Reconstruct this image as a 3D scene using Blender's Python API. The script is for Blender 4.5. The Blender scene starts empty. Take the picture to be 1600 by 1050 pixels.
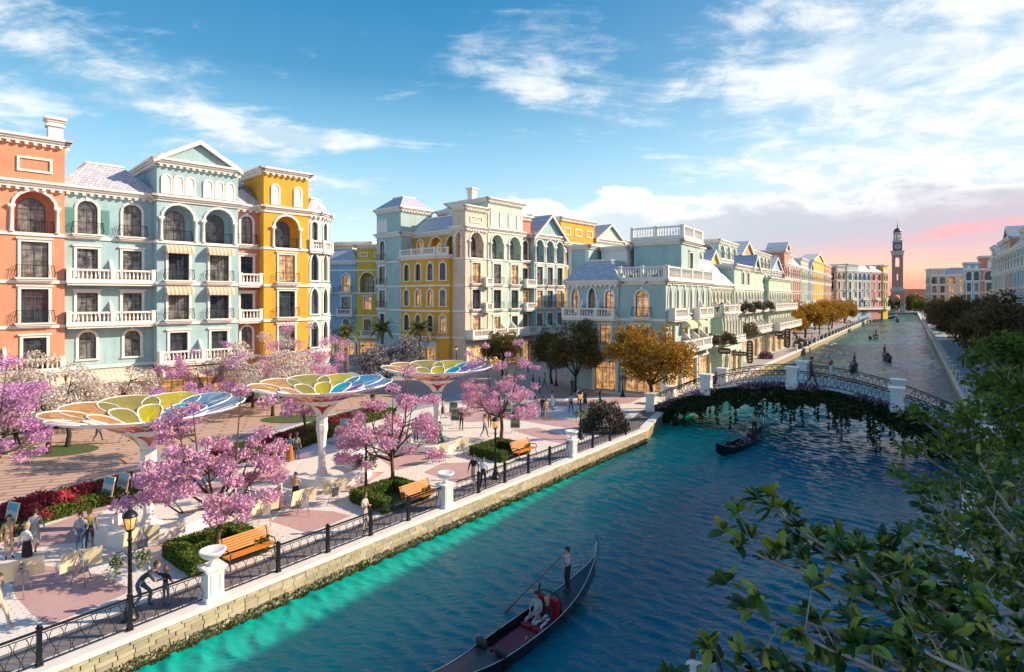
import bpy, math, random
import numpy as np
from mathutils import Vector, Matrix
R = random.Random(7)
NR = np.random.RandomState(7)
sc = bpy.context.scene
COL = sc.collection
PI = math.pi
rad = math.radians
HC, HY, F = 10.5, 465.0, 900.0          # eye height, horizon row and focal length in pixels of the 1600 px photograph

# ------------------------------------------------------------------ camera, sky, sun, exposure
cam_d = bpy.data.cameras.new('camera')
cam = bpy.data.objects.new('camera', cam_d); COL.objects.link(cam)
cam.location = (0, 0, HC); cam.rotation_euler = (rad(90), 0, 0)
cam_d.sensor_width = 36; cam_d.lens = 36*F/1600
cam_d.shift_y = -(525-HY)/1600
cam_d.clip_start = .1; cam_d.clip_end = 6000
sc.camera = cam
SUN_EL, SUN_AZ = 28.4, math.atan2(1.0, 0.10)       # azimuth measured from +Y (the view) towards +X
sund = bpy.data.lights.new('sun', 'SUN'); sund.energy = 4.3; sund.angle = rad(.5); sund.color = (1, .80, .60)
sun = bpy.data.objects.new('sun', sund); COL.objects.link(sun)
tosun = Vector((math.sin(SUN_AZ)*math.cos(rad(SUN_EL)), math.cos(SUN_AZ)*math.cos(rad(SUN_EL)), math.sin(rad(SUN_EL))))
sun.rotation_euler = (-tosun).to_track_quat('-Z', 'Y').to_euler()
sc.view_settings.view_transform = 'Standard'; sc.view_settings.look = 'None'
sc.view_settings.exposure = 0.80; sc.view_settings.gamma = 1; sc.view_settings.use_curve_mapping = False
sc.render.engine = 'CYCLES'
sc.cycles.max_bounces = 6; sc.cycles.diffuse_bounces = 3; sc.cycles.glossy_bounces = 3; sc.cycles.transmission_bounces = 4
sc.cycles.transparent_max_bounces = 8; sc.cycles.caustics_reflective = False; sc.cycles.caustics_refractive = False

class NT:
    """small node-tree writer"""
    def __init__(s, tree): s.t = tree; s.n = tree.nodes; s.l = tree.links
    def node(s, ty, **kw):
        n = s.n.new(ty)
        for k, v in kw.items(): setattr(n, k, v)
        return n
    def put(s, sock, v):
        if v is None: return
        if hasattr(v, 'is_linked') or hasattr(v, 'links'): s.l.new(v, sock)
        else:
            try: sock.default_value = v
            except Exception: sock.default_value = tuple(v)+(1,)
    def math(s, op, a, b=None, c=None, clamp=False):
        n = s.node('ShaderNodeMath', operation=op, use_clamp=clamp)
        for i, v in enumerate((a, b, c)):
            if v is not None: s.put(n.inputs[i], v)
        return n.outputs[0]
    def mix(s, f, a, b, mode='MIX'):
        n = s.node('ShaderNodeMix', data_type='RGBA', blend_type=mode)
        s.put(n.inputs[0], f); s.put(n.inputs[6], a); s.put(n.inputs[7], b)
        return n.outputs[2]
    def ss(s, x, lo, hi):
        if lo > hi: return s.math('SUBTRACT', 1.0, s.ss(x, hi, lo))
        n = s.node('ShaderNodeMapRange', interpolation_type='SMOOTHSTEP')
        s.put(n.inputs[0], x); n.inputs[1].default_value = lo; n.inputs[2].default_value = hi
        return n.outputs[0]
    def noise(s, vec, scale, detail=4, rough=.55, dist=0):
        n = s.node('ShaderNodeTexNoise')
        if vec is not None: s.l.new(vec, n.inputs['Vector'])
        n.inputs['Scale'].default_value = scale; n.inputs['Detail'].default_value = detail
        n.inputs['Roughness'].default_value = rough; n.inputs['Distortion'].default_value = dist
        return n.outputs[0]
    def gauss(s, x, c, w):
        a = s.math('DIVIDE', s.math('SUBTRACT', x, c), w)
        return s.math('POWER', math.e, s.math('MULTIPLY', s.math('MULTIPLY', a, a), -1))
    def combine(s, x, y, z):
        n = s.node('ShaderNodeCombineXYZ')
        for i, v in enumerate((x, y, z)): s.put(n.inputs[i], v)
        return n.outputs[0]

world = bpy.data.worlds.new('World'); sc.world = world; world.use_nodes = True
def build_sky():
    w = NT(world.node_tree); w.n.clear()
    out = w.node('ShaderNodeOutputWorld'); bg = w.node('ShaderNodeBackground'); w.l.new(bg.outputs[0], out.inputs[0])
    bg.inputs[1].default_value = .098
    sky = w.node('ShaderNodeTexSky', sky_type='NISHITA', sun_disc=False)
    sky.sun_elevation = rad(SUN_EL); sky.sun_rotation = SUN_AZ; sky.air_density = 1.0; sky.dust_density = .6; sky.ozone_density = 3.0
    tc = w.node('ShaderNodeTexCoord'); sp = w.node('ShaderNodeSeparateXYZ'); w.l.new(tc.outputs['Generated'], sp.inputs[0])
    x, y, z = sp.outputs
    az = w.math('ARCTAN2', x, y)
    hor = w.math('SQRT', w.math('ADD', w.math('MULTIPLY', x, x), w.math('MULTIPLY', y, y)))
    el = w.math('ARCTAN2', z, hor)
    hs = w.node('ShaderNodeHueSaturation'); hs.inputs['Saturation'].default_value = 1.3; hs.inputs['Value'].default_value = 1.0
    w.l.new(sky.outputs[0], hs.inputs['Color'])
    clear = w.mix(1.0, hs.outputs[0], (.62, 1.10, 1.12, 1), 'MULTIPLY')
    # clear sky: deep blue overhead and to the left, paler low down
    blue = w.node('ShaderNodeValToRGB'); cr = blue.color_ramp
    cr.elements[0].position = 0.0; cr.elements[0].color = (5.0, 6.2, 6.8, 1)
    cr.elements[1].position = .5; cr.elements[1].color = (.24, 1.6, 3.3, 1)
    e = cr.elements.new(.10); e.color = (5.2, 6.4, 6.9, 1)
    e = cr.elements.new(.24); e.color = (2.3, 4.4, 5.7, 1)
    e = cr.elements.new(.36); e.color = (.66, 2.3, 3.9, 1)
    e = cr.elements.new(1.0); e.color = (.2, 1.3, 3.1, 1)
    w.l.new(w.math('MAXIMUM', el, 0.0), blue.inputs[0])
    clear = w.mix(.8, clear, blue.outputs[0])
    # cloud plane
    zz = w.math('ADD', w.math('MAXIMUM', z, 0.0), .16)
    px = w.math('DIVIDE', x, zz); py = w.math('DIVIDE', y, zz)
    P = w.combine(px, py, 0.0)
    mp = w.node('ShaderNodeMapping'); mp.inputs['Rotation'].default_value = (0, 0, rad(-33)); mp.inputs['Scale'].default_value = (.75, 2.0, 1)
    w.l.new(P, mp.inputs[0])
    n1 = w.noise(mp.outputs[0], 1.5, 11, .66, .5)
    n2 = w.noise(P, 4.2, 9, .62, .3)
    n = w.math('ADD', w.math('MULTIPLY', n1, .66), w.math('MULTIPLY', n2, .34))
    # where there is more cloud: streak high on the left, great bright bank on the right, low bank along the horizon
    right = w.ss(az, .12, .62)
    rl = w.math('MULTIPLY', right, w.ss(el, .80, .30))
    # diagonal streak
    dline = w.math('ADD', el, w.math('MULTIPLY', w.math('ADD', az, .58), .42))
    streak = w.math('MULTIPLY', w.gauss(dline, .30, .065), w.math('MULTIPLY', w.ss(az, -.20, -.42), 1.0))
    streak2 = w.math('MULTIPLY', w.gauss(el, .255, .022), w.gauss(az, -.32, .11))
    low_l = w.math('MULTIPLY', w.gauss(el, .225, .05), w.ss(az, -.60, -.72))
    low = w.math('MULTIPLY', w.gauss(el, .10, .06), w.ss(az, -.5, .0))
    mid = w.math('MULTIPLY', w.gauss(el, .42, .12), w.gauss(az, .06, .22))
    bias = w.math('MULTIPLY', rl, .26)
    for b, k in ((streak, .16), (streak2, .22), (low, .16), (low_l, .20), (mid, .15)):
        bias = w.math('ADD', bias, w.math('MULTIPLY', b, k))
    m = w.ss(w.math('ADD', n, bias), .555, .76)
    cloudcol = w.mix(w.ss(n2, .40, .60), (4.0, 4.9, 5.6, 1), (6.5, 6.6, 6.7, 1))
    col = w.mix(w.math('MULTIPLY', m, .86), clear, cloudcol)
    # pale haze towards the bright side
    glow = w.math('MULTIPLY', w.ss(az, -.15, .6), w.math('POWER', math.e, w.math('MULTIPLY', w.math('MAXIMUM', el, 0), -4.2)))
    col = w.mix(w.math('MULTIPLY', glow, .60), col, (6.3, 6.6, 6.8, 1))
    # heaped cumulus edge low in the middle
    q = w.combine(w.math('MULTIPLY', az, 7.0), w.math('MULTIPLY', el, 16.0), 0.0)
    nc = w.noise(q, 1.1, 9, .58, .2)
    top = w.math('ADD', .165, w.math('MULTIPLY', w.math('SUBTRACT', nc, .5), .20))
    below = w.ss(w.math('SUBTRACT', top, el), -.004, .012)
    fade = w.math('MULTIPLY', w.ss(el, .0, .07), 1.0)
    cm = w.math('MULTIPLY', w.math('MULTIPLY', below, fade), w.ss(az, -.10, .02))
    shade = w.ss(w.math('SUBTRACT', top, el), .0, .05)
    ccol = w.mix(shade, (6.9, 7.0, 7.0, 1), w.mix(w.ss(az, .1, .45), (4.6, 5.3, 5.7, 1), (3.8, 4.1, 4.6, 1)))
    col = w.mix(w.math('MULTIPLY', cm, .92), col, ccol)
    # grey-violet bank and sunset bands low on the right
    q2 = w.combine(w.math('MULTIPLY', az, 3.0), w.math('MULTIPLY', w.math('SUBTRACT', el, w.math('MULTIPLY', az, .10)), 30.0), 2.0)
    nb = w.noise(q2, 1.0, 8, .6, .5)
    bank = w.math('MULTIPLY', w.gauss(w.math('ADD', el, w.math('MULTIPLY', w.math('SUBTRACT', nb, .5), .05)), .088, .050), w.ss(az, .25, .42))
    col = w.mix(w.math('MULTIPLY', bank, .75), col, w.mix(w.ss(az, .42, .75), (3.9, 4.1, 4.7, 1), (4.6, 3.5, 4.1, 1)))
    pinkb = w.math('MULTIPLY', w.ss(az, .36, .60), w.math('MULTIPLY', w.ss(nb, .47, .62), w.gauss(el, .078, .042)))
    col = w.mix(w.math('MULTIPLY', pinkb, .7), col, (7.0, 3.1, 3.1, 1))
    sunset = w.math('MULTIPLY', w.ss(az, .28, .52), w.ss(w.math('ADD', el, w.math('MULTIPLY', w.math('SUBTRACT', nb, .5), .06)), .100, .036))
    scol = w.node('ShaderNodeValToRGB'); c2 = scol.color_ramp
    c2.elements[0].position = 0.0; c2.elements[0].color = (7.6, 1.9, 1.4, 1)
    c2.elements[1].position = .075; c2.elements[1].color = (6.4, 3.7, 3.5, 1)
    e = c2.elements.new(.022); e.color = (7.6, 2.9, 1.9, 1)
    e = c2.elements.new(.042); e.color = (7.8, 4.4, 2.9, 1)
    w.l.new(w.math('ADD', w.math('MAXIMUM', el, 0), w.math('MULTIPLY', w.math('SUBTRACT', nb, .5), .03)), scol.inputs[0])
    col = w.mix(w.math('MULTIPLY', sunset, .96), col, scol.outputs[0])
    w.l.new(col, bg.inputs[0])
build_sky()

# ------------------------------------------------------------------ helpers
def gp(px, py, z=0.0):
    """ground point seen at a pixel of the photograph: used once, to survey positions"""
    d = F*(HC-z)/(py-HY)
    return ((px-800)/F*d, d)
def link(o): COL.objects.link(o); return o
def tag(o, label=None, cat=None, group=None, kind=None):
    if label: o['label'] = label
    if cat: o['category'] = cat
    if group: o['group'] = group
    if kind: o['kind'] = kind
    return o
def empty(name, loc, rz=0, label=None, cat=None, group=None, kind=None):
    o = bpy.data.objects.new(name, None); link(o)
    o.location = (loc[0], loc[1], loc[2] if len(loc) > 2 else 0); o.rotation_euler = (0, 0, rz); o.empty_display_size = .2
    return tag(o, label, cat, group, kind)
def ob(name, me, parent=None, loc=(0, 0, 0), rz=0, mats=None):
    o = bpy.data.objects.new(name, me); link(o)
    o.location = loc; o.rotation_euler = (0, 0, rz)
    if parent: o.parent = parent
    if mats:
        for i, m in enumerate(mats):
            o.material_slots[i].link = 'OBJECT'; o.material_slots[i].material = m
    return o
def children(o): return list(o.children)
def copy_tree(o, parent=None):
    c = o.copy(); COL.objects.link(c)
    if parent: c.parent = parent
    for ch in children(o): copy_tree(ch, c)
    return c

class MB:
    """collects faces; build() links them as one mesh object"""
    def __init__(s): s.v = []; s.f = []; s.m = []; s.sm = []
    def add(s, vs, fs, m=0, smooth=False):
        b = len(s.v); s.v += [tuple(p) for p in vs]
        for f in fs: s.f.append([b+i for i in f]); s.m.append(m); s.sm.append(smooth)
    def quad(s, a, b, c, d, m=0): s.add((a, b, c, d), ((0, 1, 2, 3),), m)
    def poly(s, pts, m=0): s.add(pts, (tuple(range(len(pts))),), m)
    def box(s, x0, x1, y0, y1, z0, z1, m=0, T=None):
        c = [(x, y, z) for z in (z0, z1) for y in (y0, y1) for x in (x0, x1)]
        if T: c = [T(*p) for p in c]
        s.add(c, ((0, 2, 3, 1), (4, 5, 7, 6), (0, 1, 5, 4), (2, 6, 7, 3), (0, 4, 6, 2), (1, 3, 7, 5)), m)
    def frustum(s, b, t, z0, z1, m=0, cap=True):
        """polygon b at z0 to polygon t at z1"""
        n = len(b)
        vs = [(p[0], p[1], z0) for p in b]+[(p[0], p[1], z1) for p in t]
        fs = [(i, (i+1) % n, n+(i+1) % n, n+i) for i in range(n)]
        if cap: fs += [tuple(range(n-1, -1, -1)), tuple(range(n, 2*n))]
        s.add(vs, fs, m)
    def tube(s, pts, rs, n=6, m=0, closed=False, smooth=True, cap=True):
        pts = [Vector(p) for p in pts]; k = len(pts)
        if not hasattr(rs, '__len__'): rs = [rs]*k
        vs = []; prev = None
        for i, p in enumerate(pts):
            if closed: t = pts[(i+1) % k]-pts[i-1]
            else: t = pts[min(i+1, k-1)]-pts[max(i-1, 0)]
            t = t.normalized() if t.length > 1e-9 else Vector((0, 0, 1))
            if prev is None:
                a = Vector((0, 0, 1)) if abs(t.z) < .9 else Vector((1, 0, 0))
                u = t.cross(a).normalized()
            else:
                u = prev-t*prev.dot(t); u = u.normalized() if u.length > 1e-6 else t.orthogonal().normalized()
            prev = u; w = t.cross(u)
            for j in range(n):
                an = 2*PI*j/n; vs.append(p+(u*math.cos(an)+w*math.sin(an))*rs[i])
        fs = []
        for i in range(k if closed else k-1):
            i2 = (i+1) % k
            for j in range(n): fs.append((i*n+j, i*n+(j+1) % n, i2*n+(j+1) % n, i2*n+j))
        if not closed and cap: fs += [tuple(range(n-1, -1, -1)), tuple(range((k-1)*n, k*n))]
        s.add(vs, fs, m, smooth)
    def lathe(s, prof, n=12, c=(0, 0, 0), m=0, smooth=True, T=None, sx=1, sy=1):
        vs = []
        for r, z in prof:
            for j in range(n):
                a = 2*PI*(j+.5)/n; p = (c[0]+r*sx*math.cos(a), c[1]+r*sy*math.sin(a), c[2]+z)
                vs.append(T(*p) if T else p)
        k = len(prof)
        fs = [(i*n+j, i*n+(j+1) % n, (i+1)*n+(j+1) % n, (i+1)*n+j) for i in range(k-1) for j in range(n)]
        fs += [tuple(range(n-1, -1, -1)), tuple(range((k-1)*n, k*n))]
        s.add(vs, fs, m, smooth)
    def strip(s, outer, inner, T, n0, n1, m=0, closed=False):
        """moulding between two outlines (u, z); n1 is its outer face, n0 its back"""
        k = len(outer); vs = []
        for (u, z) in outer: vs += [T(u, n0, z), T(u, n1, z)]
        for (u, z) in inner: vs += [T(u, n0, z), T(u, n1, z)]
        fs = []
        for i in range(k if closed else k-1):
            j = (i+1) % k
            o0, o1, p0, p1 = 2*i, 2*j, 2*k+2*i, 2*k+2*j
            fs += [(o0+1, o1+1, p1+1, p0+1), (o0, o1, o1+1, o0+1), (p0, p0+1, p1+1, p1)]
        if not closed:
            a, b = 0, 2*k; fs.append((a, a+1, b+1, b)); a, b = 2*k-2, 4*k-2; fs.append((a, b, b+1, a+1))
        s.add(vs, fs, m)
    def mesh(s, name, mats):
        me = bpy.data.meshes.new(name); me.from_pydata(s.v, [], s.f)
        for m in mats: me.materials.append(m)
        me.polygons.foreach_set('material_index', s.m); me.polygons.foreach_set('use_smooth', s.sm)
        me.update(); return me
    def build(s, name, mats, parent=None, loc=(0, 0, 0), rz=0):
        if not isinstance(mats, (list, tuple)): mats = [mats]
        return ob(name, s.mesh(name, mats), parent, loc, rz)
def mesh_np(name, V, Q, mats, mi=None, smooth=False):
    """V (n,3), Q (m,k) numpy arrays to a mesh"""
    me = bpy.data.meshes.new(name); k = Q.shape[1]
    me.vertices.add(len(V)); me.vertices.foreach_set('co', np.asarray(V, np.float32).ravel())
    me.loops.add(Q.size); me.loops.foreach_set('vertex_index', Q.astype(np.int32).ravel())
    me.polygons.add(len(Q)); me.polygons.foreach_set('loop_start', np.arange(0, Q.size, k, dtype=np.int32))
    try: me.polygons.foreach_set('loop_total', np.full(len(Q), k, np.int32))
    except Exception: pass
    for m in mats: me.materials.append(m)
    if mi is not None: me.polygons.foreach_set('material_index', mi.astype(np.int32))
    me.update(calc_edges=True); me.validate(); return me

# ------------------------------------------------------------------ materials
MATS = {}
def mat(name, color, rough=.6, var=.0, vscale=3.0, bump=0, bscale=40, metal=0, spec=.5, emit=None, estr=0):
    if name in MATS: return MATS[name]
    m = bpy.data.materials.new(name); m.use_nodes = True; MATS[name] = m
    t = NT(m.node_tree); b = t.n['Principled BSDF']
    b.inputs['Roughness'].default_value = rough; b.inputs['Metallic'].default_value = metal
    b.inputs['Specular IOR Level'].default_value = spec
    c = tuple(color)+(1,)
    if var or bump: tc = t.node('ShaderNodeTexCoord')
    if var:
        n = t.noise(tc.outputs['Object'], vscale, 6, .6)
        n2 = t.noise(tc.outputs['Object'], vscale*9, 3, .6)
        f = t.ss(t.math('ADD', t.math('MULTIPLY', n, .7), t.math('MULTIPLY', n2, .3)), .3, .7)
        lo = tuple(v*(1-var) for v in color)+(1,); hi = tuple(min(1, v*(1+var*.6)) for v in color)+(1,)
        t.put(b.inputs['Base Color'], t.mix(f, lo, hi))
    else: b.inputs['Base Color'].default_value = c
    if bump:
        bn = t.node('ShaderNodeBump'); bn.inputs['Strength'].default_value = bump; bn.inputs['Distance'].default_value = .02
        t.l.new(t.noise(tc.outputs['Object'], bscale, 4, .6), bn.inputs['Height']); t.l.new(bn.outputs[0], b.inputs['Normal'])
    if emit: b.inputs['Emission Color'].default_value = tuple(emit)+(1,); b.inputs['Emission Strength'].default_value = estr
    return m
def stucco(name, c):
    """painted render: patchy fading, rain streaks and a fine grain"""
    m = bpy.data.materials.new(name); m.use_nodes = True; t = NT(m.node_tree); b = t.n['Principled BSDF']; tc = t.node('ShaderNodeTexCoord')
    mp = t.node('ShaderNodeMapping'); mp.inputs['Scale'].default_value = (2.6, 2.6, .22); t.l.new(tc.outputs['Object'], mp.inputs[0])
    st = t.noise(mp.outputs[0], 1.0, 6, .65); pa = t.noise(tc.outputs['Object'], .45, 6, .6, .4); fi = t.noise(tc.outputs['Object'], 9, 4, .6)
    f = t.ss(t.math('ADD', t.math('MULTIPLY', st, .42), t.math('ADD', t.math('MULTIPLY', pa, .40), t.math('MULTIPLY', fi, .18))), .32, .64)
    g = sum(c)/3; lo = tuple(v*.72+g*.06 for v in c)+(1,); hi = tuple(min(1, v*1.06+.015) for v in c)+(1,)
    t.put(b.inputs['Base Color'], t.mix(f, lo, hi)); b.inputs['Roughness'].default_value = .85
    bn = t.node('ShaderNodeBump'); bn.inputs['Strength'].default_value = .3; bn.inputs['Distance'].default_value = .02
    t.l.new(t.noise(tc.outputs['Object'], 22, 5, .6), bn.inputs['Height']); t.l.new(bn.outputs[0], b.inputs['Normal']); return m
M = {}
M['mint'] = stucco('mint stucco', (.40, .56, .53)); M['palemint'] = stucco('pale mint stucco', (.50, .66, .54))
M['blue'] = stucco('sea blue stucco', (.34, .52, .55)); M['skyblue'] = stucco('sky blue stucco', (.27, .46, .62))
M['orange'] = stucco('orange stucco', (.66, .28, .16)); M['coral'] = stucco('coral stucco', (.62, .24, .16))
M['yellow'] = stucco('amber yellow stucco', (.76, .38, .02)); M['lemon'] = stucco('yellow stucco', (.75, .50, .03))
M['cream'] = stucco('cream stucco', (.72, .57, .44)); M['green'] = stucco('pale green stucco', (.48, .63, .47))
M['grey'] = stucco('grey beige stucco', (.47, .43, .38)); M['rose'] = stucco('rose stucco', (.55, .22, .22))
M['trim'] = mat('white trim', (.82, .77, .71), .6, .06, 1.0, .1, 30)
M['iron'] = mat('black iron', (.015, .017, .022), .4, metal=.3)
M['frame'] = mat('dark window frame', (.06, .075, .10), .4)
M['brass'] = mat('shop frame', (.35, .22, .10), .4)
M['white'] = mat('white paint', (.83, .80, .77), .35, .05, 1.5)
M['stone'] = mat('pale stone', (.66, .62, .58), .7, .1, 2, .3, 30)
M['shutter'] = mat('green shutter', (.10, .28, .27), .6)
def roofmat(name, c):
    m = bpy.data.materials.new(name); m.use_nodes = True; t = NT(m.node_tree); b = t.n['Principled BSDF']
    tc = t.node('ShaderNodeTexCoord'); mp = t.node('ShaderNodeMapping'); mp.inputs['Rotation'].default_value = (rad(90), 0, 0)
    t.l.new(tc.outputs['Object'], mp.inputs[0])
    br = t.node('ShaderNodeTexBrick'); t.l.new(mp.outputs[0], br.inputs['Vector'])
    br.inputs['Scale'].default_value = 1; br.inputs['Brick Width'].default_value = .35; br.inputs['Row Height'].default_value = .26
    br.inputs['Mortar Size'].default_value = .018; br.inputs['Bias'].default_value = 0
    br.inputs['Color1'].default_value = tuple(v*.82 for v in c)+(1,); br.inputs['Color2'].default_value = tuple(v*1.12 for v in c)+(1,)
    br.inputs['Mortar'].default_value = tuple(v*.45 for v in c)+(1,)
    t.l.new(br.outputs[0], b.inputs['Base Color']); b.inputs['Roughness'].default_value = .6
    bn = t.node('ShaderNodeBump'); bn.inputs['Strength'].default_value = .5; bn.inputs['Distance'].default_value = .03
    t.l.new(br.outputs['Fac'], bn.inputs['Height']); bn.invert = True; t.l.new(bn.outputs[0], b.inputs['Normal'])
    return m
M['roof'] = roofmat('slate shingles', (.52, .53, .60)); M['roofwarm'] = roofmat('warm grey shingles', (.50, .43, .39))
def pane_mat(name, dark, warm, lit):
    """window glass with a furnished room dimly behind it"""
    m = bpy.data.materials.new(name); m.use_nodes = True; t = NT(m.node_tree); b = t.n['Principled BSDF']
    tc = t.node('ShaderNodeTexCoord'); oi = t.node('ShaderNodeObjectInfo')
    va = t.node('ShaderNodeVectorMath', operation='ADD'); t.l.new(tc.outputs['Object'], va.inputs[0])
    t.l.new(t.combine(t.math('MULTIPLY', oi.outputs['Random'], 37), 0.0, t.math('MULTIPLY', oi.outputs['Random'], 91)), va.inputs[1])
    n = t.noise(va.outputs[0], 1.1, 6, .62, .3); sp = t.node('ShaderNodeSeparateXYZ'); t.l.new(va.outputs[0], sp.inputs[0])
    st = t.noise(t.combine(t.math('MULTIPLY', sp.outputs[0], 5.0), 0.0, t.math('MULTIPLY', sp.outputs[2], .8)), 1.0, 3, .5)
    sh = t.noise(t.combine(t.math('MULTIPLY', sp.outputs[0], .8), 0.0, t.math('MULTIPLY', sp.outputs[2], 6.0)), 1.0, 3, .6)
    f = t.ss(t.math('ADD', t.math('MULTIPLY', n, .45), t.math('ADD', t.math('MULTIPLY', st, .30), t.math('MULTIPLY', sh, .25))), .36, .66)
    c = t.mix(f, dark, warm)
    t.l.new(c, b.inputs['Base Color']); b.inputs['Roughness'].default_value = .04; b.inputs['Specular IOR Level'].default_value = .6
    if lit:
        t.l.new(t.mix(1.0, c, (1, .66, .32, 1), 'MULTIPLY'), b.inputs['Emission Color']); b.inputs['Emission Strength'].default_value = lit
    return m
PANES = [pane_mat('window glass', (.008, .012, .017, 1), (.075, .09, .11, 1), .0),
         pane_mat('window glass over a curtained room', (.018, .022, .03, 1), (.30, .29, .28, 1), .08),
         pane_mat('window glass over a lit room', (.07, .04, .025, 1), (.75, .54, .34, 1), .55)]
SHOP = pane_mat('shop window glass', (.09, .05, .028, 1), (.95, .72, .46, 1), .55)

# ------------------------------------------------------------------ building kit
def archline(w, arch, n=8):
    """points from the left spring to the right spring of an opening's head, relative to the spring line"""
    if arch == 0: return [(-w/2, 0), (w/2, 0)]
    if arch == 1: return [(-w/2*math.cos(PI*i/n), w/2*math.sin(PI*i/n)) for i in range(n+1)]
    h = w*.95; L = [(-w/2*math.cos(PI/2*i/4)**1.0, h*(math.sin(PI/2*i/4))**1.35) for i in range(5)]
    return L+[(-x, z) for x, z in L[-2::-1]]
def outline(w, h, arch):
    a = archline(w, arch); rise = max(z for _, z in a); hs = h-rise
    return [(-w/2, 0)]+[(x, z+hs) for x, z in a]+[(w/2, 0)]
WIN = {}
ID = lambda u, n, z: (u, -n, z)
def win_meshes(w, h, arch, bars, style):
    k = (round(w, 2), round(h, 2), arch, bars, style)
    if k in WIN: return WIN[k]
    fr = MB(); t = .07
    o = outline(w, h, arch); i_ = outline(w-2*t, h-t, arch); i_ = [(x, z if 0 < j < len(i_)-1 else t) for j, (x, z) in enumerate(i_)]
    fr.strip(o, i_, ID, -.05, .05); fr.box(-w/2+t, w/2-t, -.05, .05, 0, t)
    top = h-t
    for b in range(1, bars):
        x = -w/2+w*b/bars
        hh = top if not arch else max(z for xx, z in o if abs(xx-x) < w*.3)-t
        fr.box(x-.03, x+.03, -.035, .035, t, hh)
    zt = (h-(w/2 if arch else h*.22))
    fr.box(-w/2+t, w/2-t, -.03, .03, zt-.03, zt+.03)
    me = fr.mesh('window', [M['frame']])
    p = MB(); p.poly([(x, 0, z) for x, z in i_]); pm = p.mesh('pane', [PANES[0]])
    su = None
    if style:
        s = MB(); b = .20
        if arch:
            oo = outline(w+2*b, h+b*1.0, arch); s.strip(oo, o, ID, 0.0, .10)
            s.box(-.13, .13, -.16, -.002, h-.05, h+.34)
            s.box(-w/2-b-.06, w/2+b+.06, -.16, 0, -.14, .0)
        else:
            s.strip([(-w/2-b, 0), (-w/2-b, h+b), (w/2+b, h+b), (w/2+b, 0)], [(-w/2, 0), (-w/2, h), (w/2, h), (w/2, 0)], ID, 0, .10)
            s.box(-w/2-b-.12, w/2+b+.12, -.20, 0, h+b, h+b+.14)
        su = s.mesh('window_surround', [M['trim']])
    WIN[k] = (me, pm, su); return WIN[k]
JUL = {}
def juliet_meshes(w):
    k = round(w, 2)
    if k in JUL: return JUL[k]
    l = MB(); W = w/2+.42
    l.box(-W, W, -.55, -.002, -.12, .0); l.box(-W+.10, W-.10, -.45, -.002, -.26, -.12); l.box(-W+.22, W-.22, -.34, -.002, -.38, -.26)
    r = MB(); g = W-.10; y = -.48; n = max(8, int(2*g/.17))
    r.tube([(-g, -.02, 1.0), (-g, y, 1.0), (g, y, 1.0), (g, -.02, 1.0)], .022, 4, smooth=False)
    def bar(x, yy, dx, dy): r.tube([(x, yy, .0), (x+dx*.9, yy+dy*.9, .28), (x+dx*.5, yy+dy*.5, .55), (x, yy, 1.0)], .013, 3, smooth=False, cap=False)
    for i in range(n+1): bar(-g+2*g*i/n, y, 0, -.14)
    for i in range(1, 4):
        for sx in (-1, 1): bar(sx*g, y*i/4, sx*.14, 0)
    JUL[k] = (l.mesh('window_balcony', [M['trim']]), r.mesh('iron_railing', [M['iron']])); return JUL[k]
AWN = {}
def awning_mats(kind):
    return {'peach': ((.80, .62, .46), (.66, .34, .20)), 'cream': ((.82, .74, .58), (.80, .50, .30)), 'yellow': ((.82, .76, .62), (.80, .44, .04)), 'blue': ((.74, .76, .80), (.30, .36, .50))}[kind]
def awning_mesh(w, drop, out, kind):
    k = (round(w, 2), drop, out, kind)
    if k in AWN: return AWN[k]
    a, b = awning_mats(kind)
    ma = mat('awning cloth %s pale' % kind, a, .85); mb_ = mat('awning cloth %s stripe' % kind, b, .85)
    s = MB(); n = max(5, int(w/.17) | 1); seg = 6
    prof = [(out*math.sin(PI/2*i/seg), -drop*(1-math.cos(PI/2*i/seg))) for i in range(seg+1)]
    for i in range(n):
        x0, x1 = -w/2+w*i/n, -w/2+w*(i+1)/n; m = i % 2
        for (y0, z0), (y1, z1) in zip(prof, prof[1:]):
            s.quad((x0, -y0, z0), (x1, -y0, z0), (x1, -y1, z1), (x0, -y1, z1), m)
        ym, zm = prof[-1]
        s.add([(x0, -ym, zm), (x1, -ym, zm), (x1, -ym, zm-.14), ((x0+x1)/2, -ym, zm-.22), (x0, -ym, zm-.14)], [(0, 1, 2, 3, 4)], m)
    for x in (-w/2, w/2):
        s.poly([(x, 0, -drop)]+[(x, -y, z) for y, z in prof], 0)
    AWN[k] = s.mesh('awning', [ma, mb_]); return AWN[k]
def baluster_mb(T, u0, u1, n, z0, h, far=False, mb=None):
    mb = mb or MB(); L = u1-u0; k = max(2, int(L/.30))
    for i in range(k):
        u = u0+L*(i+.5)/k
        if far: mb.box(u-.05, u+.05, n-.05, n+.05, z0, z0+h, T=T)
        else: mb.lathe([(.075, 0), (.05, .05*h), (.055, .12*h), (.09, .34*h), (.06, .6*h), (.035, .8*h), (.07, .93*h), (.07, h)], 6, (u, n, z0), T=T)
    return mb
COLUMN = [(.19, 0), (.19, .12), (.14, .20), (.13, 1.2), (.11, 2.2), (.16, 2.3), (.19, 2.42), (.19, 2.5)]

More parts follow.
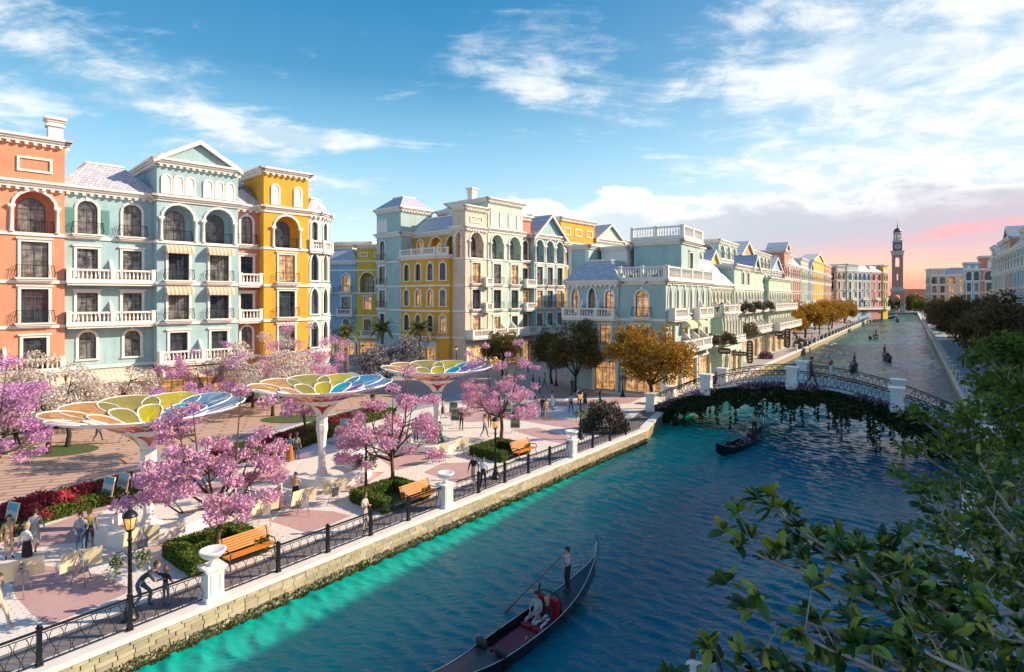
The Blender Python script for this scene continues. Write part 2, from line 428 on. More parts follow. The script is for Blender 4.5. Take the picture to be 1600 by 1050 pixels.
class House:
    """a building: walls with real openings, windows, mouldings, balconies and a roof, in a frame whose x runs along the front and y goes inward"""
    def __init__(s, name, label, org, d, W, D, levels, wall, group=None, far=False, lit=.2, cat='building', pts=None, z0=0.0, seed=0):
        s.rz = math.atan2(d[1], d[0]); s.far = far; s.lit = lit; s.levels = levels; s.W = W; s.D = D; s.rng = random.Random(hash_(label)+seed)
        s.root = empty(name, (org[0], org[1], z0), s.rz, label, cat, group)
        s.pts = pts or [(0, 0), (W, 0), (W, D), (0, D)]
        s.wallm = wall; s.walls = MB(); s.trim = MB(); s.bits = []
    def tr(s, name):
        """where a moulding goes: a part of its own on the nearer houses"""
        if s.far: return s.trim
        m = MB(); s.bits.append((name, m)); return m
    def edge(s, i):
        p = Vector(s.pts[i]); q = Vector(s.pts[(i+1) % len(s.pts)]); d = (q-p); L = d.length; d /= L
        o = Vector((d.y, -d.x))
        T = lambda u, n, z: (p.x+d.x*u+o.x*n, p.y+d.y*u+o.y*n, z)
        return T, L, math.atan2(d.y, d.x)
    def window(s, T, rz, u, z, w, h, arch, rec, bars=2, style=1, lit=None, shop=False):
        me, pm, su = win_meshes(w, h, arch, bars, 0 if shop else style)
        f = ob('shop_window' if shop else 'window', me, s.root, T(u, -rec, z), rz, [M['brass']] if shop else None)
        r = s.rng.random(); L = s.lit if lit is None else lit
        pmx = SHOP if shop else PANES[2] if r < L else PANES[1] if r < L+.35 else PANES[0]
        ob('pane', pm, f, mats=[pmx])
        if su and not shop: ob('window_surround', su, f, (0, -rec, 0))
        return f
    def storey(s, e, i, toks):
        T, L, rz = s.edge(e); z0, z1 = s.levels[i], s.levels[i+1]; h = z1-z0
        toks = toks.split() if toks else []; n = max(1, len(toks)); bw = L/n; ops = []
        wb = s.walls
        for j, tk in enumerate(toks):
            u = bw*(j+.5); k = tk[0]
            if k == 'r': ops.append((u, min(1.35, .52*bw), z0+.24*h, z0+.82*h, 0, .22, tk))
            elif k == 'd': ops.append((u, min(1.5, .5*bw), z0+.06, z0+.76*h, 0, .22, tk))
            elif k == 'f': ops.append((u, min(1.75, .56*bw), z0+.34, z0+.84*h, 0, .22, tk))
            elif k == 'a': ops.append((u, min(1.25, .44*bw), z0+.20*h, z0+.84*h, 1, .22, tk))
            elif k == 'A': ops.append((u, min(1.45, .46*bw), z0+.34, z0+.84*h, 1, .22, tk))
            elif k == 'g': ops.append((u, min(.95, .60*bw), z0+.16*h, z0+.92*h, 2, .3, tk))
            elif k == 'L': ops.append((u, min(2.6, .72*bw), z0+.12, z0+.90*h, 1, 1.0, tk))
            elif k == 'G': ops.append((u, min(1.3, .78*bw), z0+.10, z0+.90*h, 2, .7, tk))
            elif k == 'S': ops.append((u, min(5.2, .80*bw), z0+.12, z0+.74*h, 0, .3, tk))
            elif k == 'O': ops.append((u, min(4.2, .70*bw), z0+.05, z0+.70*h, 1, .5, tk))
            elif k == 'P':
                w, hh = .58*bw, .34*h
                if w > 3: w = 2.6
                zc = z0+.5*h; o = [(u-w/2, zc-hh/2), (u+w/2, zc-hh/2), (u+w/2, zc+hh/2), (u-w/2, zc+hh/2)]
                q = .17; inn = [(u-w/2+q, zc-hh/2+q), (u+w/2-q, zc-hh/2+q), (u+w/2-q, zc+hh/2-q), (u-w/2+q, zc+hh/2-q)]
                s.tr('relief_panel').strip(o, inn, T, 0, .12, closed=True)
            elif k in 'TB':
                m = 3 if k == 'T' else 1; w = min(1.0, bw*.8/m)
                for q in range(m):
                    uu = u+(q-(m-1)/2)*w*1.05; hh = .56*h; zb = z0+.18*h
                    al = [(uu+x, zb+z) for x, z in outline(w*.98, hh, 1)]
                    ai = [(uu+x, zb+z) for x, z in outline(w*.66, hh-.16*w, 1)]
                    q_ = s.tr('blind_arch'); q_.strip(al, ai, T, 0, .12)
                    q_.add([T(x, .05, z) for x, z in ai], [tuple(range(len(ai)))[::-1]])
                    q_.box(uu-w*.33, uu+w*.33, .05, .08, zb, zb+hh*.5, T=T)
        ops.sort(key=lambda o: o[0])
        # wall strips between the openings, then each opening's sill, head and reveals
        x = 0.0
        for (u, w, zs, zt, arch, rec, tk) in ops:
            a, b = u-w/2, u+w/2
            wb.quad(T(x, 0, z0), T(a, 0, z0), T(a, 0, z1), T(x, 0, z1)); x = b
            if zs > z0+.001: wb.quad(T(a, 0, z0), T(b, 0, z0), T(b, 0, zs), T(a, 0, zs))
            al = archline(w, arch); rise = max(z for _, z in al); sp = zt-rise
            for (x0, h0), (x1, h1) in zip(al, al[1:]):
                wb.quad(T(u+x0, 0, sp+h0), T(u+x1, 0, sp+h1), T(u+x1, 0, z1), T(u+x0, 0, z1))
                wb.quad(T(u+x0, 0, sp+h0), T(u+x0, -rec, sp+h0), T(u+x1, -rec, sp+h1), T(u+x1, 0, sp+h1))
            wb.quad(T(a, 0, zs), T(a, -rec, zs), T(a, -rec, sp), T(a, 0, sp))
            wb.quad(T(b, 0, zs), T(b, 0, sp), T(b, -rec, sp), T(b, -rec, zs))
            wb.quad(T(a, 0, zs), T(b, 0, zs), T(b, -rec, zs), T(a, -rec, zs))
            k = tk[0]
            if k in 'LG':
                wb.poly([T(u+p, -rec, zs+q) for p, q in outline(w, zt-zs, arch)])
                if k == 'L':
                    ww = w*.70; s.window(T, rz, u-.06*w, zs+.02, ww, (zt-zs)*.86, 1, rec-.06, 2, 0)
                    ol = [(u+p, sp+q) for p, q in archline(w+.44, 1)]; il = [(u+p, sp+q) for p, q in archline(w+.02, 1)]
                    s.tr('arch_moulding').strip(ol, il, T, 0, .13)
                    hcol = sp-zs-.06
                    for side in (-1, 1):
                        uc = u+side*(w/2+.16)
                        q_ = s.tr('loggia_column'); q_.lathe([(r, q/2.5*hcol) for r, q in COLUMN], 6 if s.far else 10, (uc, .10, zs), T=T)
                        q_.box(uc-.24, uc+.24, 0, .30, sp-.07, sp+.12, T=T)
                    if not s.far:
                        l, r = juliet_meshes(w-.9); o = ob('iron_railing', r, s.root, T(u, -.55, zs), rz)
                else:
                    s.window(T, rz, u, zs+.02, w*.86, (zt-zs)*.92, 2, rec-.06, 2, 0)
                    ol = [(u+p, sp+q) for p, q in archline(w+.26, 2)]; il = [(u+p, sp+q) for p, q in archline(w+.02, 2)]
                    q_ = s.tr('arch_moulding'); q_.strip(ol, il, T, 0, .10)
                    for side in (-1, 1): q_.box(u+side*(w/2+.10)-.09, u+side*(w/2+.10)+.09, 0, .14, zs, sp, T=T)
            elif k == 'S': s.window(T, rz, u, zs, w, zt-zs, 0, rec, max(3, int(w/1.3)), 0, shop=True); s.tr('shop_surround').strip([(a-.28, zs-.1), (a-.28, zt+.28), (b+.28, zt+.28), (b+.28, zs-.1)], [(a, zs-.1), (a, zt), (b, zt), (b, zs-.1)], T, 0, .14)
            elif k == 'O':
                s.window(T, rz, u, zs, w, zt-zs, 1, rec-.05, 3, 0, shop=True)
                s.tr('arch_moulding').strip([(u+p, sp+q) for p, q in archline(w+.5, 1)], [(u+p, sp+q) for p, q in archline(w, 1)], T, 0, .12)
            else:
                s.window(T, rz, u, zs, w, zt-zs, arch, rec, 2, 1)
                if k in 'fA':
                    l, r = juliet_meshes(w); o = ob('window_balcony', l, s.root, T(u, 0, zs), rz)
                    if not s.far: ob('iron_railing', r, o)
                if 's' in tk[1:]:
                    for side in (-1, 1):
                        sh = MB(); sh.box(-.31, .31, -.07, -.01, 0, (zt-zs)*.72)
                        for q in range(9): sh.box(-.25, .25, -.095, -.07, .1+q*(zt-zs)*.075, .1+q*(zt-zs)*.075+.06)
                        o = sh.build('shutter', M['shutter'], s.root, T(u+side*(w/2+.56), .01, zs+.1), rz)
                if 'w' in tk[1:]:
                    ob('awning', awning_mesh(w+.55, .62, .85, 'peach'), s.root, T(u, .02, zt+.35), rz)
                if 'y' in tk[1:]:
                    ob('awning', awning_mesh(w+.9, .8, 1.1, 'yellow'), s.root, T(u, .02, zt+.45), rz)
        wb.quad(T(x, 0, z0), T(L, 0, z0), T(L, 0, z1), T(x, 0, z1))
    def band(s, e, z, h=.22, out=.12, ends=True, dent=False, u0=None, u1=None):
        T, L, rz = s.edge(e); q = out if ends else 0
        a = -q if u0 is None else u0; b = L+q if u1 is None else u1
        s.tr('string_course').box(a, b, -.02, out, z-h/2, z+h/2, T=T)
    def cornice(s, e, z, big=1.0, dent=True):
        T, L, rz = s.edge(e); o = .16*big; q_ = s.tr('cornice')
        for k, (dz, h) in enumerate(((0, .20), (.20, .16), (.36, .20))):
            oo = o*(k+1); q_.box(-oo, L+oo, -.02, oo, z+dz*big, z+(dz+h)*big, T=T)
        if dent:
            n = max(2, int(L/.55))
            for i in range(n):
                u = L*(i+.5)/n; q_.box(u-.11, u+.11, 0, .34*big, z-.24, z, T=T)
    def corner(s, e, w=.35):
        T, L, rz = s.edge(e); a, b = s.levels[0], s.levels[-1]
        for u in (0, L-w): s.tr('corner_strip').box(u, u+w, -.02, .07, a, b, T=T)
    def front(s, specs, edges=None, bands=True, corn=True, dent=True):
        """specs: {edge: [storey strings from the ground up]}; edges that are not named get plain walls"""
        for e in range(len(s.pts)):
            sp = specs.get(e)
            for i in range(len(s.levels)-1):
                s.storey(e, i, sp[i] if sp and i < len(sp) else '')
                if sp is not None and bands and i: s.band(e, s.levels[i], .26, .13)
                if sp is not None and bands and i and not s.far: 
                    T, L, rz = s.edge(e)
            if sp is not None and corn: s.cornice(e, s.levels[-1], dent=dent)
            elif corn: s.cornice(e, s.levels[-1], dent=False)
        z = s.levels[-1]; s.walls.poly([(x, y, z+.02) for x, y in s.pts])
    def balcony(s, e, u0, u1, z, out=1.1, h=.95, posts=None):
        T, L, rz = s.edge(e); b = MB()
        b.box(u0, u1, .002, out, z-.16, z+.12, T=T); b.box(u0+.08, u1-.08, .002, out-.10, z-.34, z-.16, T=T)
        zt = z+.12
        n = posts or max(1, int(round((u1-u0)/3.0)))
        us = [u0+.18+(u1-u0-.36)*i/n for i in range(n+1)]
        for u in us:
            b.box(u-.17, u+.17, out-.36, out-.02, zt, zt+h, T=T); b.box(u-.21, u+.21, out-.40, out+.02, zt+h, zt+h+.08, T=T)
        q = MB()
        for a, c in zip(us, us[1:]):
            b.box(a+.17, c-.17, out-.32, out-.06, zt+h-.16, zt+h, T=T); b.box(a+.17, c-.17, out-.30, out-.08, zt, zt+.10, T=T)
            baluster_mb(T, a+.2, c-.2, out-.19, zt+.10, h-.26, s.far, q)
        if out > .8:
            for u in (u0+.18, u1-.18):
                if not s.far:
                    b.box(u-.12, u+.12, .01, out-.36, zt+h-.16, zt+h, T=T); b.box(u-.12, u+.12, .01, out-.36, zt, zt+.08, T=T)
                    b.box(u-.08, u+.08, .01, out-.36, zt+.08, zt+h-.16, T=T)
            for u in us[1:-1]:
                if not s.far: b.poly([T(u-.1, .01, zt), T(u-.1, out-.36, zt), T(u-.1, out-.36, zt+h), T(u-.1, .01, zt+1.9)]); b.poly([T(u+.1, .01, zt), T(u+.1, out-.36, zt), T(u+.1, out-.36, zt+h), T(u+.1, .01, zt+1.9)]); b.quad(T(u-.1, .01, zt+1.9), T(u+.1, .01, zt+1.9), T(u+.1, out-.36, zt+h), T(u-.1, out-.36, zt+h))
        o = b.build('balcony', M['trim'], s.root)
        bo = q.build('balusters', M['trim'], o); bo['kind'] = 'stuff'
    def awning(s, e, u, z, w, out=1.8, drop=.9, kind='cream'):
        T, L, rz = s.edge(e); ob('awning', awning_mesh(w, drop, out, kind), s.root, T(u, .02, z), rz)
    def done(s):
        s.walls.build('wall', s.wallm, s.root); 
        if s.trim.v: o = s.trim.build('cornice_trim', M['trim'], s.root); o['kind'] = 'stuff'
        for nm, m in s.bits: m.build(nm, M['trim'], s.root)
        return s.root
    # roofs ---------------------------------------------------------------
    def mansard(s, z, h, inset, m=None, pts=None, over=.35):
        pts = pts or s.pts; n = len(pts)
        def off(d):
            out = []
            for i in range(n):
                p0, p1, p2 = Vector(pts[i-1]), Vector(pts[i]), Vector(pts[(i+1) % n])
                a = (p1-p0).normalized(); b = (p2-p1).normalized(); na = Vector((-a.y, a.x)); nb = Vector((-b.y, b.x))
                bi = (na+nb); bi = bi/max(.3, bi.dot(na)) if bi.length > 1e-6 else na
                out.append(tuple(p1+bi*d))
            return out
        b = MB(); b.frustum(off(-over), off(inset), z, z+h); ro = b.build('roof', m or M['roof'], s.root)
        t = MB(); t.frustum(off(inset-.14), off(inset-.14), z+h-.06, z+h+.12); t.frustum(off(-over-.05), off(-over-.05), z-.12, z+.03); t.build('roof_edge', M['trim'], ro)
        return ro
    def gable(s, z, h, over=.45, x0=0, x1=None, y0=0, y1=None, m=None, wallm=None):
        """ridge running inward: the gable end faces the street"""
        x1 = s.W if x1 is None else x1; y1 = s.D if y1 is None else y1; xm = (x0+x1)/2
        s.walls.poly([(x0, y0, z), (x1, y0, z), (xm, y0, z+h)]); s.walls.poly([(x1, y1, z), (x0, y1, z), (xm, y1, z+h)])
        b = MB(); k = h/((x1-x0)/2); t = .16
        for sx in (-1, 1):
            xe = (x0-over) if sx < 0 else (x1+over); ze = z-over*k
            P = [(xe, y0-over, ze), (xm, y0-over, z+h), (xm, y1, z+h), (xe, y1, ze)]
            vs = [(x, y, q+.02) for x, y, q in P]+[(x, y, q+t) for x, y, q in P]
            b.add(vs, ((0, 1, 2, 3), (7, 6, 5, 4), (0, 4, 5, 1), (2, 6, 7, 3), (0, 3, 7, 4)))
        ro = b.build('roof', m or M['roof'], s.root)
        tb = MB()
        tb.strip([(x0-over-.05, z-over*k-.05), (xm, z+h+.16+.05), (x1+over+.05, z-over*k-.05)], [(x0-over+.05, z-over*k-.40), (xm, z+h-.22), (x1+over-.05, z-over*k-.40)], lambda u, n, q: (u, y0-over-n, q), -.10, .12)
        tb.build('bargeboard', M['trim'], ro); return ro
    def chimney(s, x, y, z, h=2.6, w=.8):
        b = MB(); b.box(x-w/2, x+w/2, y-w/2, y+w/2, z, z+h); b.box(x-w/2-.14, x+w/2+.14, y-w/2-.14, y+w/2+.14, z+h-.5, z+h-.32)
        b.box(x-w/2-.10, x+w/2+.10, y-w/2-.10, y+w/2+.10, z+h-.12, z+h+.06); b.box(x-w/2-.25, x+w/2+.25, y-w/2-.25, y+w/2+.25, z+h+.06, z+h+.26)
        b.box(x-w/2+.05, x+w/2-.05, y-w/2+.05, y+w/2-.05, z+h+.26, z+h+.34)
        return b.build('chimney', M['trim'], s.root)
def hash_(t):
    v = 7
    for ch in t: v = (v*31+ord(ch)) % 1000003
    return v
def along(o, d, s, n=0.0):
    """point s metres along direction d from o, n metres out to the right-hand side"""
    return (o[0]+d[0]*s+d[1]*n, o[1]+d[1]*s-d[0]*n)

# ------------------------------------------------------------------ ground, canal, banks
BANK_L = [(-24, 2.4), (10.6, 45.6), (14, 53), (222, 348), (262, 405)]
BANK_R = [(2, -20), (5.0, 0), (9.5, 10), (14.6, 19), (21, 27), (32.7, 39.3), (51.7, 66.8), (285, 405)]
WATER_Z = -1.0
def water_mat(name, rough, bump, k=1.0, sh=1.0):
    m = bpy.data.materials.new(name); m.use_nodes = True; t = NT(m.node_tree); b = t.n['Principled BSDF']
    b.inputs['Base Color'].default_value = (.0, .20, .205, 1); b.inputs['Roughness'].default_value = rough; b.inputs['IOR'].default_value = 1.33
    b.inputs['Specular IOR Level'].default_value = .55
    tc = t.node('ShaderNodeTexCoord'); mp = t.node('ShaderNodeMapping'); mp.inputs['Rotation'].default_value = (0, 0, rad(12)); mp.inputs['Scale'].default_value = (.5, 1.7, 1)
    t.l.new(tc.outputs['Object'], mp.inputs[0])
    n1 = t.noise(mp.outputs[0], 1.6, 3, .6, 1.2); n2 = t.noise(mp.outputs[0], 5.5, 4, .65, .9)
    big = t.noise(tc.outputs['Object'], .09, 4, .55, .6)
    hgt = t.math('ADD', t.math('MULTIPLY', n1, .7), t.math('MULTIPLY', n2, .3))
    bn = t.node('ShaderNodeBump'); bn.inputs['Strength'].default_value = .9; bn.inputs['Distance'].default_value = bump
    t.l.new(hgt, bn.inputs['Height']); t.l.new(bn.outputs[0], b.inputs['Normal'])
    # sunlit turquoise band along the left quay, painted into the water's base colour
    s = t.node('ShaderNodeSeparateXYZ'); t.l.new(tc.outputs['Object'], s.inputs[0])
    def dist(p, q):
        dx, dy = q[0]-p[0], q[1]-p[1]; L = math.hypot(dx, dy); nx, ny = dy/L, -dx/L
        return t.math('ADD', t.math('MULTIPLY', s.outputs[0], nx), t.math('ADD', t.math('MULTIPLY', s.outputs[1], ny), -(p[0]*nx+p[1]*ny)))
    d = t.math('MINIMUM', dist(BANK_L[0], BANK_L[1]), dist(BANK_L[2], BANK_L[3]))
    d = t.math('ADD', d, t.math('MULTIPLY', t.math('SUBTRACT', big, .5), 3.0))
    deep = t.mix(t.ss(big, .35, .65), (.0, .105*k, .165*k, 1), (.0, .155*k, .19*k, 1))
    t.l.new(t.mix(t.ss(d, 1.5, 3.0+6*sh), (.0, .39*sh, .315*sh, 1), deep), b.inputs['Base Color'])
    return m
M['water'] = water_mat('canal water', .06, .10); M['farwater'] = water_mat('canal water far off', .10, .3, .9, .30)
def sheet(name, pts, z, m, kind='structure'):
    b = MB(); b.poly([(x, y, z) for x, y in pts]); o = b.build(name, m); o['kind'] = kind; return o
def paver_mat(name, c1, c2, mortar, bw, rh, rot, rough=.7, mort=.02, var=.12):
    m = bpy.data.materials.new(name); m.use_nodes = True; t = NT(m.node_tree); b = t.n['Principled BSDF']
    tc = t.node('ShaderNodeTexCoord'); mp = t.node('ShaderNodeMapping'); mp.inputs['Rotation'].default_value = (0, 0, rot)
    t.l.new(tc.outputs['Object'], mp.inputs[0])
    br = t.node('ShaderNodeTexBrick'); t.l.new(mp.outputs[0], br.inputs['Vector']); br.inputs['Scale'].default_value = 1
    br.inputs['Brick Width'].default_value = bw; br.inputs['Row Height'].default_value = rh; br.inputs['Mortar Size'].default_value = mort
    br.inputs['Color1'].default_value = c1+(1,); br.inputs['Color2'].default_value = c2+(1,); br.inputs['Mortar'].default_value = mortar+(1,)
    n = t.noise(tc.outputs['Object'], .6, 5, .65); n2 = t.noise(tc.outputs['Object'], 14, 3, .6)
    f = t.math('ADD', 1-var, t.math('MULTIPLY', t.math('ADD', t.math('MULTIPLY', n, .7), t.math('MULTIPLY', n2, .3)), var*2))
    g = t.node('ShaderNodeCombineColor')
    for i in range(3): t.l.new(f, g.inputs[i])
    t.l.new(t.mix(1.0, br.outputs[0], g.outputs[0], 'MULTIPLY'), b.inputs['Base Color']); b.inputs['Roughness'].default_value = rough
    bn = t.node('ShaderNodeBump', invert=True); bn.inputs['Strength'].default_value = .4; bn.inputs['Distance'].default_value = .02
    t.l.new(br.outputs['Fac'], bn.inputs['Height']); t.l.new(bn.outputs[0], b.inputs['Normal']); return m
BD = Vector((34.6, 43.2)).normalized(); BROT = -math.atan2(BD.y, BD.x)      # direction of the near quay
M['paver'] = paver_mat('white promenade pavers', (.82, .76, .70), (.77, .71, .65), (.60, .55, .51), .40, .20, BROT, var=.2)
M['pink'] = paver_mat('pink granite setts', (.60, .40, .38), (.55, .35, .34), (.46, .29, .28), .12, .12, BROT, var=.22)
M['plaza'] = paver_mat('tan and brown banded paving', (.60, .43, .32), (.53, .37, .28), (.34, .22, .18), 3.0, .62, rad(-20), mort=.11, var=.10)
M['greyplaza'] = paver_mat('grey street paving', (.36, .34, .36), (.42, .40, .41), (.28, .26, .27), .5, .25, rad(20), var=.14)
M['walk'] = paver_mat('pale kerb walk', (.68, .64, .60), (.64, .60, .57), (.5, .46, .44), 1.0, .5, BROT, var=.06)
M['strip'] = mat('grey granite strip', (.20, .18, .18), .7, .15, 3, .2, 60)
M['coping'] = mat('white coping stone', (.78, .74, .69), .6, .08, 1.5, .15, 30)
M['earth'] = mat('earth', (.10, .09, .06), .9, .3, 1.0)
M['lawn'] = mat('lawn', (.07, .12, .03), .9, .4, 6, .5, 80)
# ground of the two banks: one sheet each, the canal between them
gl = [(-24, 2.4), (10.6, 45.6), (14, 53), (222, 348), (262, 405), (262, 460), (2600, 2600), (-2600, 2600), (-2600, -300), (-220, -300), (-60, -42)]
sheet('ground', gl, 0.0, M['greyplaza'])
sheet('ground', [(2, -20)]+BANK_R[1:]+[(262, 405), (262, 460), (2600, 2600), (2600, -300), (-10, -300)][0:0]+[(285, 460), (2600, 2600), (2600, -300), (2, -300)], 0.0, M['greyplaza'])
# canal water: ripples run along the canal; the near reach is a rippled surface, the far one a sheet
WD, WC = np.array([.57, .8217]), np.array([.8217, -.57]); A0, A1, B0, B1 = -1.0, 78.0, -27.0, 12.0
def wpt(a, b): p = WD*a+WC*b; return (p[0], p[1])
def ripples(A0, A1, B0, B1, na_, nb2, lam0, ratio, amp, seed, m):
    ga, gb = np.meshgrid(np.linspace(A0, A1, na_+1), np.linspace(B0, B1, nb2+1), indexing='ij'); hz = np.zeros_like(ga); wr = np.random.RandomState(seed)
    for k in range(46):
        lam = lam0*(ratio**wr.rand()); th = wr.normal()*.38; q = 2*PI/lam; kx, ky = q*math.cos(th), q*math.sin(th); ph = wr.rand()*2*PI
        warp = .35*np.sin(ga*.21+gb*.33*wr.rand()+ph)+.3*np.sin(gb*.27-ga*.13+ph*2)
        hz += amp*lam**.9*np.sin(kx*ga+ky*gb+ph+warp*2.2)
    gust = .62+.38*np.sin(ga*.11+1.3*np.sin(gb*.17))*np.sin(gb*.23+.9)
    edge = np.clip(np.minimum(np.minimum(ga-A0, A1-ga), np.minimum(gb-B0, B1-gb))/2.0, 0, 1)
    hz = np.where(hz > 0, hz*1.25, hz*.8)*gust*edge
    P3 = np.stack([WD[0]*ga+WC[0]*gb, WD[1]*ga+WC[1]*gb, WATER_Z+hz], 2).reshape(-1, 3)
    ii, jj = np.meshgrid(np.arange(na_), np.arange(nb2), indexing='ij'); i0 = (ii*(nb2+1)+jj).ravel()
    wm = mesh_np('water', P3, np.stack([i0, i0+nb2+1, i0+nb2+2, i0+1], 1)[:, ::-1], [m]); wm.polygons.foreach_set('use_smooth', np.ones(len(wm.polygons), bool)); o = ob('water', wm); o['kind'] = 'structure'
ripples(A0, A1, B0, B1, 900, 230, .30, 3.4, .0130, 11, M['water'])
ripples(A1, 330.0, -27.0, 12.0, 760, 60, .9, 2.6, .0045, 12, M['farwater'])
for b0, b1 in ((-60, -27), (12, 60)): sheet('water', [wpt(A1, b0), wpt(330, b0), wpt(330, b1), wpt(A1, b1)], WATER_Z, M['farwater'])
sheet('water', [wpt(330, -60), wpt(330, 60), wpt(600, 60), wpt(600, -60)], WATER_Z, M['farwater'])
sheet('water', [wpt(A0, -60), wpt(A0, 60), wpt(-400, 60), wpt(-400, -60)], WATER_Z, M['farwater'])
for b0, b1 in ((-60, B0), (B1, 60)): sheet('water', [wpt(A0, b0), wpt(A1, b0), wpt(A1, b1), wpt(A0, b1)], WATER_Z, M['farwater'])
# promenade, plaza
def off_line(line, n):
    """a polyline moved n metres to its left"""
    out = []
    for i, p in enumerate(line):
        a = Vector(line[max(i-1, 0)]); b = Vector(line[min(i+1, len(line)-1)]); d = (b-a).normalized()
        out.append((p[0]-d.y*n, p[1]+d.x*n))
    return out
HEDGE = [gp(-160, 905), gp(0, 848), gp(55, 822), gp(165, 790), gp(250, 766), gp(330, 740), gp(400, 717), gp(470, 701), gp(520, 682), gp(565, 664), gp(620, 648)]
qn = [(-24, 2.4), (10.6, 45.6), (14, 53), (20.4, 62)]
prom = qn+[gp(1010, 610), gp(900, 612), gp(860, 640), gp(760, 630), gp(690, 632)]+HEDGE[::-1]+[(-45, 10)]
sheet('promenade', prom, .004, M['paver'])
sheet('plaza', [gp(-400, 860), gp(-160, 870), gp(0, 795), gp(140, 752), gp(270, 700), gp(420, 668), gp(560, 636), gp(640, 620), gp(560, 612), gp(430, 622), gp(150, 640), gp(-120, 668), gp(-500, 760)], .004, M['plaza'])
# pale walk between plaza and flower beds
wl = off_line(HEDGE, 3.6); wl2 = off_line(HEDGE, 5.3)
sheet('walk', wl+wl2[::-1], .008, M['walk'])
sheet('grey_strip', off_line(qn[:3], .55)+off_line(qn[:3], 2.0)[::-1], .008, M['strip'])
def arc_pts(c, r, a0, a1, n=14):
    return [(c[0]+r*math.cos(rad(a0+(a1-a0)*i/n)), c[1]+r*math.sin(rad(a0+(a1-a0)*i/n))) for i in range(n+1)]
def pxpoly(L): return [gp(*p) for p in L]
for pl in ([(14, 905), (30, 888), (70, 884), (115, 889), (160, 899), (200, 918), (196, 928), (150, 948), (100, 968), (76, 977), (50, 960), (25, 932)],
           [(0, 852), (60, 826), (120, 806), (160, 800), (215, 812), (228, 838), (165, 846), (90, 850), (30, 862)],
           [(225, 862), (245, 842), (290, 830), (338, 820), (356, 812), (340, 838), (300, 850), (262, 858)],
           [(423, 815), (440, 802), (470, 796), (520, 799), (548, 806), (515, 820), (480, 833), (452, 824)],
           [(60, 818), (110, 798), (200, 772), (250, 762), (270, 770), (200, 790), (140, 802)],
           [(350, 800), (400, 780), (440, 775), (450, 790), (420, 806), (370, 812)],
           [(290, 770), (340, 752), (400, 735), (440, 728), (455, 738), (400, 758), (330, 782)],
           [(520, 745), (560, 735), (600, 738), (570, 758), (535, 770)],
           [(662, 738), (690, 724), (740, 722), (762, 730), (735, 745), (708, 755)],
           [(505, 692), (545, 684), (600, 682), (640, 690), (600, 699), (540, 700)],
           [(590, 715), (640, 706), (690, 706), (668, 722), (620, 735)],
           [(740, 700), (770, 688), (800, 684), (770, 705), (755, 712)],
           [(688, 646), (740, 638), (800, 642), (880, 654), (930, 660), (905, 672), (880, 668), (800, 655), (730, 660)],
           [(800, 672), (840, 668), (895, 684), (890, 694), (860, 690)],
           [(840, 634), (880, 626), (960, 622), (1010, 618), (985, 630), (930, 634)],
           [(860, 613), (920, 611), (1000, 622), (960, 618), (900, 620)]):
    sheet('pink_paving', pxpoly(pl), .008, M['pink'])
# far street in front of the middle block: patterned crossing
for pl in ([(560, 600), (640, 590), (740, 590), (800, 600), (760, 612), (660, 618), (590, 612)], [(820, 640), (860, 600), (850, 585), (900, 590), (930, 600)]):
    sheet('pink_paving', pxpoly(pl), .010, M['pink'])

# ------------------------------------------------------------------ buildings of the left square
LA = [0, 4.4, 8.1, 11.8, 15.7, 19.6]
AO, AD = (-31.0, 56.6), (.704, .711)
def pA(s, n=0): return along(AO, AD, s, n)
h = House('townhouse', 'orange house with arched loggias at the far left end of the row', pA(-18.2, .7), AD, 7.8, 11, LA+[23.2], M['orange'], lit=0)
h.front({0: ['S S', 'd d', 'f f', 'f f', 'L L', 'P P'], 1: ['', '', '', '', '', '']}); h.cornice(0, 19.5); h.balcony(0, .2, 7.7, 4.5, 1.3)
h.chimney(7.3, 1.2, 23.2, 2.3, 1.0); h.awning(0, 3.9, 4.0, 7.4); h.done()
h = House('townhouse', 'sea blue house with white balustrade balconies beside the orange house', pA(-10.4), AD, 6.7, 11, LA, M['blue'], lit=0)
h.front({0: ['S S', 'a a', 'd d', 'd d', 'As A']})
h.balcony(0, .05, 6.65, 8.2, 1.2, posts=2); h.balcony(0, .05, 6.65, 11.9, 1.2, posts=2)
h.mansard(20.1, 2.6, 2.2, M['roof'], [(-.2, 0), (6.9, 0), (6.9, 11), (-.2, 11)]); h.awning(0, 3.3, 4.1, 6.4); h.done()
h = House('townhouse', 'sea blue house with a wide white pediment and striped window awnings', pA(-3.7, 1.2), AD, 7.2, 12, LA+[22.9], M['blue'], lit=0)
h.front({0: ['S S', 'd d', 'fw fw', 'fw fw', 'L L', 'T T'], 3: ['', '', '', '', '', ''], 1: ['', '', '', '', '', '']})
h.cornice(0, 19.5, dent=False); h.cornice(3, 19.5, dent=False); h.balcony(0, -.1, 7.3, 4.5, 1.3, posts=2)
h.gable(23.5, 1.95, .35, m=M['roof']); h.awning(0, 3.6, 4.1, 7.0); h.done()
h = House('townhouse', 'narrow coral house squeezed between the pediment house and the yellow tower', pA(3.5), AD, 2.55, 11, LA, M['coral'], lit=.1)
h.front({0: ['S', 'a', 'd', 'd', 'A']}); h.balcony(0, .05, 2.5, 8.2, 1.2, posts=1); h.balcony(0, .05, 2.5, 11.9, 1.2, posts=1)
h.mansard(20.1, 2.6, 2.0, M['roof'], [(-.2, 0), (2.7, 0), (2.7, 11), (-.2, 11)]); h.done()
h = House('townhouse', 'amber yellow tower house with blind white arches on top', pA(6.05, 1.2), AD, 4.9, 10, LA+[23.6], M['yellow'], lit=.1)
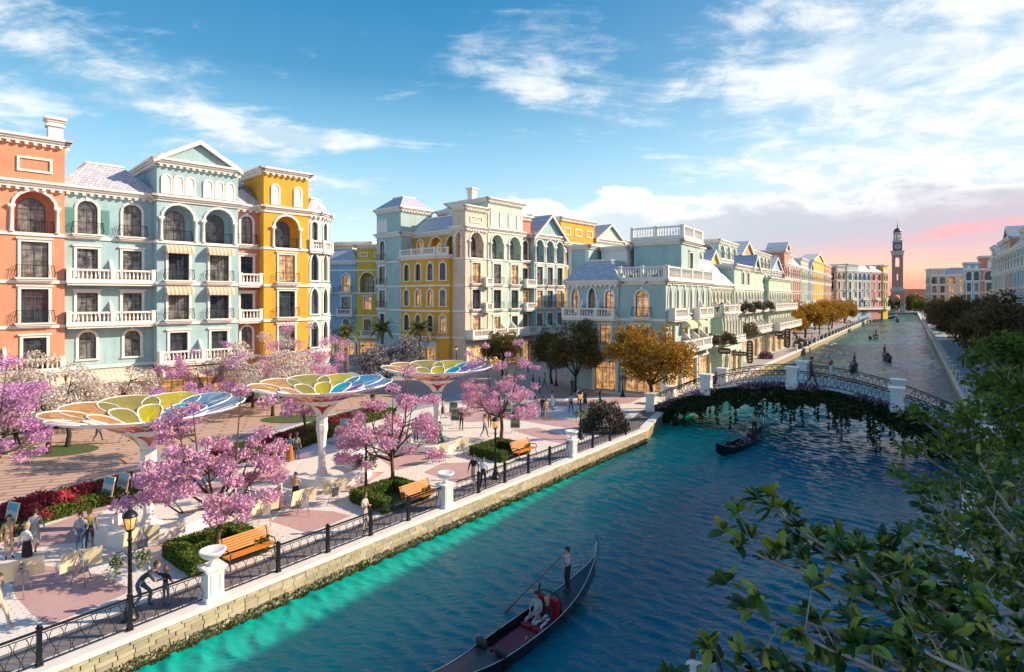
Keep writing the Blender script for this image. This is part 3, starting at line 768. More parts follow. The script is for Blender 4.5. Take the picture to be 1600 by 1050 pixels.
h.front({0: ['S', 'f', 'f', 'f', 'L', 'B B'], 3: ['', '', '', '', '', ''], 1: ['', '', '', '', '', '']}); h.cornice(0, 19.6, dent=False); h.cornice(3, 19.6, dent=False); h.done()
h = House('townhouse', 'pale mint rounded corner house beyond the amber yellow tower', pA(10.95, 1.0), AD, 4, 10, LA, M['mint'], pts=[(0, 0), (1.7, .25), (3.1, 1.2), (3.9, 2.6), (3.9, 10), (0, 10)])
for e_ in (0, 1, 2): pass
h.front({0: ['', 'g', 'g', 'g', 'a'], 1: ['', 'g', 'g', 'g', 'a'], 2: ['', 'g', 'g', 'g', 'a'], 3: ['S S', 'a a', 'f f', 'f f', 'a a']})
h.balcony(1, -.3, 2.0, 15.8, .5, posts=1); h.balcony(0, 0, 2.0, 15.8, .5, posts=1); h.balcony(2, -.3, 1.8, 15.8, .5, posts=1)
h.mansard(20.1, 1.6, 1.0); h.done()
# the houses across the side street
LC = [0, 3.4, 7.3, 11.3, 15.4, 17.0]
h = House('townhouse', 'sky blue house with a pale hipped roof beyond the palms', (-35.6, 104.5), (.99, -.12), 7.7, 10, LC[:-1]+[16.6], M['skyblue'], lit=.5)
h.front({0: ['S S', 'a a', 'r f', 'a A'], 1: ['', '', '', ''], 3: ['', '', '', '']}); h.balcony(0, 4.2, 7.2, 7.4, .9, posts=1); h.balcony(0, -.2, 3.4, 11.4, 1.0, posts=1); h.balcony(0, -.2, 3.4, 3.6, 1.0, posts=1)
h.mansard(17.1, 2.4, 1.5); h.done()
h = House('townhouse', 'lemon yellow house half hidden behind the mint turret', (-27.8, 103.2), (.99, -.12), 8, 10, LC+[19.4], M['lemon'], lit=.8)
h.front({0: ['S S', 'r r', 'r r', 'L L', '', 'P P P']}); h.balcony(0, 1.0, 4.6, 3.6, 1.0, posts=1); h.done()
h = House('townhouse', 'low yellow block showing above the sky blue hipped roof', (-36.5, 113), (.99, -.12), 9, 8, [0, 17, 20.8], M['lemon'])
h.front({0: ['', 'P P P']}); h.done()
# middle block
LB = [0, 4.6, 8.5, 12.3, 16.3, 20.6]
KB, DB1, DB2 = (-6.7, 84.0), (.66, .751), (.751, -.66)
TB = along(KB, DB2, -20.6)
h = House('townhouse', 'mint corner turret house with a slate hipped cap', along(TB, DB2, 0, .9), DB2, 6.5, 6.5, LB+[24.6], M['mint'], lit=.4)
h.front({0: ['', 'r -', 'f -', 'f -', 'A -', 'T -'], 1: ['', '', '', '', '', ''], 3: ['S', 'r', 'f', 'f', 'A', 'T']}); h.cornice(0, 20.6, dent=False); h.cornice(1, 20.6, dent=False)
h.mansard(25.2, 2.0, 2.0); h.done()
h = House('townhouse', 'amber yellow bay house with a balustraded terrace between turret and cream tower', along(TB, DB2, 6.5, .9), DB2, 11.4, 9, LB[:-1], M['yellow'], pts=[(0, 0), (1.5, -1.1), (9.9, -1.1), (11.4, 0), (11.4, 9), (0, 9)], lit=.5)
h.front({0: ['', 'a', 'a', 'a'], 1: ['S S S', 'a a a', 'a a a', 'a a a'], 2: ['', 'a', 'a', 'a']}, dent=False)
for e_, L_ in ((0, 1.86), (1, 8.4), (2, 1.86)): h.balcony(e_, 0, L_, 16.9, .35, posts=None if e_ == 1 else 1)
h.awning(1, 6.0, 4.1, 4.4, 1.6, .9, 'blue')
u = MB()
h.done()
h2 = House('townhouse', 'amber yellow top storey with a slate mansard set back above the bay terrace', along(TB, DB2, 6.5, -1.6), DB2, 11.4, 8, [16.4, 20.4], M['yellow'], lit=.5)
h2.front({0: ['A L L']}); h2.mansard(20.9, 2.5, 1.6, None, [(0, 0), (11.4, 0), (11.4, 8), (0, 8)]); h2.done()
h = House('rooftop_lantern', 'cream and coral stepped roof lantern behind the mansard', along(TB, DB2, 7.0, -6.5), DB2, 8.5, 6, [16, 24.6], M['coral'])
h.front({0: ['']}); h.mansard(25.1, .9, 1.6, M['trim']); 
b = MB(); b.box(3.0, 5.5, 2, 4, 26.0, 26.9); b.box(2.6, 5.9, 1.6, 4.4, 26.5, 26.7); b.build('cap', M['trim'], h.root); h.done()
h = House('townhouse', 'cream corner tower house with a loggia at the top', along(TB, DB2, 17.9, .2), DB2, 2.75, 4.5, LB+[23.5], M['cream'], lit=.5)
h.front({0: ['', '', '', '', 'G', ''], 1: ['S', 'f', 'f', 'f', 'L', 'P'], 2: ['', '', '', '', '', '']}); h.cornice(0, 20.5, dent=False); h.cornice(1, 20.5); h.balcony(1, .0, 4.6, 4.7, 1.6, posts=1); h.done()
def pB(s, n=0): return along(KB, DB1, s, n)
h = House('townhouse', 'pale green house with twin loggia arches beside the cream tower', pB(4.5, .1), DB1, 8.2, 9, LB+[25.2], M['palemint'], lit=.5)
h.front({0: ['S S', 'd d', 'f f', 'f f', 'L L', 'B B B B'], 3: ['', '', '', '', '', '']}); h.cornice(0, 20.6, dent=False); h.cornice(3, 20.6, dent=False); h.balcony(0, .1, 8.2, 4.7, 1.5); h.balcony(0, -1.4, .3, 12.4, 1.0, posts=1); h.balcony(0, -1.4, .3, 8.6, 1.0, posts=1)
h.chimney(.6, 4, 25.2, 2.2, 1.0); h.awning(0, 2.2, 4.2, 3.6, 1.6, .9, 'peach'); h.done()
h = House('townhouse', 'slim coral house between the pale green house and the blue gable', pB(12.7, -.6), DB1, 2.8, 9, LB+[23.4], M['coral'], lit=.3)
h.front({0: ['S', 'a', 'd', 'd', 'A', '']}); h.balcony(0, .05, 2.75, 12.4, 1.5, posts=1); h.balcony(0, .05, 2.75, 8.6, 1.5, posts=1); h.balcony(0, .05, 2.75, 4.7, 1.5, posts=1); h.done()
h = House('townhouse', 'blue house with a steep white-edged gable and three loggia arches', pB(15.4, .3), DB1, 8.4, 12, LB, M['blue'], lit=.35)
h.front({0: ['S S', 'f f f', 'f f f', 'f f f', 'L L L']}, corn=True); h.gable(20.9, 3.6, .6); h.chimney(6.6, 6, 20.6, 4.6, 1.2); h.balcony(0, .0, 8.4, 4.7, 1.3); h.done()
h = House('townhouse', 'amber yellow attic house just past the blue gable', pB(25.2, -1.5), DB1, 11.0, 10, LB+[24.6], M['yellow'], lit=.3)
h.front({0: ['S S', 'f f', 'f f', 'f f', 'L L', 'P P P'], 3: ['', '', '', '', '', 'P P']}); h.done()

# corner building by the bridge and its row along the canal
LD = [0, 4.5, 8.1, 11.9]
CD, DD1, DD2 = (16.3, 61.0), (.57, .822), (.822, -.57)
def pD(s, n=0): return along(CD, DD1, s, n)
h = House('corner_building', 'mint corner shop building with a balustraded roof terrace by the bridge', along(CD, DD2, -5.3), DD2, 5.3, 15, LD, M['mint'], pts=[(0, 0), (5.3, 0), (5.3, 16.5), (0, 16.5)], lit=.5)
h.front({0: ['S', 'd', 'A'], 1: ['S S S', 'r fy fy r', 'g g g g g g g'], 3: ['', '', '']}, dent=False)
h.balcony(0, -.1, 5.4, 12.5, .3, 1.25, posts=2); h.balcony(1, -.1, 16.5, 12.5, .3, 1.25, posts=4)
h.balcony(0, -.2, 2.6, 4.7, .8, posts=1); h.balcony(1, 2, 15.5, 4.7, 1.4); h.balcony(1, .3, 4.9, 8.25, .9, posts=1); h.balcony(1, 9, 14.9, 8.25, .9, posts=2)
h.awning(0, 2.65, 7.9, 2.3, .9, .6, 'yellow'); h.done()
h = House('corner_building', 'mint shop building with a slate mansard and arched balcony windows', along(CD, DD2, -11.8, .25), DD2, 6.5, 10, LD[:3]+[11.9], M['mint'], lit=.6)
h.front({0: ['- S', '- r', 'g g A'], 3: ['S', 'r r', 'g g g']}); h.balcony(0, -.2, 6.4, 8.25, 1.0, posts=3); h.mansard(12.4, 2.4, 1.8); h.done()
h = House('rooftop_room', 'large plain mint rooftop room with a white balustrade on top', along(CD, DD2, -6.2, -6.2), DD2, 5.8, 7, [12, 16.7], M['mint'])
h.front({0: [''], 1: ['- r -'], 3: ['']}, dent=False); h.balcony(0, -.3, 6.1, 17.5, .4, 1.2, posts=2); h.balcony(1, -.3, 7.2, 17.5, .4, 1.2, posts=2); h.done()
h = House('rooftop_room', 'narrow mint and white rooftop block above the mansard', along(CD, DD2, -13.5, -3.2), DD2, 2.8, 5, [0, 12, 16.4], M['mint'])
h.front({0: ['', ''], 1: ['', '']}, dent=False); h.corner(0, .45); h.done()
h = House('rooftop_room', 'small plain white rooftop block beside the mansard', along(CD, DD2, -10.2, -5.5), DD2, 3.4, 4, [12, 16.2], M['trim'])
h.front({0: [''], 1: ['']}, dent=False); h.done()
# canal row
h = House('canal_house', 'pale green canal house with a big mansard roof and planted terrace', pD(16.6, -1.5), DD1, 17, 11, LD, M['green'], lit=.35)
h.front({0: ['S S S', 'g g g g g g', 'L G G G G G G G G'], 3: ['', '', 'O']}); h.mansard(12.4, 3.6, 2.6); h.balcony(0, 4, 17, 8.3, 1.0); h.done()
h = House('canal_house', 'low pale green shop front with tall narrow windows under a planted terrace', pD(18.6, .9), DD1, 11, 2.4, [0, 4.4, 7.9], M['green'], lit=.3)
h.front({0: ['O S O', 'g g g g g g g'], 3: ['', ''], 1: ['', '']}, dent=False); h.balcony(0, -.1, 11.1, 8.4, .3, 1.0); h.balcony(3, -.1, 2.5, 8.4, .3, 1.0, posts=1); h.balcony(0, -.1, 11, 4.5, .5, .5, posts=4); h.done()
h = House('canal_house', 'pale green canal house with a small white pointed gable', pD(33.6, -1.2), DD1, 22, 11, LD+[15.2], M['palemint'], lit=.35)
h.front({0: ['S S S S', 'g g a a g g a a', 'G G G G G G G G G G', '- r r - - -'], 3: ['', '', '', '']}); h.gable(15.6, 2.2, .3, 11, 16, -.3, 3); h.balcony(0, 0, 22, 8.3, 1.1); h.balcony(0, 9, 22, 4.7, 1.6); h.done()
h = House('canal_house', 'flat roofed pale green canal house with long white balconies at the end of the row', pD(55.6, -.4), DD1, 24, 11, LD+[13.8], M['green'], lit=.35)
h.front({0: ['S S S S', 'g g g g g g g g', 'G G G G G G G G G G', ''], 1: ['', 'a a', 'a a', '']}, dent=False); h.balcony(0, 0, 24.6, 8.3, 1.3); h.balcony(0, 0, 25.4, 4.7, 2.0); h.done()

# the taller street of houses behind the canal row, running on into the distance
GO, GD = (40.0, 110.0), (.57, .822)
LG = [0, 4.5, 8.4, 12.2, 16.2, 19.8]
def pG(s, n=0): return along(GO, GD, s, n)
def row_house(s, w, wall, label, kind, top=23.2, n=0.0, group='houses in the street behind the canal row', far=True, lit=.3, bays=None, D=9, org=None, d=None, LV=LG, side=True):
    k = bays or max(2, min(7, int(round(w/4.2))))
    lev = LV+[top] if kind in ('attic', 'tower', 'gablehigh') else LV
    h = House('townhouse', label, org or pG(s, n), d or GD, w, D, lev, M[wall], far=far, lit=lit, group=group)
    f = ['']+[' '.join(['f']*k)]*1+[' '.join(['f']*k)]*2+[' '.join(['L']*k)]+[' '.join(['P' if kind == 'attic' else 'B']*k)]
    sd = ['', 'f f', 'f f', 'f f', 'L L', 'B B'] if side else ['']*6
    h.front({0: f[:len(lev)-1], 3: sd[:len(lev)-1]})
    if kind == 'gable': h.gable(LV[-1]+.4, min(3.6, w*.36), .4, y1=5)
    elif kind == 'gablehigh': h.cornice(0, LV[-1]); h.gable(top+.4, min(3.2, w*.30), .4, y1=5)
    elif kind == 'mansard': h.mansard(LV[-1]+.5, 2.8, 1.8)
    else: h.cornice(0, LV[-1])
    h.balcony(0, 0, w, LV[1]+.1, 1.2, posts=max(1, int(w/5))); h.balcony(0, w*.3, w*.7, LV[2]+.1, 1.0, posts=1)
    h.done(); return h
H0 = []
LS = [0, 4.2, 7.9, 11.6, 15.4]
row_house(0, 10.8, 'palemint', 'pale green gabled house rising behind the white rooftop block', 'gablehigh', 21.6, org=pB(36.6, -1.5), d=DB1)
row_house(0, 6, 'coral', 'coral house glimpsed behind the mint rooftop room', 'attic', 22.0, org=pB(47.6, -1.5), d=DB1)
row_house(-20.4, 8.8, 'palemint', 'white panelled pale green house behind the roof terrace', 'attic', 18.6, LV=LS)
row_house(-11, 9, 'lemon', 'yellow and white house with a violet slate gable', 'gable', n=.3, LV=LS)
row_house(-1.9, 13.6, 'mint', 'mint attic house with blind arches behind the big mansard', 'tower', 21.0, LV=LS[:-1]+[17.4])
row_house(12, 12.8, 'orange', 'orange gabled house behind the pale green canal row', 'gablehigh', 19.0, .6, LV=LS)
row_house(25, 21, 'palemint', 'broad pale mint attic house behind the pointed gable', 'tower', 20.8, LV=LS[:-1]+[17.0])
row_house(46.5, 15.8, 'skyblue', 'sky blue gabled house behind the flat roofed canal house', 'gable', LV=LS[:-1]+[17.2])
row_house(62.6, 8, 'coral', 'coral tower house with a slate gable at the end of the canal row', 'gablehigh', 23.4, .6, lit=.5)
row_house(70.6, 9, 'cream', 'cream house between the coral gable and the orange front', 'attic', 22.6, 0, lit=.5)
row_house(79.6, 15, 'orange', 'orange front with pale balconies above the golden trees', 'mansard', lit=.5)
row_house(96, 17, 'palemint', 'pale mint house above the golden trees', 'attic', 23.0)
row_house(115, 9, 'skyblue', 'narrow sky blue house above the golden trees', 'gable')
row_house(124, 34, 'lemon', 'lemon yellow house with a white gable above the golden trees', 'gablehigh', 24, lit=.6, bays=6)
row_house(160, 24, 'orange', 'salmon house at the bend of the far street', 'attic', 24, lit=.5)
EO, ED = pG(184.5, 2), (.86, .51)
for (s_, w_, c_, k_, t_, l_) in ((0, 7.5, 'grey', 'attic', 24.6, 'grey beige house at the far bend of the quay'), (7.5, 9.5, 'mint', 'tower', 25.5, 'mint house with blind arches at the far bend of the quay'),
                                 (17, 11.5, 'skyblue', 'mansard', 24, 'deep sky blue house near the far end of the left quay'), (28.5, 10, 'rose', 'mansard', 24, 'rose red house with a hipped roof at the end of the left quay'), (38.5, 4.5, 'lemon', 'tower', 26, 'thin yellow tower at the end of the left quay')):
    row_house(0, w_, c_, l_, k_, t_, group='houses at the far bend of the left quay', org=along(EO, ED, s_, .5 if k_ == 'tower' else 0), d=ED, LV=[0, 5, 9.5, 14, 18.5, 22.3], lit=.5)

# right bank: the row that shades the canal, from the far end to beside the viewer
FD = (-.57, -.822)
def pF(y): return (51.7+15.2+.69*(y-66.8), y)
RB = 'houses in the shaded row on the right bank'
yy = 146.0
cols = [('mint', 'tower', 'pale mint house at the far end of the shaded right row', 9), ('lemon', 'gable', 'yellow gabled house in the shaded right row', 6), ('blue', 'tower', 'sea blue attic house in the shaded right row', 11), ('orange', 'gablehigh', 'orange fronted gabled house in the shaded right row', 8),
        ('skyblue', 'mansard', 'sky blue house nearest the right edge of the photo', 13), ('mint', 'attic', 'mint house beyond the right edge in the shaded row', 13), ('coral', 'tower', 'coral house behind the leafy branches on the right bank', 14), ('blue', 'attic', 'sea blue house behind the leafy branches on the right bank', 14),
        ('yellow', 'attic', 'amber house behind the foreground tree on the right bank', 16), ('palemint', 'tower', 'pale mint house beside the viewer on the right bank', 16), ('orange', 'attic', 'orange house beside the viewer on the right bank', 16), ('mint', 'attic', 'mint house at the near end of the right bank row', 18), ('blue', 'attic', 'sea blue house behind the viewer on the right bank', 18)]
for (c_, k_, l_, w_) in cols:
    row_house(0, w_, c_, l_, k_, 22.6, group=RB, org=pF(yy), d=FD, lit=.25, side=False); yy -= w_*.822
for (x_, y_, d_, w_, c_, k_, l_, t_, lit_) in ((147, 196, (.822, -.57), 4.0, 'skyblue', 'tower', 'slim sky blue house in the second group on the right bank', 22.0, .3), (150.3, 193.7, (.822, -.57), 9.5, 'coral', 'tower', 'coral house with a slate top in the second group on the right bank', 24.0, .3),
                                    (158.1, 188.3, (.822, -.57), 7.0, 'lemon', 'mansard', 'yellow house with a terrace in the second group on the right bank', 22.0, .3), (163.9, 184.3, (.822, -.57), 9, 'orange', 'attic', 'orange corner house in the second group on the right bank', 22.5, .3),
                                    (171.5, 246, (.9, -.43), 5.6, 'mint', 'attic', 'mint end house of the right bank near the clock tower', 22.4, .1), (176.5, 243.6, (.9, -.43), 15, 'cream', 'mansard', 'cream house with warmly lit windows near the clock tower', 21, 1.0), (190, 237, (.9, -.43), 12, 'rose', 'attic', 'rose house behind the lit cream house on the right bank', 22, .2)):
    row_house(0, w_, c_, l_, k_, t_, group='far houses on the right bank', org=(x_+7.2, y_), d=d_, lit=lit_)

# clock tower at the end of the canal
def clock_tower(x, y):
    t = empty('clock_tower', (x, y, 0), rad(-32), 'tall brick clock tower with a domed belfry at the end of the canal', 'tower')
    br = paver_mat('red tower brick', (.40, .22, .18), (.35, .19, .16), (.34, .24, .21), .5, .2, 0); stn = mat('grey tower stone', (.42, .39, .38), .8, .12, .5)
    def shell(mb, hw, z0, z1, arch_w, sill, top, arch=1, m=0):
        for a in range(4):
            r = Matrix.Rotation(a*PI/2, 3, 'Z')
            T = lambda u, n, z, r=r: tuple(r @ Vector((u, -hw-n, z)))
            if not arch_w: mb.quad(T(-hw, 0, z0), T(hw, 0, z0), T(hw, 0, z1), T(-hw, 0, z1), m); continue
            w = arch_w; al = archline(w, arch); rise = max(z for _, z in al); sp = top-rise
            mb.quad(T(-hw, 0, z0), T(-w/2, 0, z0), T(-w/2, 0, z1), T(-hw, 0, z1), m); mb.quad(T(w/2, 0, z0), T(hw, 0, z0), T(hw, 0, z1), T(w/2, 0, z1), m)
            if sill > z0: mb.quad(T(-w/2, 0, z0), T(w/2, 0, z0), T(w/2, 0, sill), T(-w/2, 0, sill), m)
            th = hw*.42
            for (x0, h0), (x1, h1) in zip(al, al[1:]):
                mb.quad(T(x0, 0, sp+h0), T(x1, 0, sp+h1), T(x1, 0, z1), T(x0, 0, z1), m); mb.quad(T(x0, 0, sp+h0), T(x0, -th, sp+h0), T(x1, -th, sp+h1), T(x1, 0, sp+h1), m)
            mb.quad(T(-w/2, 0, sill), T(-w/2, -th, sill), T(-w/2, -th, sp), T(-w/2, 0, sp), m); mb.quad(T(w/2, 0, sill), T(w/2, -th, sill), T(w/2, -th, sp), T(w/2, 0, sp), m)
            mb.quad(T(-w/2, 0, sill), T(w/2, 0, sill), T(w/2, -th, sill), T(-w/2, -th, sill), m)
    b = MB(); shell(b, 3.9, 4.0, 15.0, 3.4, 4.0, 12.5); shell(b, 3.3, 17.0, 28.0, 1.0, 23, 28 if 0 else 27.5, 0); shell(b, 3.3, 28.0, 41.0, 2.6, 32.5, 39.5); b.build('shaft', br, t)
    b = MB(); shell(b, 4.2, -.9, 4.0, 3.2, -.9, 3.9, 0); b.box(-4.3, 4.3, -4.3, 4.3, 15, 17.0); b.box(-3.5, 3.5, -3.5, 3.5, 17, 18.2); b.box(-3.6, 3.6, -3.6, 3.6, 41, 43.2); b.box(-4.1, 4.1, -4.1, 4.1, 43.2, 44.0); b.box(-3.0, 3.0, -3.0, 3.0, 50.0, 51.4); b.build('stone_courses', stn, t)
    b = MB(); b.box(-2.7, 2.7, -2.7, 2.7, 44, 50); cs = b.build('clock_stage', mat('dark clock stage', (.07, .075, .085), .6), t)
    fm = mat('clock face', (.36, .37, .38), .6); hm = mat('clock hands', (.02, .02, .02), .5)
    for a in range(4):
        f = MB(); f.lathe([(2.2, 0), (2.2, .12)], 20); fo = f.build('clock_face', fm, t); fo.rotation_euler = (rad(90), 0, a*PI/2); r = Matrix.Rotation(a*PI/2, 3, 'Z'); fo.location = r @ Vector((0, -2.7, 47))
        hnd = MB(); hnd.box(-.12, .12, -.2, 1.7, .12, .2); hnd.box(-.1, 1.2, -.12, .12, .2, .26); hnd.build('clock_hands', hm, fo)
    b = MB(); b.lathe([(2.5, 51.4), (2.5, 52.2)], 12)
    for a in range(8): b.tube([(2.1*math.cos(a*PI/4), 2.1*math.sin(a*PI/4), 52), (2.1*math.cos(a*PI/4), 2.1*math.sin(a*PI/4), 56.4)], .36, 6)
    b.lathe([(2.7, 56.4), (2.8, 57.0), (2.5, 57.3)], 12); b.lathe([(1.0, 52), (1.0, 56.5)], 8); b.build('belfry', mat('pale belfry stone', (.55, .53, .50), .7), t)
    b = MB(); b.lathe([(2.6, 57.2), (2.45, 58.4), (1.9, 59.4), (1.0, 60.2), (.35, 60.6), (.3, 61.6), (.45, 62.0), (.12, 62.8), (.08, 66.5), (.0, 66.6)], 12); b.build('dome', mat('slate blue dome', (.07, .08, .12), .4), t)
clock_tower(277, 414)

# ------------------------------------------------------------------ foliage
def leaf_mat(name, cols, trans=.25, rough=.6, spec=.3):
    """leaf or petal colour, a little different on every leaf"""
    m = bpy.data.materials.new(name); m.use_nodes = True; t = NT(m.node_tree); b = t.n['Principled BSDF']; MATS[name] = m
    g = t.node('ShaderNodeNewGeometry'); r = t.node('ShaderNodeValToRGB'); cr = r.color_ramp
    n = len(cols)
    cr.elements[0].color = tuple(cols[0])+(1,); cr.elements[0].position = 0
    cr.elements[1].color = tuple(cols[-1])+(1,); cr.elements[1].position = 1
    for i in range(1, n-1): e = cr.elements.new(i/(n-1)); e.color = tuple(cols[i])+(1,)
    t.l.new(g.outputs['Random Per Island'], r.inputs[0]); t.l.new(r.outputs[0], b.inputs['Base Color'])
    b.inputs['Roughness'].default_value = rough; b.inputs['Specular IOR Level'].default_value = spec
    if trans:
        tr = t.node('ShaderNodeBsdfTranslucent'); t.l.new(r.outputs[0], tr.inputs[0]); mx = t.node('ShaderNodeMixShader'); mx.inputs[0].default_value = trans
        t.l.new(b.outputs[0], mx.inputs[1]); t.l.new(tr.outputs[0], mx.inputs[2]); t.l.new(mx.outputs[0], t.n['Material Output'].inputs[0])
    return m
M['blossom'] = leaf_mat('pink blossom', [(.52, .22, .48), (.70, .34, .56), (.78, .44, .62), (.84, .55, .64), (.62, .32, .60), (.80, .46, .56), (.30, .20, .10)], .35)
M['violet'] = leaf_mat('violet blossom', [(.45, .20, .55), (.62, .28, .56), (.72, .36, .60), (.78, .46, .62), (.52, .26, .60)], .35)
M['whiteblossom'] = leaf_mat('white blossom', [(.20, .18, .08), (.80, .72, .66), (.86, .80, .75), (.84, .77, .72), (.80, .70, .66), (.30, .24, .13), (.82, .74, .70)], .4)
M['olive'] = leaf_mat('olive brown foliage', [(.07, .065, .022), (.14, .11, .03), (.20, .14, .035), (.10, .095, .032)], .4)
M['brown'] = leaf_mat('dull brown foliage', [(.085, .06, .026), (.15, .10, .036), (.20, .13, .045), (.10, .08, .032)], .35)
M['gold'] = leaf_mat('golden autumn foliage', [(.22, .11, .012), (.42, .22, .014), (.52, .29, .02), (.38, .18, .014), (.14, .10, .018)], .35)
M['green'] = M['green']
M['greenleaf'] = leaf_mat('fresh green foliage', [(.05, .10, .016), (.11, .175, .02), (.20, .26, .03), (.07, .13, .018)], .45)
M['hedgeleaf'] = leaf_mat('clipped hedge leaf', [(.06, .11, .018), (.10, .17, .024), (.15, .21, .03), (.07, .13, .02)], .3)
M['redflower'] = leaf_mat('crimson bedding flower', [(.16, .008, .03), (.28, .015, .05), (.36, .03, .07), (.10, .012, .025), (.05, .05, .015)], .2)
M['brightred'] = leaf_mat('bright red bedding flower', [(.42, .03, .05), (.55, .06, .09), (.50, .05, .08), (.08, .08, .02)], .2)
M['ivy'] = leaf_mat('dark hanging ivy leaf', [(.018, .032, .010), (.032, .055, .015), (.05, .075, .02)], .1)
M['purpleflower'] = leaf_mat('purple bridge flower', [(.42, .18, .42), (.58, .30, .52), (.66, .38, .46), (.26, .12, .28), (.05, .08, .02), (.04, .06, .02)], .2)
M['bark'] = mat('brown bark', (.11, .06, .04), .9, .3, 6, .5, 30); M['greybark'] = mat('pale grey bark', (.33, .30, .28), .9, .25, 5, .4, 30)
M['darkbark'] = mat('dark bark', (.04, .033, .028), .9, .3, 6, .5, 30)
def leaf_quads(C, size, seed=0, aspect=1.6, flat=.0):
    """a small kite-shaped leaf at every centre, facing anywhere"""
    rs = np.random.RandomState(seed); n = len(C)
    a = rs.normal(size=(n, 3)); a[:, 2] *= (1-flat); a /= np.linalg.norm(a, axis=1, keepdims=True)+1e-9
    r = rs.normal(size=(n, 3)); b = np.cross(a, r); b /= np.linalg.norm(b, axis=1, keepdims=True)+1e-9
    s = size*(.6+.8*rs.rand(n, 1))
    V = np.stack([C-a*s*aspect*.5, C+b*s*.5+a*s*.08, C+a*s*aspect*.5, C-b*s*.5+a*s*.08], 1).reshape(-1, 3)
    Q = np.arange(4*n).reshape(n, 4); return V, Q
def crown_mesh(name, lumps, n, size, m, seed, hollow=.35, squash=.75):
    """leaves gathered in lumps (x, y, z, r)"""
    rs = np.random.RandomState(seed); L = np.array(lumps); w = L[:, 3]**2; w = w/w.sum()
    k = rs.choice(len(L), n, p=w); d = rs.normal(size=(n, 3)); d /= np.linalg.norm(d, axis=1, keepdims=True)
    r = (hollow+(1-hollow)*rs.rand(n, 1))**.6
    C = L[k, :3]+d*r*L[k, 3:4]*np.array([1, 1, squash])+rs.normal(size=(n, 3))*size*.4
    V, Q = leaf_quads(C, size, seed+1); return mesh_np(name, V, Q, [m])
def tree_skel(h, fork, spread, nl, seed, top=1.0, sub=3, trunk_r=.12, lean=(0, 0), droop=0.0, low=.55):
    """trunk and limbs as one mesh, and the twig ends"""
    r = random.Random(seed); mb = MB(); tips = []
    base = Vector((0, 0, -.05)); f = Vector((lean[0]*.3+r.uniform(-.1, .1), lean[1]*.3+r.uniform(-.1, .1), fork))
    mid = (base+f)/2+Vector((r.uniform(-.06, .06)*fork, r.uniform(-.06, .06)*fork, 0))
    mb.tube([base, base+Vector((0, 0, .25)), mid, f], [trunk_r*1.5, trunk_r*1.1, trunk_r*.95, trunk_r*.8], 8)
    for i in range(nl):
        a = 2*PI*(i+r.uniform(-.25, .25))/nl; up = r.uniform(low, 1.0)
        if i == 0: up = 1.05
        e = Vector((math.cos(a)*spread*r.uniform(.55, 1.0)*(1.15-up*.55)+lean[0], math.sin(a)*spread*r.uniform(.55, 1.0)*(1.15-up*.55)+lean[1], fork+(h-fork)*up*top*.86))
        m1 = f.lerp(e, .45)+Vector((math.cos(a)*.12*spread, math.sin(a)*.12*spread, -.06*h))
        st = f.lerp(base, .08*(i % 3)); mb.tube([st, m1, e], [trunk_r*.6, trunk_r*.38, trunk_r*.12], 6); tips.append(e)
        for j in range(sub):
            q = r.uniform(.35, .8); p = (m1.lerp(e, (q-.45)/.55) if q > .45 else st.lerp(m1, q/.45))
            b = a+r.uniform(-1.2, 1.2); l = spread*r.uniform(.35, .6)
            e2 = p+Vector((math.cos(b)*l, math.sin(b)*l, (h-fork)*r.uniform(-.04, .22)-droop*l))
            mb.tube([p, p.lerp(e2, .5)+Vector((0, 0, .05*l)), e2], [trunk_r*.26, trunk_r*.17, trunk_r*.06], 5); tips.append(e2)
    return mb, tips
def make_tree(name, label, h, fork, spread, nl, seed, leafm, barkm, n, size, lump=.55, group=None, trunk_r=.12, lean=(0, 0), sub=3, droop=0.0, extra=(), cat='tree', squash=.75, hollow=.35, low=.55):
    root = empty(name, (0, 0, 0), 0, label, cat, group)
    mb, tips = tree_skel(h, fork, spread, nl, seed, sub=sub, trunk_r=trunk_r, lean=lean, droop=droop, low=low); mb.build('trunk', barkm, root)
    r = random.Random(seed+5)
    lumps = [(t.x, t.y, t.z, lump*r.uniform(.6, 1.25)) for t in tips]+list(extra)
    cm = crown_mesh('crown', lumps, n, size, leafm, seed, hollow, squash); ob('crown', cm, root)
    return root
def place(o, x, y, z=0, rz=None, s=None, label=None):
    o.location = (x, y, z)
    if rz is not None: o.rotation_euler = (0, 0, rz)
    if s: o.scale = (s, s, s)
    if label: o['label'] = label
    return o

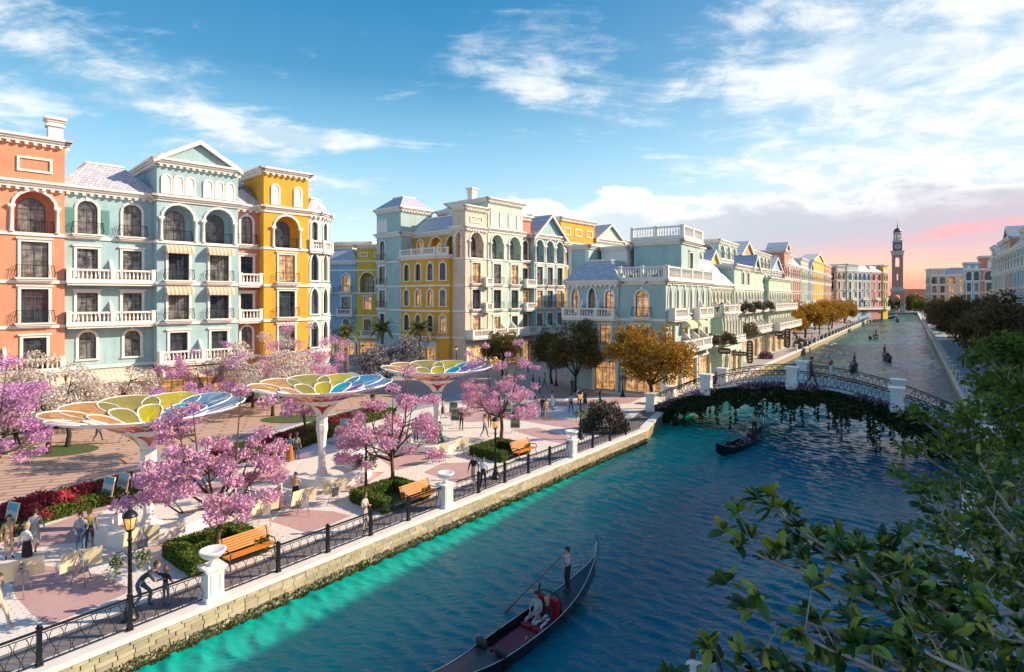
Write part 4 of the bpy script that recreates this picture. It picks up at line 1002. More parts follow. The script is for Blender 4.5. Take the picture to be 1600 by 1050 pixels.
# ------------------------------------------------------------------ quay walls
M['quaystone'] = [mat('buff quay stone %d' % i, c, .85, .2, 4, .4, 20) for i, c in enumerate(((.47, .39, .25), (.40, .34, .23), (.53, .45, .31), (.37, .32, .23)))]
M['joint'] = mat('quay mortar', (.16, .13, .08), .95, .2, 3)
M['quay'] = paver_mat('buff quay masonry', (.46, .37, .21), (.40, .32, .18), (.20, .16, .10), .7, .24, 0, var=.2)
def wall_line(name, label, line, thick, z0, z1, m, cope=True, cz=.14, cap=.55, group=None, kind=None):
    """a quay wall along a line, the water on its right: body and coping"""
    root = empty(name, (line[0][0], line[0][1], 0), 0, label, 'quay wall', group)
    O = Vector((line[0][0], line[0][1]))
    L = [(x-O.x, y-O.y) for x, y in line]; inn = off_line(L, thick); out = off_line(L, -.10); cin = off_line(L, cap)
    b = MB()
    for i in range(len(L)-1):
        b.add([(*L[i], z0), (*L[i+1], z0), (*L[i+1], z1), (*L[i], z1)], ((0, 1, 2, 3),))
        b.add([(*L[i], z1), (*L[i+1], z1), (*inn[i+1], z1), (*inn[i], z1)], ((0, 1, 2, 3),))
    b.build('masonry', m, root)
    c = MB()
    for i in range(len(L)-1):
        q = [out[i], out[i+1], cin[i+1], cin[i]]
        c.frustum(q[::-1][::-1], q, z1-.02, cz)
    c.build('coping', M['coping'], root); return root
near = [(-24, 2.4), (10.6, 45.6)]
qw = wall_line('quay_wall', 'buff stone quay wall with white coping under the near black railing', near, .5, -2.0, -.02, M['joint'])
dn = Vector((near[1][0]-near[0][0], near[1][1]-near[0][1])); LQ = dn.length; dn /= LQ; nrm = Vector((dn.y, -dn.x))
bb = MB(); bb.box(-.225, .225, -.03, .0, -.072, .072)
bmesh_ = [bb.mesh('brick', [m_]) for m_ in M['quaystone']]
rr = random.Random(3); nb_ = 0; rest = MB(); rz_ = math.atan2(dn.y, dn.x)
for row in range(6):
    s = 14.0+(.23 if row % 2 else 0)
    while s < LQ-.3:
        w = rr.choice((.9, 1, 1, 1.25)); c = dn*(s+.23*w)+nrm*.004; z = -.10-.15*row
        if row < 5 and s < 24:
            o = ob('brick', rr.choice(bmesh_), qw, (c.x, c.y, z), rz_); o.scale = (w*.97, rr.uniform(.6, 1.4), .97); nb_ += 1
        else:
            T = lambda u, n, q, c=c: (c.x+dn.x*u+nrm.x*n, c.y+dn.y*u+nrm.y*n, z+q)
            rest.box(-.222*w, .222*w, 0, .03, -.07, .07, m=rr.randrange(4), T=T)
        s += .465*w
o = rest.build('brickwork', M['quaystone'], qw); o['kind'] = 'stuff'
wall_line('quay_wall', 'buff stone quay wall below the shops beyond the bridge', BANK_L[2:], .5, -2.0, -.02, M['quay'])
wall_line('quay_wall', 'short quay wall where the bridge lands beside the promenade', BANK_L[1:3], .5, -2.0, -.02, M['quay'])
wall_line('quay_wall', 'far end quay wall in front of the clock tower', [(262, 405), (300, 405)], 1, -2, -.02, M['quay'])
wall_line('quay_wall', 'right bank quay wall with pale coping beneath the trees', BANK_R[::-1], .5, -2.0, -.02, M['quay'])
# moss and weed at the foot of the near wall
n = 16000; rs = np.random.RandomState(4); s_ = rs.rand(n)*LQ; C = np.stack([near[0][0]+dn.x*s_+nrm.x*(.05+.10*rs.rand(n)), near[0][1]+dn.y*s_+nrm.y*(.05+.10*rs.rand(n)), -1.02+.42*rs.rand(n)**1.8], 1)
V, Q = leaf_quads(C, .055, 2); o = ob('waterline_moss', mesh_np('waterline_moss', V, Q, [leaf_mat('waterline moss', [(.05, .07, .015), (.09, .10, .025), (.12, .11, .04), (.04, .06, .02)], .1)])); o['kind'] = 'stuff'

# ------------------------------------------------------------------ railings with pedestals
def qpt(s, n=0, z=0): return (near[0][0]+dn.x*s-nrm.x*n, near[0][1]+dn.y*s-nrm.y*n, z)
def qs(px, py):
    """distance along the near quay of a surveyed railing foot"""
    x, y = gp(px, py); return (Vector((x, y))-Vector(near[0])).dot(dn)
bar_ = MB(); bar_.tube([(0, 0, .05)]+[(.075*math.sin(2*PI*t), 0, .05+.85*t) for t in (.125, .25, .375, .5, .625, .75, .875)]+[(0, 0, .90)], .011, 4, smooth=True, cap=False); barm = bar_.mesh('bar', [M['iron']])
bar2 = MB(); bar2.tube([(0, 0, .05)]+[(-.075*math.sin(2*PI*t), 0, .05+.85*t) for t in (.125, .25, .375, .5, .625, .75, .875)]+[(0, 0, .90)], .011, 4, smooth=True, cap=False); barm2 = bar2.mesh('bar', [M['iron']])
pp = MB(); pp.box(-.06, .06, -.06, .06, 0, 1.06); pp.box(-.075, .075, -.075, .075, 1.06, 1.09); pp.lathe([(.07, 1.09), (.05, 1.15), (.0, 1.17)], 8); pp.box(-.085, .085, -.085, .085, 0, .06); postm = pp.mesh('post', [M['iron']])
def railing(s0, s1, label, posts):
    o = qpt(s0, .28, .14); root = empty('railing', o, rz_, label, 'railing', 'black railings along the near quay')
    L = s1-s0; b = MB(); b.box(0, L, -.035, .035, .96, 1.01); b.build('top_rail', M['iron'], root)
    b = MB(); b.box(0, L, -.02, .02, .06, .09); b.build('bottom_rail', M['iron'], root)
    b = MB(); b.box(0, L, -.015, .015, .89, .91); b.build('middle_rail', M['iron'], root)
    ps = [L*(i+1)/(posts+1) for i in range(posts)]
    for p in ps: ob('post', postm, root, (p, 0, 0))
    stops = [0]+ps+[L]
    for a, c in zip(stops, stops[1:]):
        n = max(2, int((c-a-.24)/.17))
        for i in range(n+1):
            u = a+.12+(c-a-.24)*i/n; ob('bar', barm if i % 2 else barm2, root, (u, 0, 0))
    return root
ped = MB()
ped.box(-.34, .34, -.34, .34, 0, .14); ped.box(-.27, .27, -.27, .27, .14, 1.0); ped.box(-.32, .32, -.32, .32, 1.0, 1.07); ped.box(-.36, .36, -.36, .36, 1.07, 1.14)
for a in range(4):
    r_ = Matrix.Rotation(a*PI/2, 3, 'Z'); ped.strip([(-.17, .24), (-.17, .9), (.17, .9), (.17, .24)], [(-.13, .28), (-.13, .86), (.13, .86), (.13, .28)], lambda u, n, z, r_=r_: tuple(r_ @ Vector((u, -.27-n, z))), 0, .02, closed=True)
pedm = ped.mesh('pedestal', [M['white']])
urn = MB(); urn.lathe([(.16, 1.14), (.17, 1.18), (.07, 1.24), (.07, 1.30), (.16, 1.36), (.32, 1.46), (.41, 1.58), (.44, 1.66), (.40, 1.68), (.36, 1.66), (.05, 1.60)], 20); urnm = urn.mesh('urn', [M['white']])
PS = [qs(332, 940), qs(697, 795), qs(893, 716)]
for i, s in enumerate(PS):
    o = empty('pedestal', qpt(s, .27, .135), rz_, ('white pedestal with a bowl urn nearest the viewer on the quay railing', 'white pedestal with a bowl urn midway along the quay railing', 'white pedestal with a bowl urn nearest the bridge on the quay railing')[i], 'pedestal', 'urn pedestals on the near quay')
    ob('shaft', pedm, o); ob('urn', urnm, o)
railing(13.0, PS[0]-.27, 'black wavy iron railing at the bottom left corner by the crouching man', 3)
railing(PS[0]+.27, PS[1]-.27, 'black wavy iron railing between the nearest urn and the middle urn', 4)
railing(PS[1]+.27, PS[2]-.27, 'black wavy iron railing between the middle urn and the urn nearest the bridge', 4)
railing(PS[2]+.27, LQ-.4, 'black wavy iron railing from the last urn to the bridge', 3)

# ------------------------------------------------------------------ lamps, benches, planters
M['lampglass'] = mat('amber lamp glass', (.62, .34, .10), .2, emit=(1, .5, .15), estr=.4)
def lamp_proto():
    root = empty('street_lamp', (0, 0, 0), 0, '', 'street lamp', 'black street lamps on the square')
    b = MB(); b.lathe([(.26, 0), (.26, .10), (.20, .14), (.20, .3), (.13, .42), (.10, .7), (.075, .8), (.06, 1.6), (.055, 2.55), (.09, 2.6), (.055, 2.65), (.05, 2.85), (.11, 2.9), (.06, 2.94)], 10); b.build('post', M['iron'], root)
    b = MB()
    for s in (-1, 1):
        b.tube([(s*.05, 0, 2.1), (s*.2, 0, 2.28), (s*.36, 0, 2.26), (s*.40, 0, 2.12), (s*.34, 0, 2.05)], .014, 5)
    b.build('bracket', M['iron'], root)
    b = MB(); b.lathe([(.13, 2.96), (.20, 3.36)], 6); gl = b.build('lantern_glass', M['lampglass'], root)
    b = MB(); b.lathe([(.14, 2.93), (.14, 2.97)], 6); b.lathe([(.25, 3.36), (.25, 3.39), (.16, 3.5), (.06, 3.58), (.03, 3.60), (.05, 3.65), (.0, 3.72)], 6)
    for a in range(6):
        an = 2*PI*(a+.5)/6; b.tube([(.135*math.cos(an), .135*math.sin(an), 2.96), (.205*math.cos(an), .205*math.sin(an), 3.37)], .012, 4)
    b.build('lantern_cage', M['iron'], root); return root
def basket(x, y, z, label, seed, rz=0):
    rs = np.random.RandomState(seed); n = 240
    r = empty('flower_basket', (x, y, z), rz, label, 'hanging basket', 'hanging baskets on the street lamps')
    for s in (-1, 1):
        b = MB(); b.lathe([(.03, -.12), (.12, -.06), (.15, .05)], 8, (s*.36, 0, 0)); b.build('bowl', M['iron'], r)
        C = np.stack([s*.36+rs.normal(size=n)*.12, rs.normal(size=n)*.12, .06+rs.normal(size=n)*.09-(rs.rand(n)**3)*.5], 1)
        V, Q = leaf_quads(C, .07, seed+s); ob('plant', mesh_np('plant', V, Q, [M['whitegreen']]), r)['kind'] = 'stuff'
M['whitegreen'] = leaf_mat('pale green trailing plant', [(.14, .18, .07), (.24, .28, .13), (.5, .5, .40), (.10, .14, .05)], .3)
lp = lamp_proto()
lamps = [(203, 968, 'black street lamp with hanging baskets nearest the viewer beside the crouching man', 1), (572, 778, 'black street lamp behind the middle bench beside its hedge', 1), (774, 748, 'black street lamp by the two men strolling at the railing', 0),
         (907, 686, 'black street lamp with baskets next to the flowering bush by the bridge', 1), (973, 620, 'black street lamp in front of the mint shop windows', 1), (869, 603, 'black street lamp between the two dark olive trees', 0),
         (713, 580, 'black street lamp in front of the amber yellow bay house', 0), (361, 625, 'black street lamp by the striped cream shop awning', 0), (567, 577, 'black street lamp by the palms at the side street', 0)]
for i, (px, py, l, bk) in enumerate(lamps):
    x, y = gp(px, py); o = lp if i == 0 else copy_tree(lp); place(o, x, y, 0, rad(38), None, l)
    if bk: basket(x, y, 1.98, 'trailing green basket plants on the '+l.split('black ')[1].replace(' with hanging baskets', '').replace(' with baskets', ''), 20+i, rad(38))
M['slat'] = mat('orange bench wood', (.60, .21, .025), .45, .15, 8); M['castiron'] = mat('grey cast iron', (.12, .12, .13), .5, metal=.5)
def bench_proto():
    r = empty('park_bench', (0, 0, 0), 0, '', 'bench', 'orange slatted benches')
    s = MB(); s.box(-.95, .95, -.036, .036, -.016, .016); sm = s.mesh('slat', [M['slat']])
    for i in range(5): ob('slat', sm, r, (0, -.26+.105*i, .45-.008*i))
    for i in range(6):
        o = ob('slat', sm, r, (0, .255+.032*i, .53+.085*i)); o.rotation_euler = (rad(70), 0, 0)
    for x in (-.86, .86):
        b = MB(); b.tube([(x, -.30, 0), (x, -.27, .2), (x, -.22, .42), (x, .2, .41), (x, .28, .2), (x, .36, 0)], .028, 6)
        b.tube([(x, .18, .40), (x, .26, .55), (x, .42, 1.0)], .026, 6); b.tube([(x, -.28, .42), (x, -.32, .6), (x, -.24, .68), (x, 0, .66), (x, .28, .64)], .024, 6)
        b.build('bench_end', M['castiron'], r)
    return r
bp = bench_proto()
BRZ = rz_
def boxleaf(n, x0, x1, y0, y1, z0, z1, rs):
    """points on the skin of a block"""
    P = rs.rand(n, 3); f = rs.randint(0, 6, n)
    A = np.array([(y1-y0)*(z1-z0), (y1-y0)*(z1-z0), (x1-x0)*(z1-z0), (x1-x0)*(z1-z0), (x1-x0)*(y1-y0), 0]); f = rs.choice(6, n, p=A/A.sum())
    P[f == 0, 0] = 0; P[f == 1, 0] = 1; P[f == 2, 1] = 0; P[f == 3, 1] = 1; P[f == 4, 2] = 1
    return np.array([x0, y0, z0])+P*np.array([x1-x0, y1-y0, z1-z0])
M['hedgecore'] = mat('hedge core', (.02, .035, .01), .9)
def planter(cx, cy, rz, label, seed):
    r = empty('hedge_planter', (cx, cy, 0), rz, label, 'hedge', 'square clipped hedges around the quay trees')
    rs = np.random.RandomState(seed); C = []; core = MB()
    for (x0, x1, y0, y1) in ((-1.5, 1.5, .9, 1.5), (-1.5, -.9, -1.3, .9), (.9, 1.5, -1.3, .9)):
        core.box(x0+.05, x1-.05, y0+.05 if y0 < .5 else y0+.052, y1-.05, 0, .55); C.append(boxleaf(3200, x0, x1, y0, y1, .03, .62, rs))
    C = np.concatenate(C)+rs.normal(size=(9600, 3))*.022
    core.build('hedge_core', M['hedgecore'], r); V, Q = leaf_quads(C, .065, seed); ob('hedge_foliage', mesh_np('hedge_foliage', V, Q, [M['hedgeleaf']]), r)
    b = MB(); b.poly([(-.9, -1.3, .03), (.9, -1.3, .03), (.9, .9, .03), (-.9, .9, .03)]); b.build('lawn_patch', M['lawn'], r)
PL = [gp(340, 867), gp(612, 782), gp(783, 710)]
for i, (x, y) in enumerate(PL):
    planter(x, y, BRZ, ('square clipped hedge around the nearest pink tree', 'square clipped hedge around the middle pink tree', 'square clipped hedge around the pink tree nearest the bridge')[i], 50+i)
    o = bp if i == 0 else copy_tree(bp); off = nrm*1.55+dn*.55
    place(o, x+off.x, y+off.y, 0, BRZ, 1.05, ('orange slatted bench nearest the viewer beside the clipped hedge', 'orange slatted bench by the middle urn and hedge', 'orange slatted bench nearest the bridge by its hedge')[i])

# ------------------------------------------------------------------ flower beds behind the promenade
def resample(line, step):
    out = []
    for (a, b) in zip(line, line[1:]):
        a, b = Vector(a), Vector(b); n = max(1, int((b-a).length/step))
        for i in range(n): out.append(a.lerp(b, i/n))
    return out+[Vector(line[-1])]
HL = resample(HEDGE, .5); HLt = [(p.x, p.y) for p in HL]
def ribbon(name, label, cat, n0, n1, h, m, cnt, size, seed, core=True, gaps=None, jitter=.03, group=None):
    a = off_line(HLt, n0); c = off_line(HLt, n1); rs = np.random.RandomState(seed)
    a_, c_ = np.array(a), np.array(c); N = len(a)-1
    root = empty(name, (a[0][0], a[0][1], 0), 0, label, cat, group); O = np.array([a[0][0], a[0][1], 0])
    i = rs.randint(0, N, cnt); t = rs.rand(cnt, 1); k = rs.rand(cnt, 1)
    side = rs.rand(cnt) < .45; k[side & (rs.rand(cnt) < .7), 0] = 0; 
    P = (a_[i]*(1-t)+a_[i+1]*t)*(1-k)+(c_[i]*(1-t)+c_[i+1]*t)*k
    z = np.where(side, rs.rand(cnt)*h, h*(.85+.2*rs.rand(cnt)))
    if jitter > .05: z = z*(.75+.35*np.sin(i*.9+seed)*np.sin(i*.37)+.25*rs.rand(cnt))
    C = np.concatenate([P, z[:, None]], 1)+rs.normal(size=(cnt, 3))*jitter-O
    V, Q = leaf_quads(C, size, seed); ob('foliage', mesh_np('foliage', V, Q, [m]), root)
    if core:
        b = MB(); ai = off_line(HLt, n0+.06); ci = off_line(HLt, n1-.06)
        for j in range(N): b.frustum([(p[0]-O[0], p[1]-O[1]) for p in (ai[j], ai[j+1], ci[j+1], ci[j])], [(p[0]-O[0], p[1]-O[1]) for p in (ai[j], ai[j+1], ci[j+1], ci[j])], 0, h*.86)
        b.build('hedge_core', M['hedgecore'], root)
    return root
ribbon('hedge', 'long low clipped hedge edging the promenade in front of the flower bed', 'hedge', 0, .8, .55, M['hedgeleaf'], 26000, .075, 61)
ribbon('flower_bed', 'crimson flower bed between the two long hedges', 'flower bed', .85, 2.5, .62, M['redflower'], 17000, .095, 62, core=True, jitter=.07)
ribbon('hedge', 'long low hedge behind the crimson flower bed beside the pale walk', 'hedge', 2.6, 3.2, .5, M['hedgeleaf'], 14000, .08, 63)
def clump(name, label, cat, x, y, z, rx, ry, h, m, n, size, seed, group=None, stems=True):
    r = empty(name, (x, y, z), 0, label, cat, group); rs = np.random.RandomState(seed)
    d = rs.normal(size=(n, 3)); d /= np.linalg.norm(d, axis=1, keepdims=True); d[:, 2] = np.abs(d[:, 2])
    rad_ = (.45+.55*rs.rand(n, 1)**.5)*(1+.18*np.sin(d[:, :1]*7+seed)*np.cos(d[:, 1:2]*6))
    C = d*rad_*np.array([rx, ry, h]); V, Q = leaf_quads(C, size, seed)
    if stems:
        b = MB(); q = random.Random(seed)
        for i in range(5):
            a = q.uniform(0, 2*PI); b.tube([(0, 0, -.05), (rx*.4*math.cos(a), ry*.4*math.sin(a), h*.6)], [.04, .015], 5)
        b.build('stem', M['bark'], r)
    ob('foliage', mesh_np('foliage', V, Q, m if isinstance(m, list) else [m]), r); return r
for k, (px, py) in enumerate(((20, 838), (75, 815))):
    x, y = gp(px, py); x -= 1.0; y += 1.1
    clump('flower_clump', ('bright red flower clump at the left edge behind the strollers', 'bright red flower clump just right of the left edge')[k], 'flowers', x, y, .35, 1.6, .9, .65, M['brightred'], 1600, .10, 70+k, stems=False)

# ------------------------------------------------------------------ petal canopies
def glassmat(name, c, a=.55):
    m = bpy.data.materials.new(name); m.use_nodes = True; t = NT(m.node_tree); b = t.n['Principled BSDF']
    b.inputs['Base Color'].default_value = c+(1,); b.inputs['Roughness'].default_value = .06; b.inputs['Specular IOR Level'].default_value = .6
    tp = t.node('ShaderNodeBsdfTransparent'); tp.inputs[0].default_value = tuple(min(1, .18+v*.95) for v in c)+(1,)
    mx = t.node('ShaderNodeMixShader'); mx.inputs[0].default_value = a; t.l.new(tp.outputs[0], mx.inputs[1]); t.l.new(b.outputs[0], mx.inputs[2]); t.l.new(mx.outputs[0], t.n['Material Output'].inputs[0]); return m
GC = {'amber': (.62, .34, .11), 'olive': (.40, .36, .07), 'lime': (.66, .58, .02), 'yellow': (.85, .66, .03), 'cyan': (.02, .50, .60), 'blue': (.10, .38, .62), 'violet': (.24, .03, .60), 'lilac': (.42, .38, .60), 'pink': (.78, .36, .38), 'red': (.60, .01, .012), 'orange': (.80, .35, .12)}
GM = {k: glassmat(k+' canopy glass', v, .60 if k not in ('red', 'violet', 'cyan') else .78) for k, v in GC.items()}
def canopy(x, y, label, rz, seed):
    root = empty('petal_canopy', (x, y, 0), rz, label, 'canopy', 'flower shaped glass canopies on the promenade')
    H, RO = 5.5, 4.05
    def prof(r): # dish height at radius r
        q = max(0.0, (r-.30)/(RO-.30)); return 3.45+(H-3.45)*min(1.0, q**.42)-.10*max(0, q-.8)
    def P(r, a, dz=0): return (r*math.cos(a), r*math.sin(a), prof(r)+dz)
    b = MB(); b.lathe([(.62, 0), (.62, .10), (.36, .16), (.30, .35), (.22, .6), (.22, 1.7), (.30, 2.5), (.36, 2.8), (.36, 3.1), (.33, 3.15), (.36, 3.5)], 8, smooth=False); b.build('column', M['white'], root)
    outer = ['lime', 'olive', 'amber', 'amber', 'orange', 'orange', 'pink', 'violet', 'blue', 'blue']
    inner = ['lime', 'olive', 'amber', 'yellow', 'pink', 'red', 'pink', 'violet', 'violet', 'cyan']
    n = 10
    for k in range(n):
        a0 = 2*PI*k/n+rad(70)
        # outer petal: a leaf outline in (radius, angle)
        pts = []
        for i in range(20):
            t = 2*PI*i/20; rr_ = 2.50+1.55*math.cos(t); da = .47*math.sin(t)*(rr_/3.0)**.15*(1.0 if rr_ > 1.6 else .9)
            pts.append((rr_, a0+da))
        rim = MB(); rim.tube([P(r, a, .02+.012*(k % 2)) for r, a in pts], .040, 6, closed=True)
        pa = MB(); pa.add([P(r, a, .03+.012*(k % 2)) for r, a in pts]+[P(2.6, a0, .02+.012*(k % 2))], [(i, (i+1) % 20, 20) for i in range(20)]); po = pa.build('glass_petal', GM[outer[k]], root); rim.build('petal_rim', M['white'], po)
    for k in range(n):
        a0 = 2*PI*(k+.5)/n+rad(70); pts = []
        for i in range(16):
            t = 2*PI*i/16; rr_ = 1.55+.95*math.cos(t); da = .30*math.sin(t)*(1.25 if rr_ < 1.5 else 1.0); pts.append((rr_, a0+da))
        rim = MB(); rim.tube([P(r, a, .10) for r, a in pts], .042, 6, closed=True)
        pa = MB(); pa.add([P(r, a, .10) for r, a in pts]+[P(1.5, a0, .09)], [(i, (i+1) % 16, 16) for i in range(16)]); po = pa.build('glass_petal', GM[inner[k]], root); rim.build('petal_rim', M['white'], po)
    # white funnel under the petals with coloured lights let into it
    f = MB(); N = 20; rs_ = [.34, .5, .75, 1.1, 1.55]
    vs = [(r*math.cos(2*PI*j/N), r*math.sin(2*PI*j/N), prof(r)-.10) for r in rs_ for j in range(N)]
    f.add(vs, [(i*N+j, i*N+(j+1) % N, (i+1)*N+(j+1) % N, (i+1)*N+j) for i in range(len(rs_)-1) for j in range(N)], 0, True)
    f.build('funnel', M['white'], root)
    for k, c in enumerate(('red', 'orange', 'pink', 'red', 'yellow')):
        a0 = rad(-86)+2*PI*k/5
        q = MB(); Rr = [.40, .50, .62, .80, 1.05]; L_ = []
        for r in Rr: L_.append((r, .03+.50*((r-.40)/.65)**.8))
        vs = []
        for r, w in L_:
            for sgn in (-1, 1): vs.append((r*math.cos(a0+sgn*w), r*math.sin(a0+sgn*w), prof(r)-.16))
        q.add(vs, [(2*i, 2*i+1, 2*i+3, 2*i+2) for i in range(4)]); q.build('coloured_light', GM[c], root)
    # outer ring joining the petals
    t = MB(); t.tube([(3.55*math.cos(2*PI*i/40), 3.55*math.sin(2*PI*i/40), prof(3.55)-.05) for i in range(40)], .05, 6, closed=True); t.build('ring', M['white'], root)
    return root
CN = [gp(232, 822), gp(503, 745), gp(683, 690)]
for i, (x, y) in enumerate(CN):
    canopy(x, y, ('flower canopy of coloured glass nearest the viewer at the left', 'flower canopy of coloured glass in the middle of the row', 'flower canopy of coloured glass farthest away near the palms')[i], math.atan2(x, y)*-1, 5+i)
def ring_bench(x, y, r0, r1, a0, a1, h, label):
    root = empty('curved_bench', (x, y, 0), 0, label, 'bench', 'white curved seats around the canopies'); b = MB(); n = 26
    for i in range(n):
        A = rad(a0+(a1-a0)*i/n); B = rad(a0+(a1-a0)*(i+1)/n)
        q = [(r0*math.cos(A), r0*math.sin(A)), (r1*math.cos(A), r1*math.sin(A)), (r1*math.cos(B), r1*math.sin(B)), (r0*math.cos(B), r0*math.sin(B))]
        b.frustum(q, q, 0, h)
    b.build('seat', M['white'], root)
ring_bench(CN[0][0]+.3, CN[0][1]+.2, 1.75, 2.55, 175, 410, .55, 'white curved seat around the nearest canopy column')
ring_bench(CN[1][0]+.6, CN[1][1]+.1, 1.55, 2.25, 215, 440, .5, 'white curved seat around the middle canopy column')
ring_bench(CN[2][0]-.3, CN[2][1]-1.2, 1.6, 2.3, 150, 380, .5, 'white curved seat below the farthest canopy')
x, y = gp(590, 712); ring_bench(x+1.2, y-.4, 2.4, 3.0, 95, 215, .45, 'white sweeping low seat behind the middle pink tree')

# ------------------------------------------------------------------ easels
M['board'] = mat('pale plywood board', (.80, .70, .47), .6, .1, 3); M['steel'] = mat('grey easel steel', (.32, .32, .34), .4, metal=.4); M['wood'] = mat('easel wood', (.45, .30, .16), .6)
PAINT = []
for i, (a, b_, c) in enumerate((((.08, .35, .55), (.60, .55, .48), (.04, .25, .25)), ((.35, .55, .70), (.30, .30, .28), (.65, .60, .55)), ((.45, .36, .22), (.62, .56, .40), (.18, .14, .10)), ((.12, .17, .12), (.25, .30, .22), (.09, .11, .08)))):
    m = bpy.data.materials.new('painted canvas %d' % i); m.use_nodes = True; t = NT(m.node_tree); q = t.n['Principled BSDF']; tc = t.node('ShaderNodeTexCoord')
    s_ = t.node('ShaderNodeSeparateXYZ'); t.l.new(tc.outputs['Generated'], s_.inputs[0]); nn = t.noise(tc.outputs['Generated'], 5, 4, .6)
    f = t.math('ADD', s_.outputs[2], t.math('MULTIPLY', t.math('SUBTRACT', nn, .5), .6)); t.put(q.inputs['Base Color'], t.mix(t.ss(f, .58, .66), t.mix(t.ss(f, .28, .36), c+(1,), b_+(1,)), a+(1,))); PAINT.append(m)
def easel(px, py, label, kind, rz, idx=0, s=1.0):
    x, y = gp(px, py); r = empty('easel', (x, y, 0), rz, label, 'easel', 'easels with boards' if kind == 'board' else 'easels showing paintings'); r.scale = (s, s, s)
    lg = M['steel'] if kind == 'board' else M['wood']
    for a, b_ in (((-.38, -.2, 0), (-.04, 0, 1.35)), ((.38, -.2, 0), (.04, 0, 1.35)), ((0, .55, 0), (0, .02, 1.35))):
        q = MB(); q.tube([a, b_], .02, 5); q.build('leg', lg, r)
    if kind == 'board':
        for sx in (-1, 1):
            q = MB(); q.box(-.36, .36, -.015, .015, -.44, .44); o = q.build('board', M['board'], r, (sx*.40, -.10, 1.05)); o.rotation_euler = (rad(-14), 0, sx*rad(10))
        q = MB(); q.box(-.22, .22, -.01, .01, -.35, .25); o = q.build('back_plate', M['steel'], r, (0, .06, .8)); o.rotation_euler = (rad(-12), 0, 0)
    else:
        q = MB(); q.box(-.42, .42, -.02, .02, -.55, .55); o = q.build('canvas', PAINT[idx], r, (0, -.10, 1.1)); o.rotation_euler = (rad(-12), 0, 0)
        q = MB(); q.strip([(-.47, -.6), (-.47, .6), (.47, .6), (.47, -.6)], [(-.42, -.55), (-.42, .55), (.42, .55), (.42, -.55)], ID, -.03, .03, closed=True); f = q.build('canvas_frame', M['board'], r, (0, -.10, 1.1)); f.rotation_euler = (rad(-12), 0, 0)
        q = MB(); q.box(-.45, .45, -.16, -.02, .46, .52); q.build('ledge', lg, r)
for k, (px, py, l) in enumerate(((34, 930, 'twin pale boards on an easel at the lower left edge'), (128, 912, 'twin pale boards on an easel in front of the backpack man'), (222, 872, 'twin pale boards on an easel behind the nearest lamp'),
                                  (416, 818, 'twin pale boards on an easel left of the woman in the pink skirt'), (476, 804, 'twin pale boards on an easel in front of the woman in black skirt'), (523, 788, 'twin pale boards on an easel below the middle canopy'),
                                  (690, 724, 'twin pale boards on an easel below the two women in green'), (722, 714, 'twin pale boards on an easel right of the two women in green'))):
    easel(px, py, l, 'board', rad(228), s=.84)
for k, (px, py, l, i_, rz) in enumerate(((172, 786, 'seascape painting on an easel leftmost of three by the hedge', 0, -20), (195, 779, 'harbour painting on an easel middle of three by the hedge', 1, -20), (217, 773, 'brown street painting on an easel next to the canopy column', 2, -20),
                                  (539, 682, 'landscape painting tilted before the red flowers right of the middle column', 1, 10), (709, 652, 'upper dark painting on an easel beside the man in brown', 3, -10), (712, 664, 'lower dark painting on an easel beside the man in brown', 3, -10),
                                  (805, 676, 'small grey painting on an easel under the farthest pink tree', 3, 0), (792, 652, 'grey green painting half hidden behind the farthest pink tree', 3, 10), (22, 832, 'teal painting beside the man in tan at the left edge', 0, -20))):
    easel(px, py, l, 'art', rad(rz), i_, .8)

# ------------------------------------------------------------------ trees
PT = 'pink blossom trees'
TX = nrm  # towards the water
def pink(px, py, label, h, fork, spread, seed, n=9000, lump=.62, lean=(0, 0), violet=False, nl=7, sub=4, size=.085, group=PT, off=(0, 0), tr=.11):
    x, y = gp(px, py); o = make_tree('pink_blossom_tree', label, h, fork, spread, nl, seed, M['violet' if violet else 'blossom'], M['bark'], n, size, lump, group, tr, lean, sub, .10, squash=.62, hollow=.1, low=.12)
    return place(o, x+off[0], y+off[1])
pink(338, 866, 'pink blossom tree nearest the viewer growing out of the first hedge', 7.2, 2.1, 2.8, 11, 11000, .50, nl=11)
pink(612, 766, 'pink blossom tree in the middle hedge with two bare forks', 7.0, 1.9, 2.7, 25, 10000, .52, nl=10)
pink(783, 690, 'pink blossom tree in the hedge nearest the bridge', 7.8, 1.9, 2.8, 35, 9500, .54, nl=11, tr=.13)
pink(-30, 770, 'violet pink blossom tree cut by the left edge of the photo', 7.6, 1.9, 3.1, 41, 10500, .6, violet=True, nl=11)
pink(268, 722, 'pink blossom tree in the flower bed behind the nearest canopy', 5.2, 1.8, 2.2, 52, 7500, .6, violet=True)
pink(475, 684, 'small pink blossom tree in the hedge left of the middle canopy column', 3.9, 1.9, 1.7, 63, 4500, .55)
pink(322, 650, 'pink blossom tree in front of the striped shop awning', 6.9, 2.4, 3.2, 74, 6000, .65, violet=True)
pink(462, 636, 'pink blossom tree below the amber yellow tower house', 8.3, 3.0, 3.2, 85, 7000, .75)
pink(500, 622, 'pink blossom tree by the rounded corner house', 6.6, 2.4, 2.8, 96, 6000, .8)
pink(1595, 560, 'pink blossom tree among the dark trees at the right edge', 8, 2.6, 3, 97, 2500, .9, size=.14)
WT = 'white blossom trees before the left row of houses'
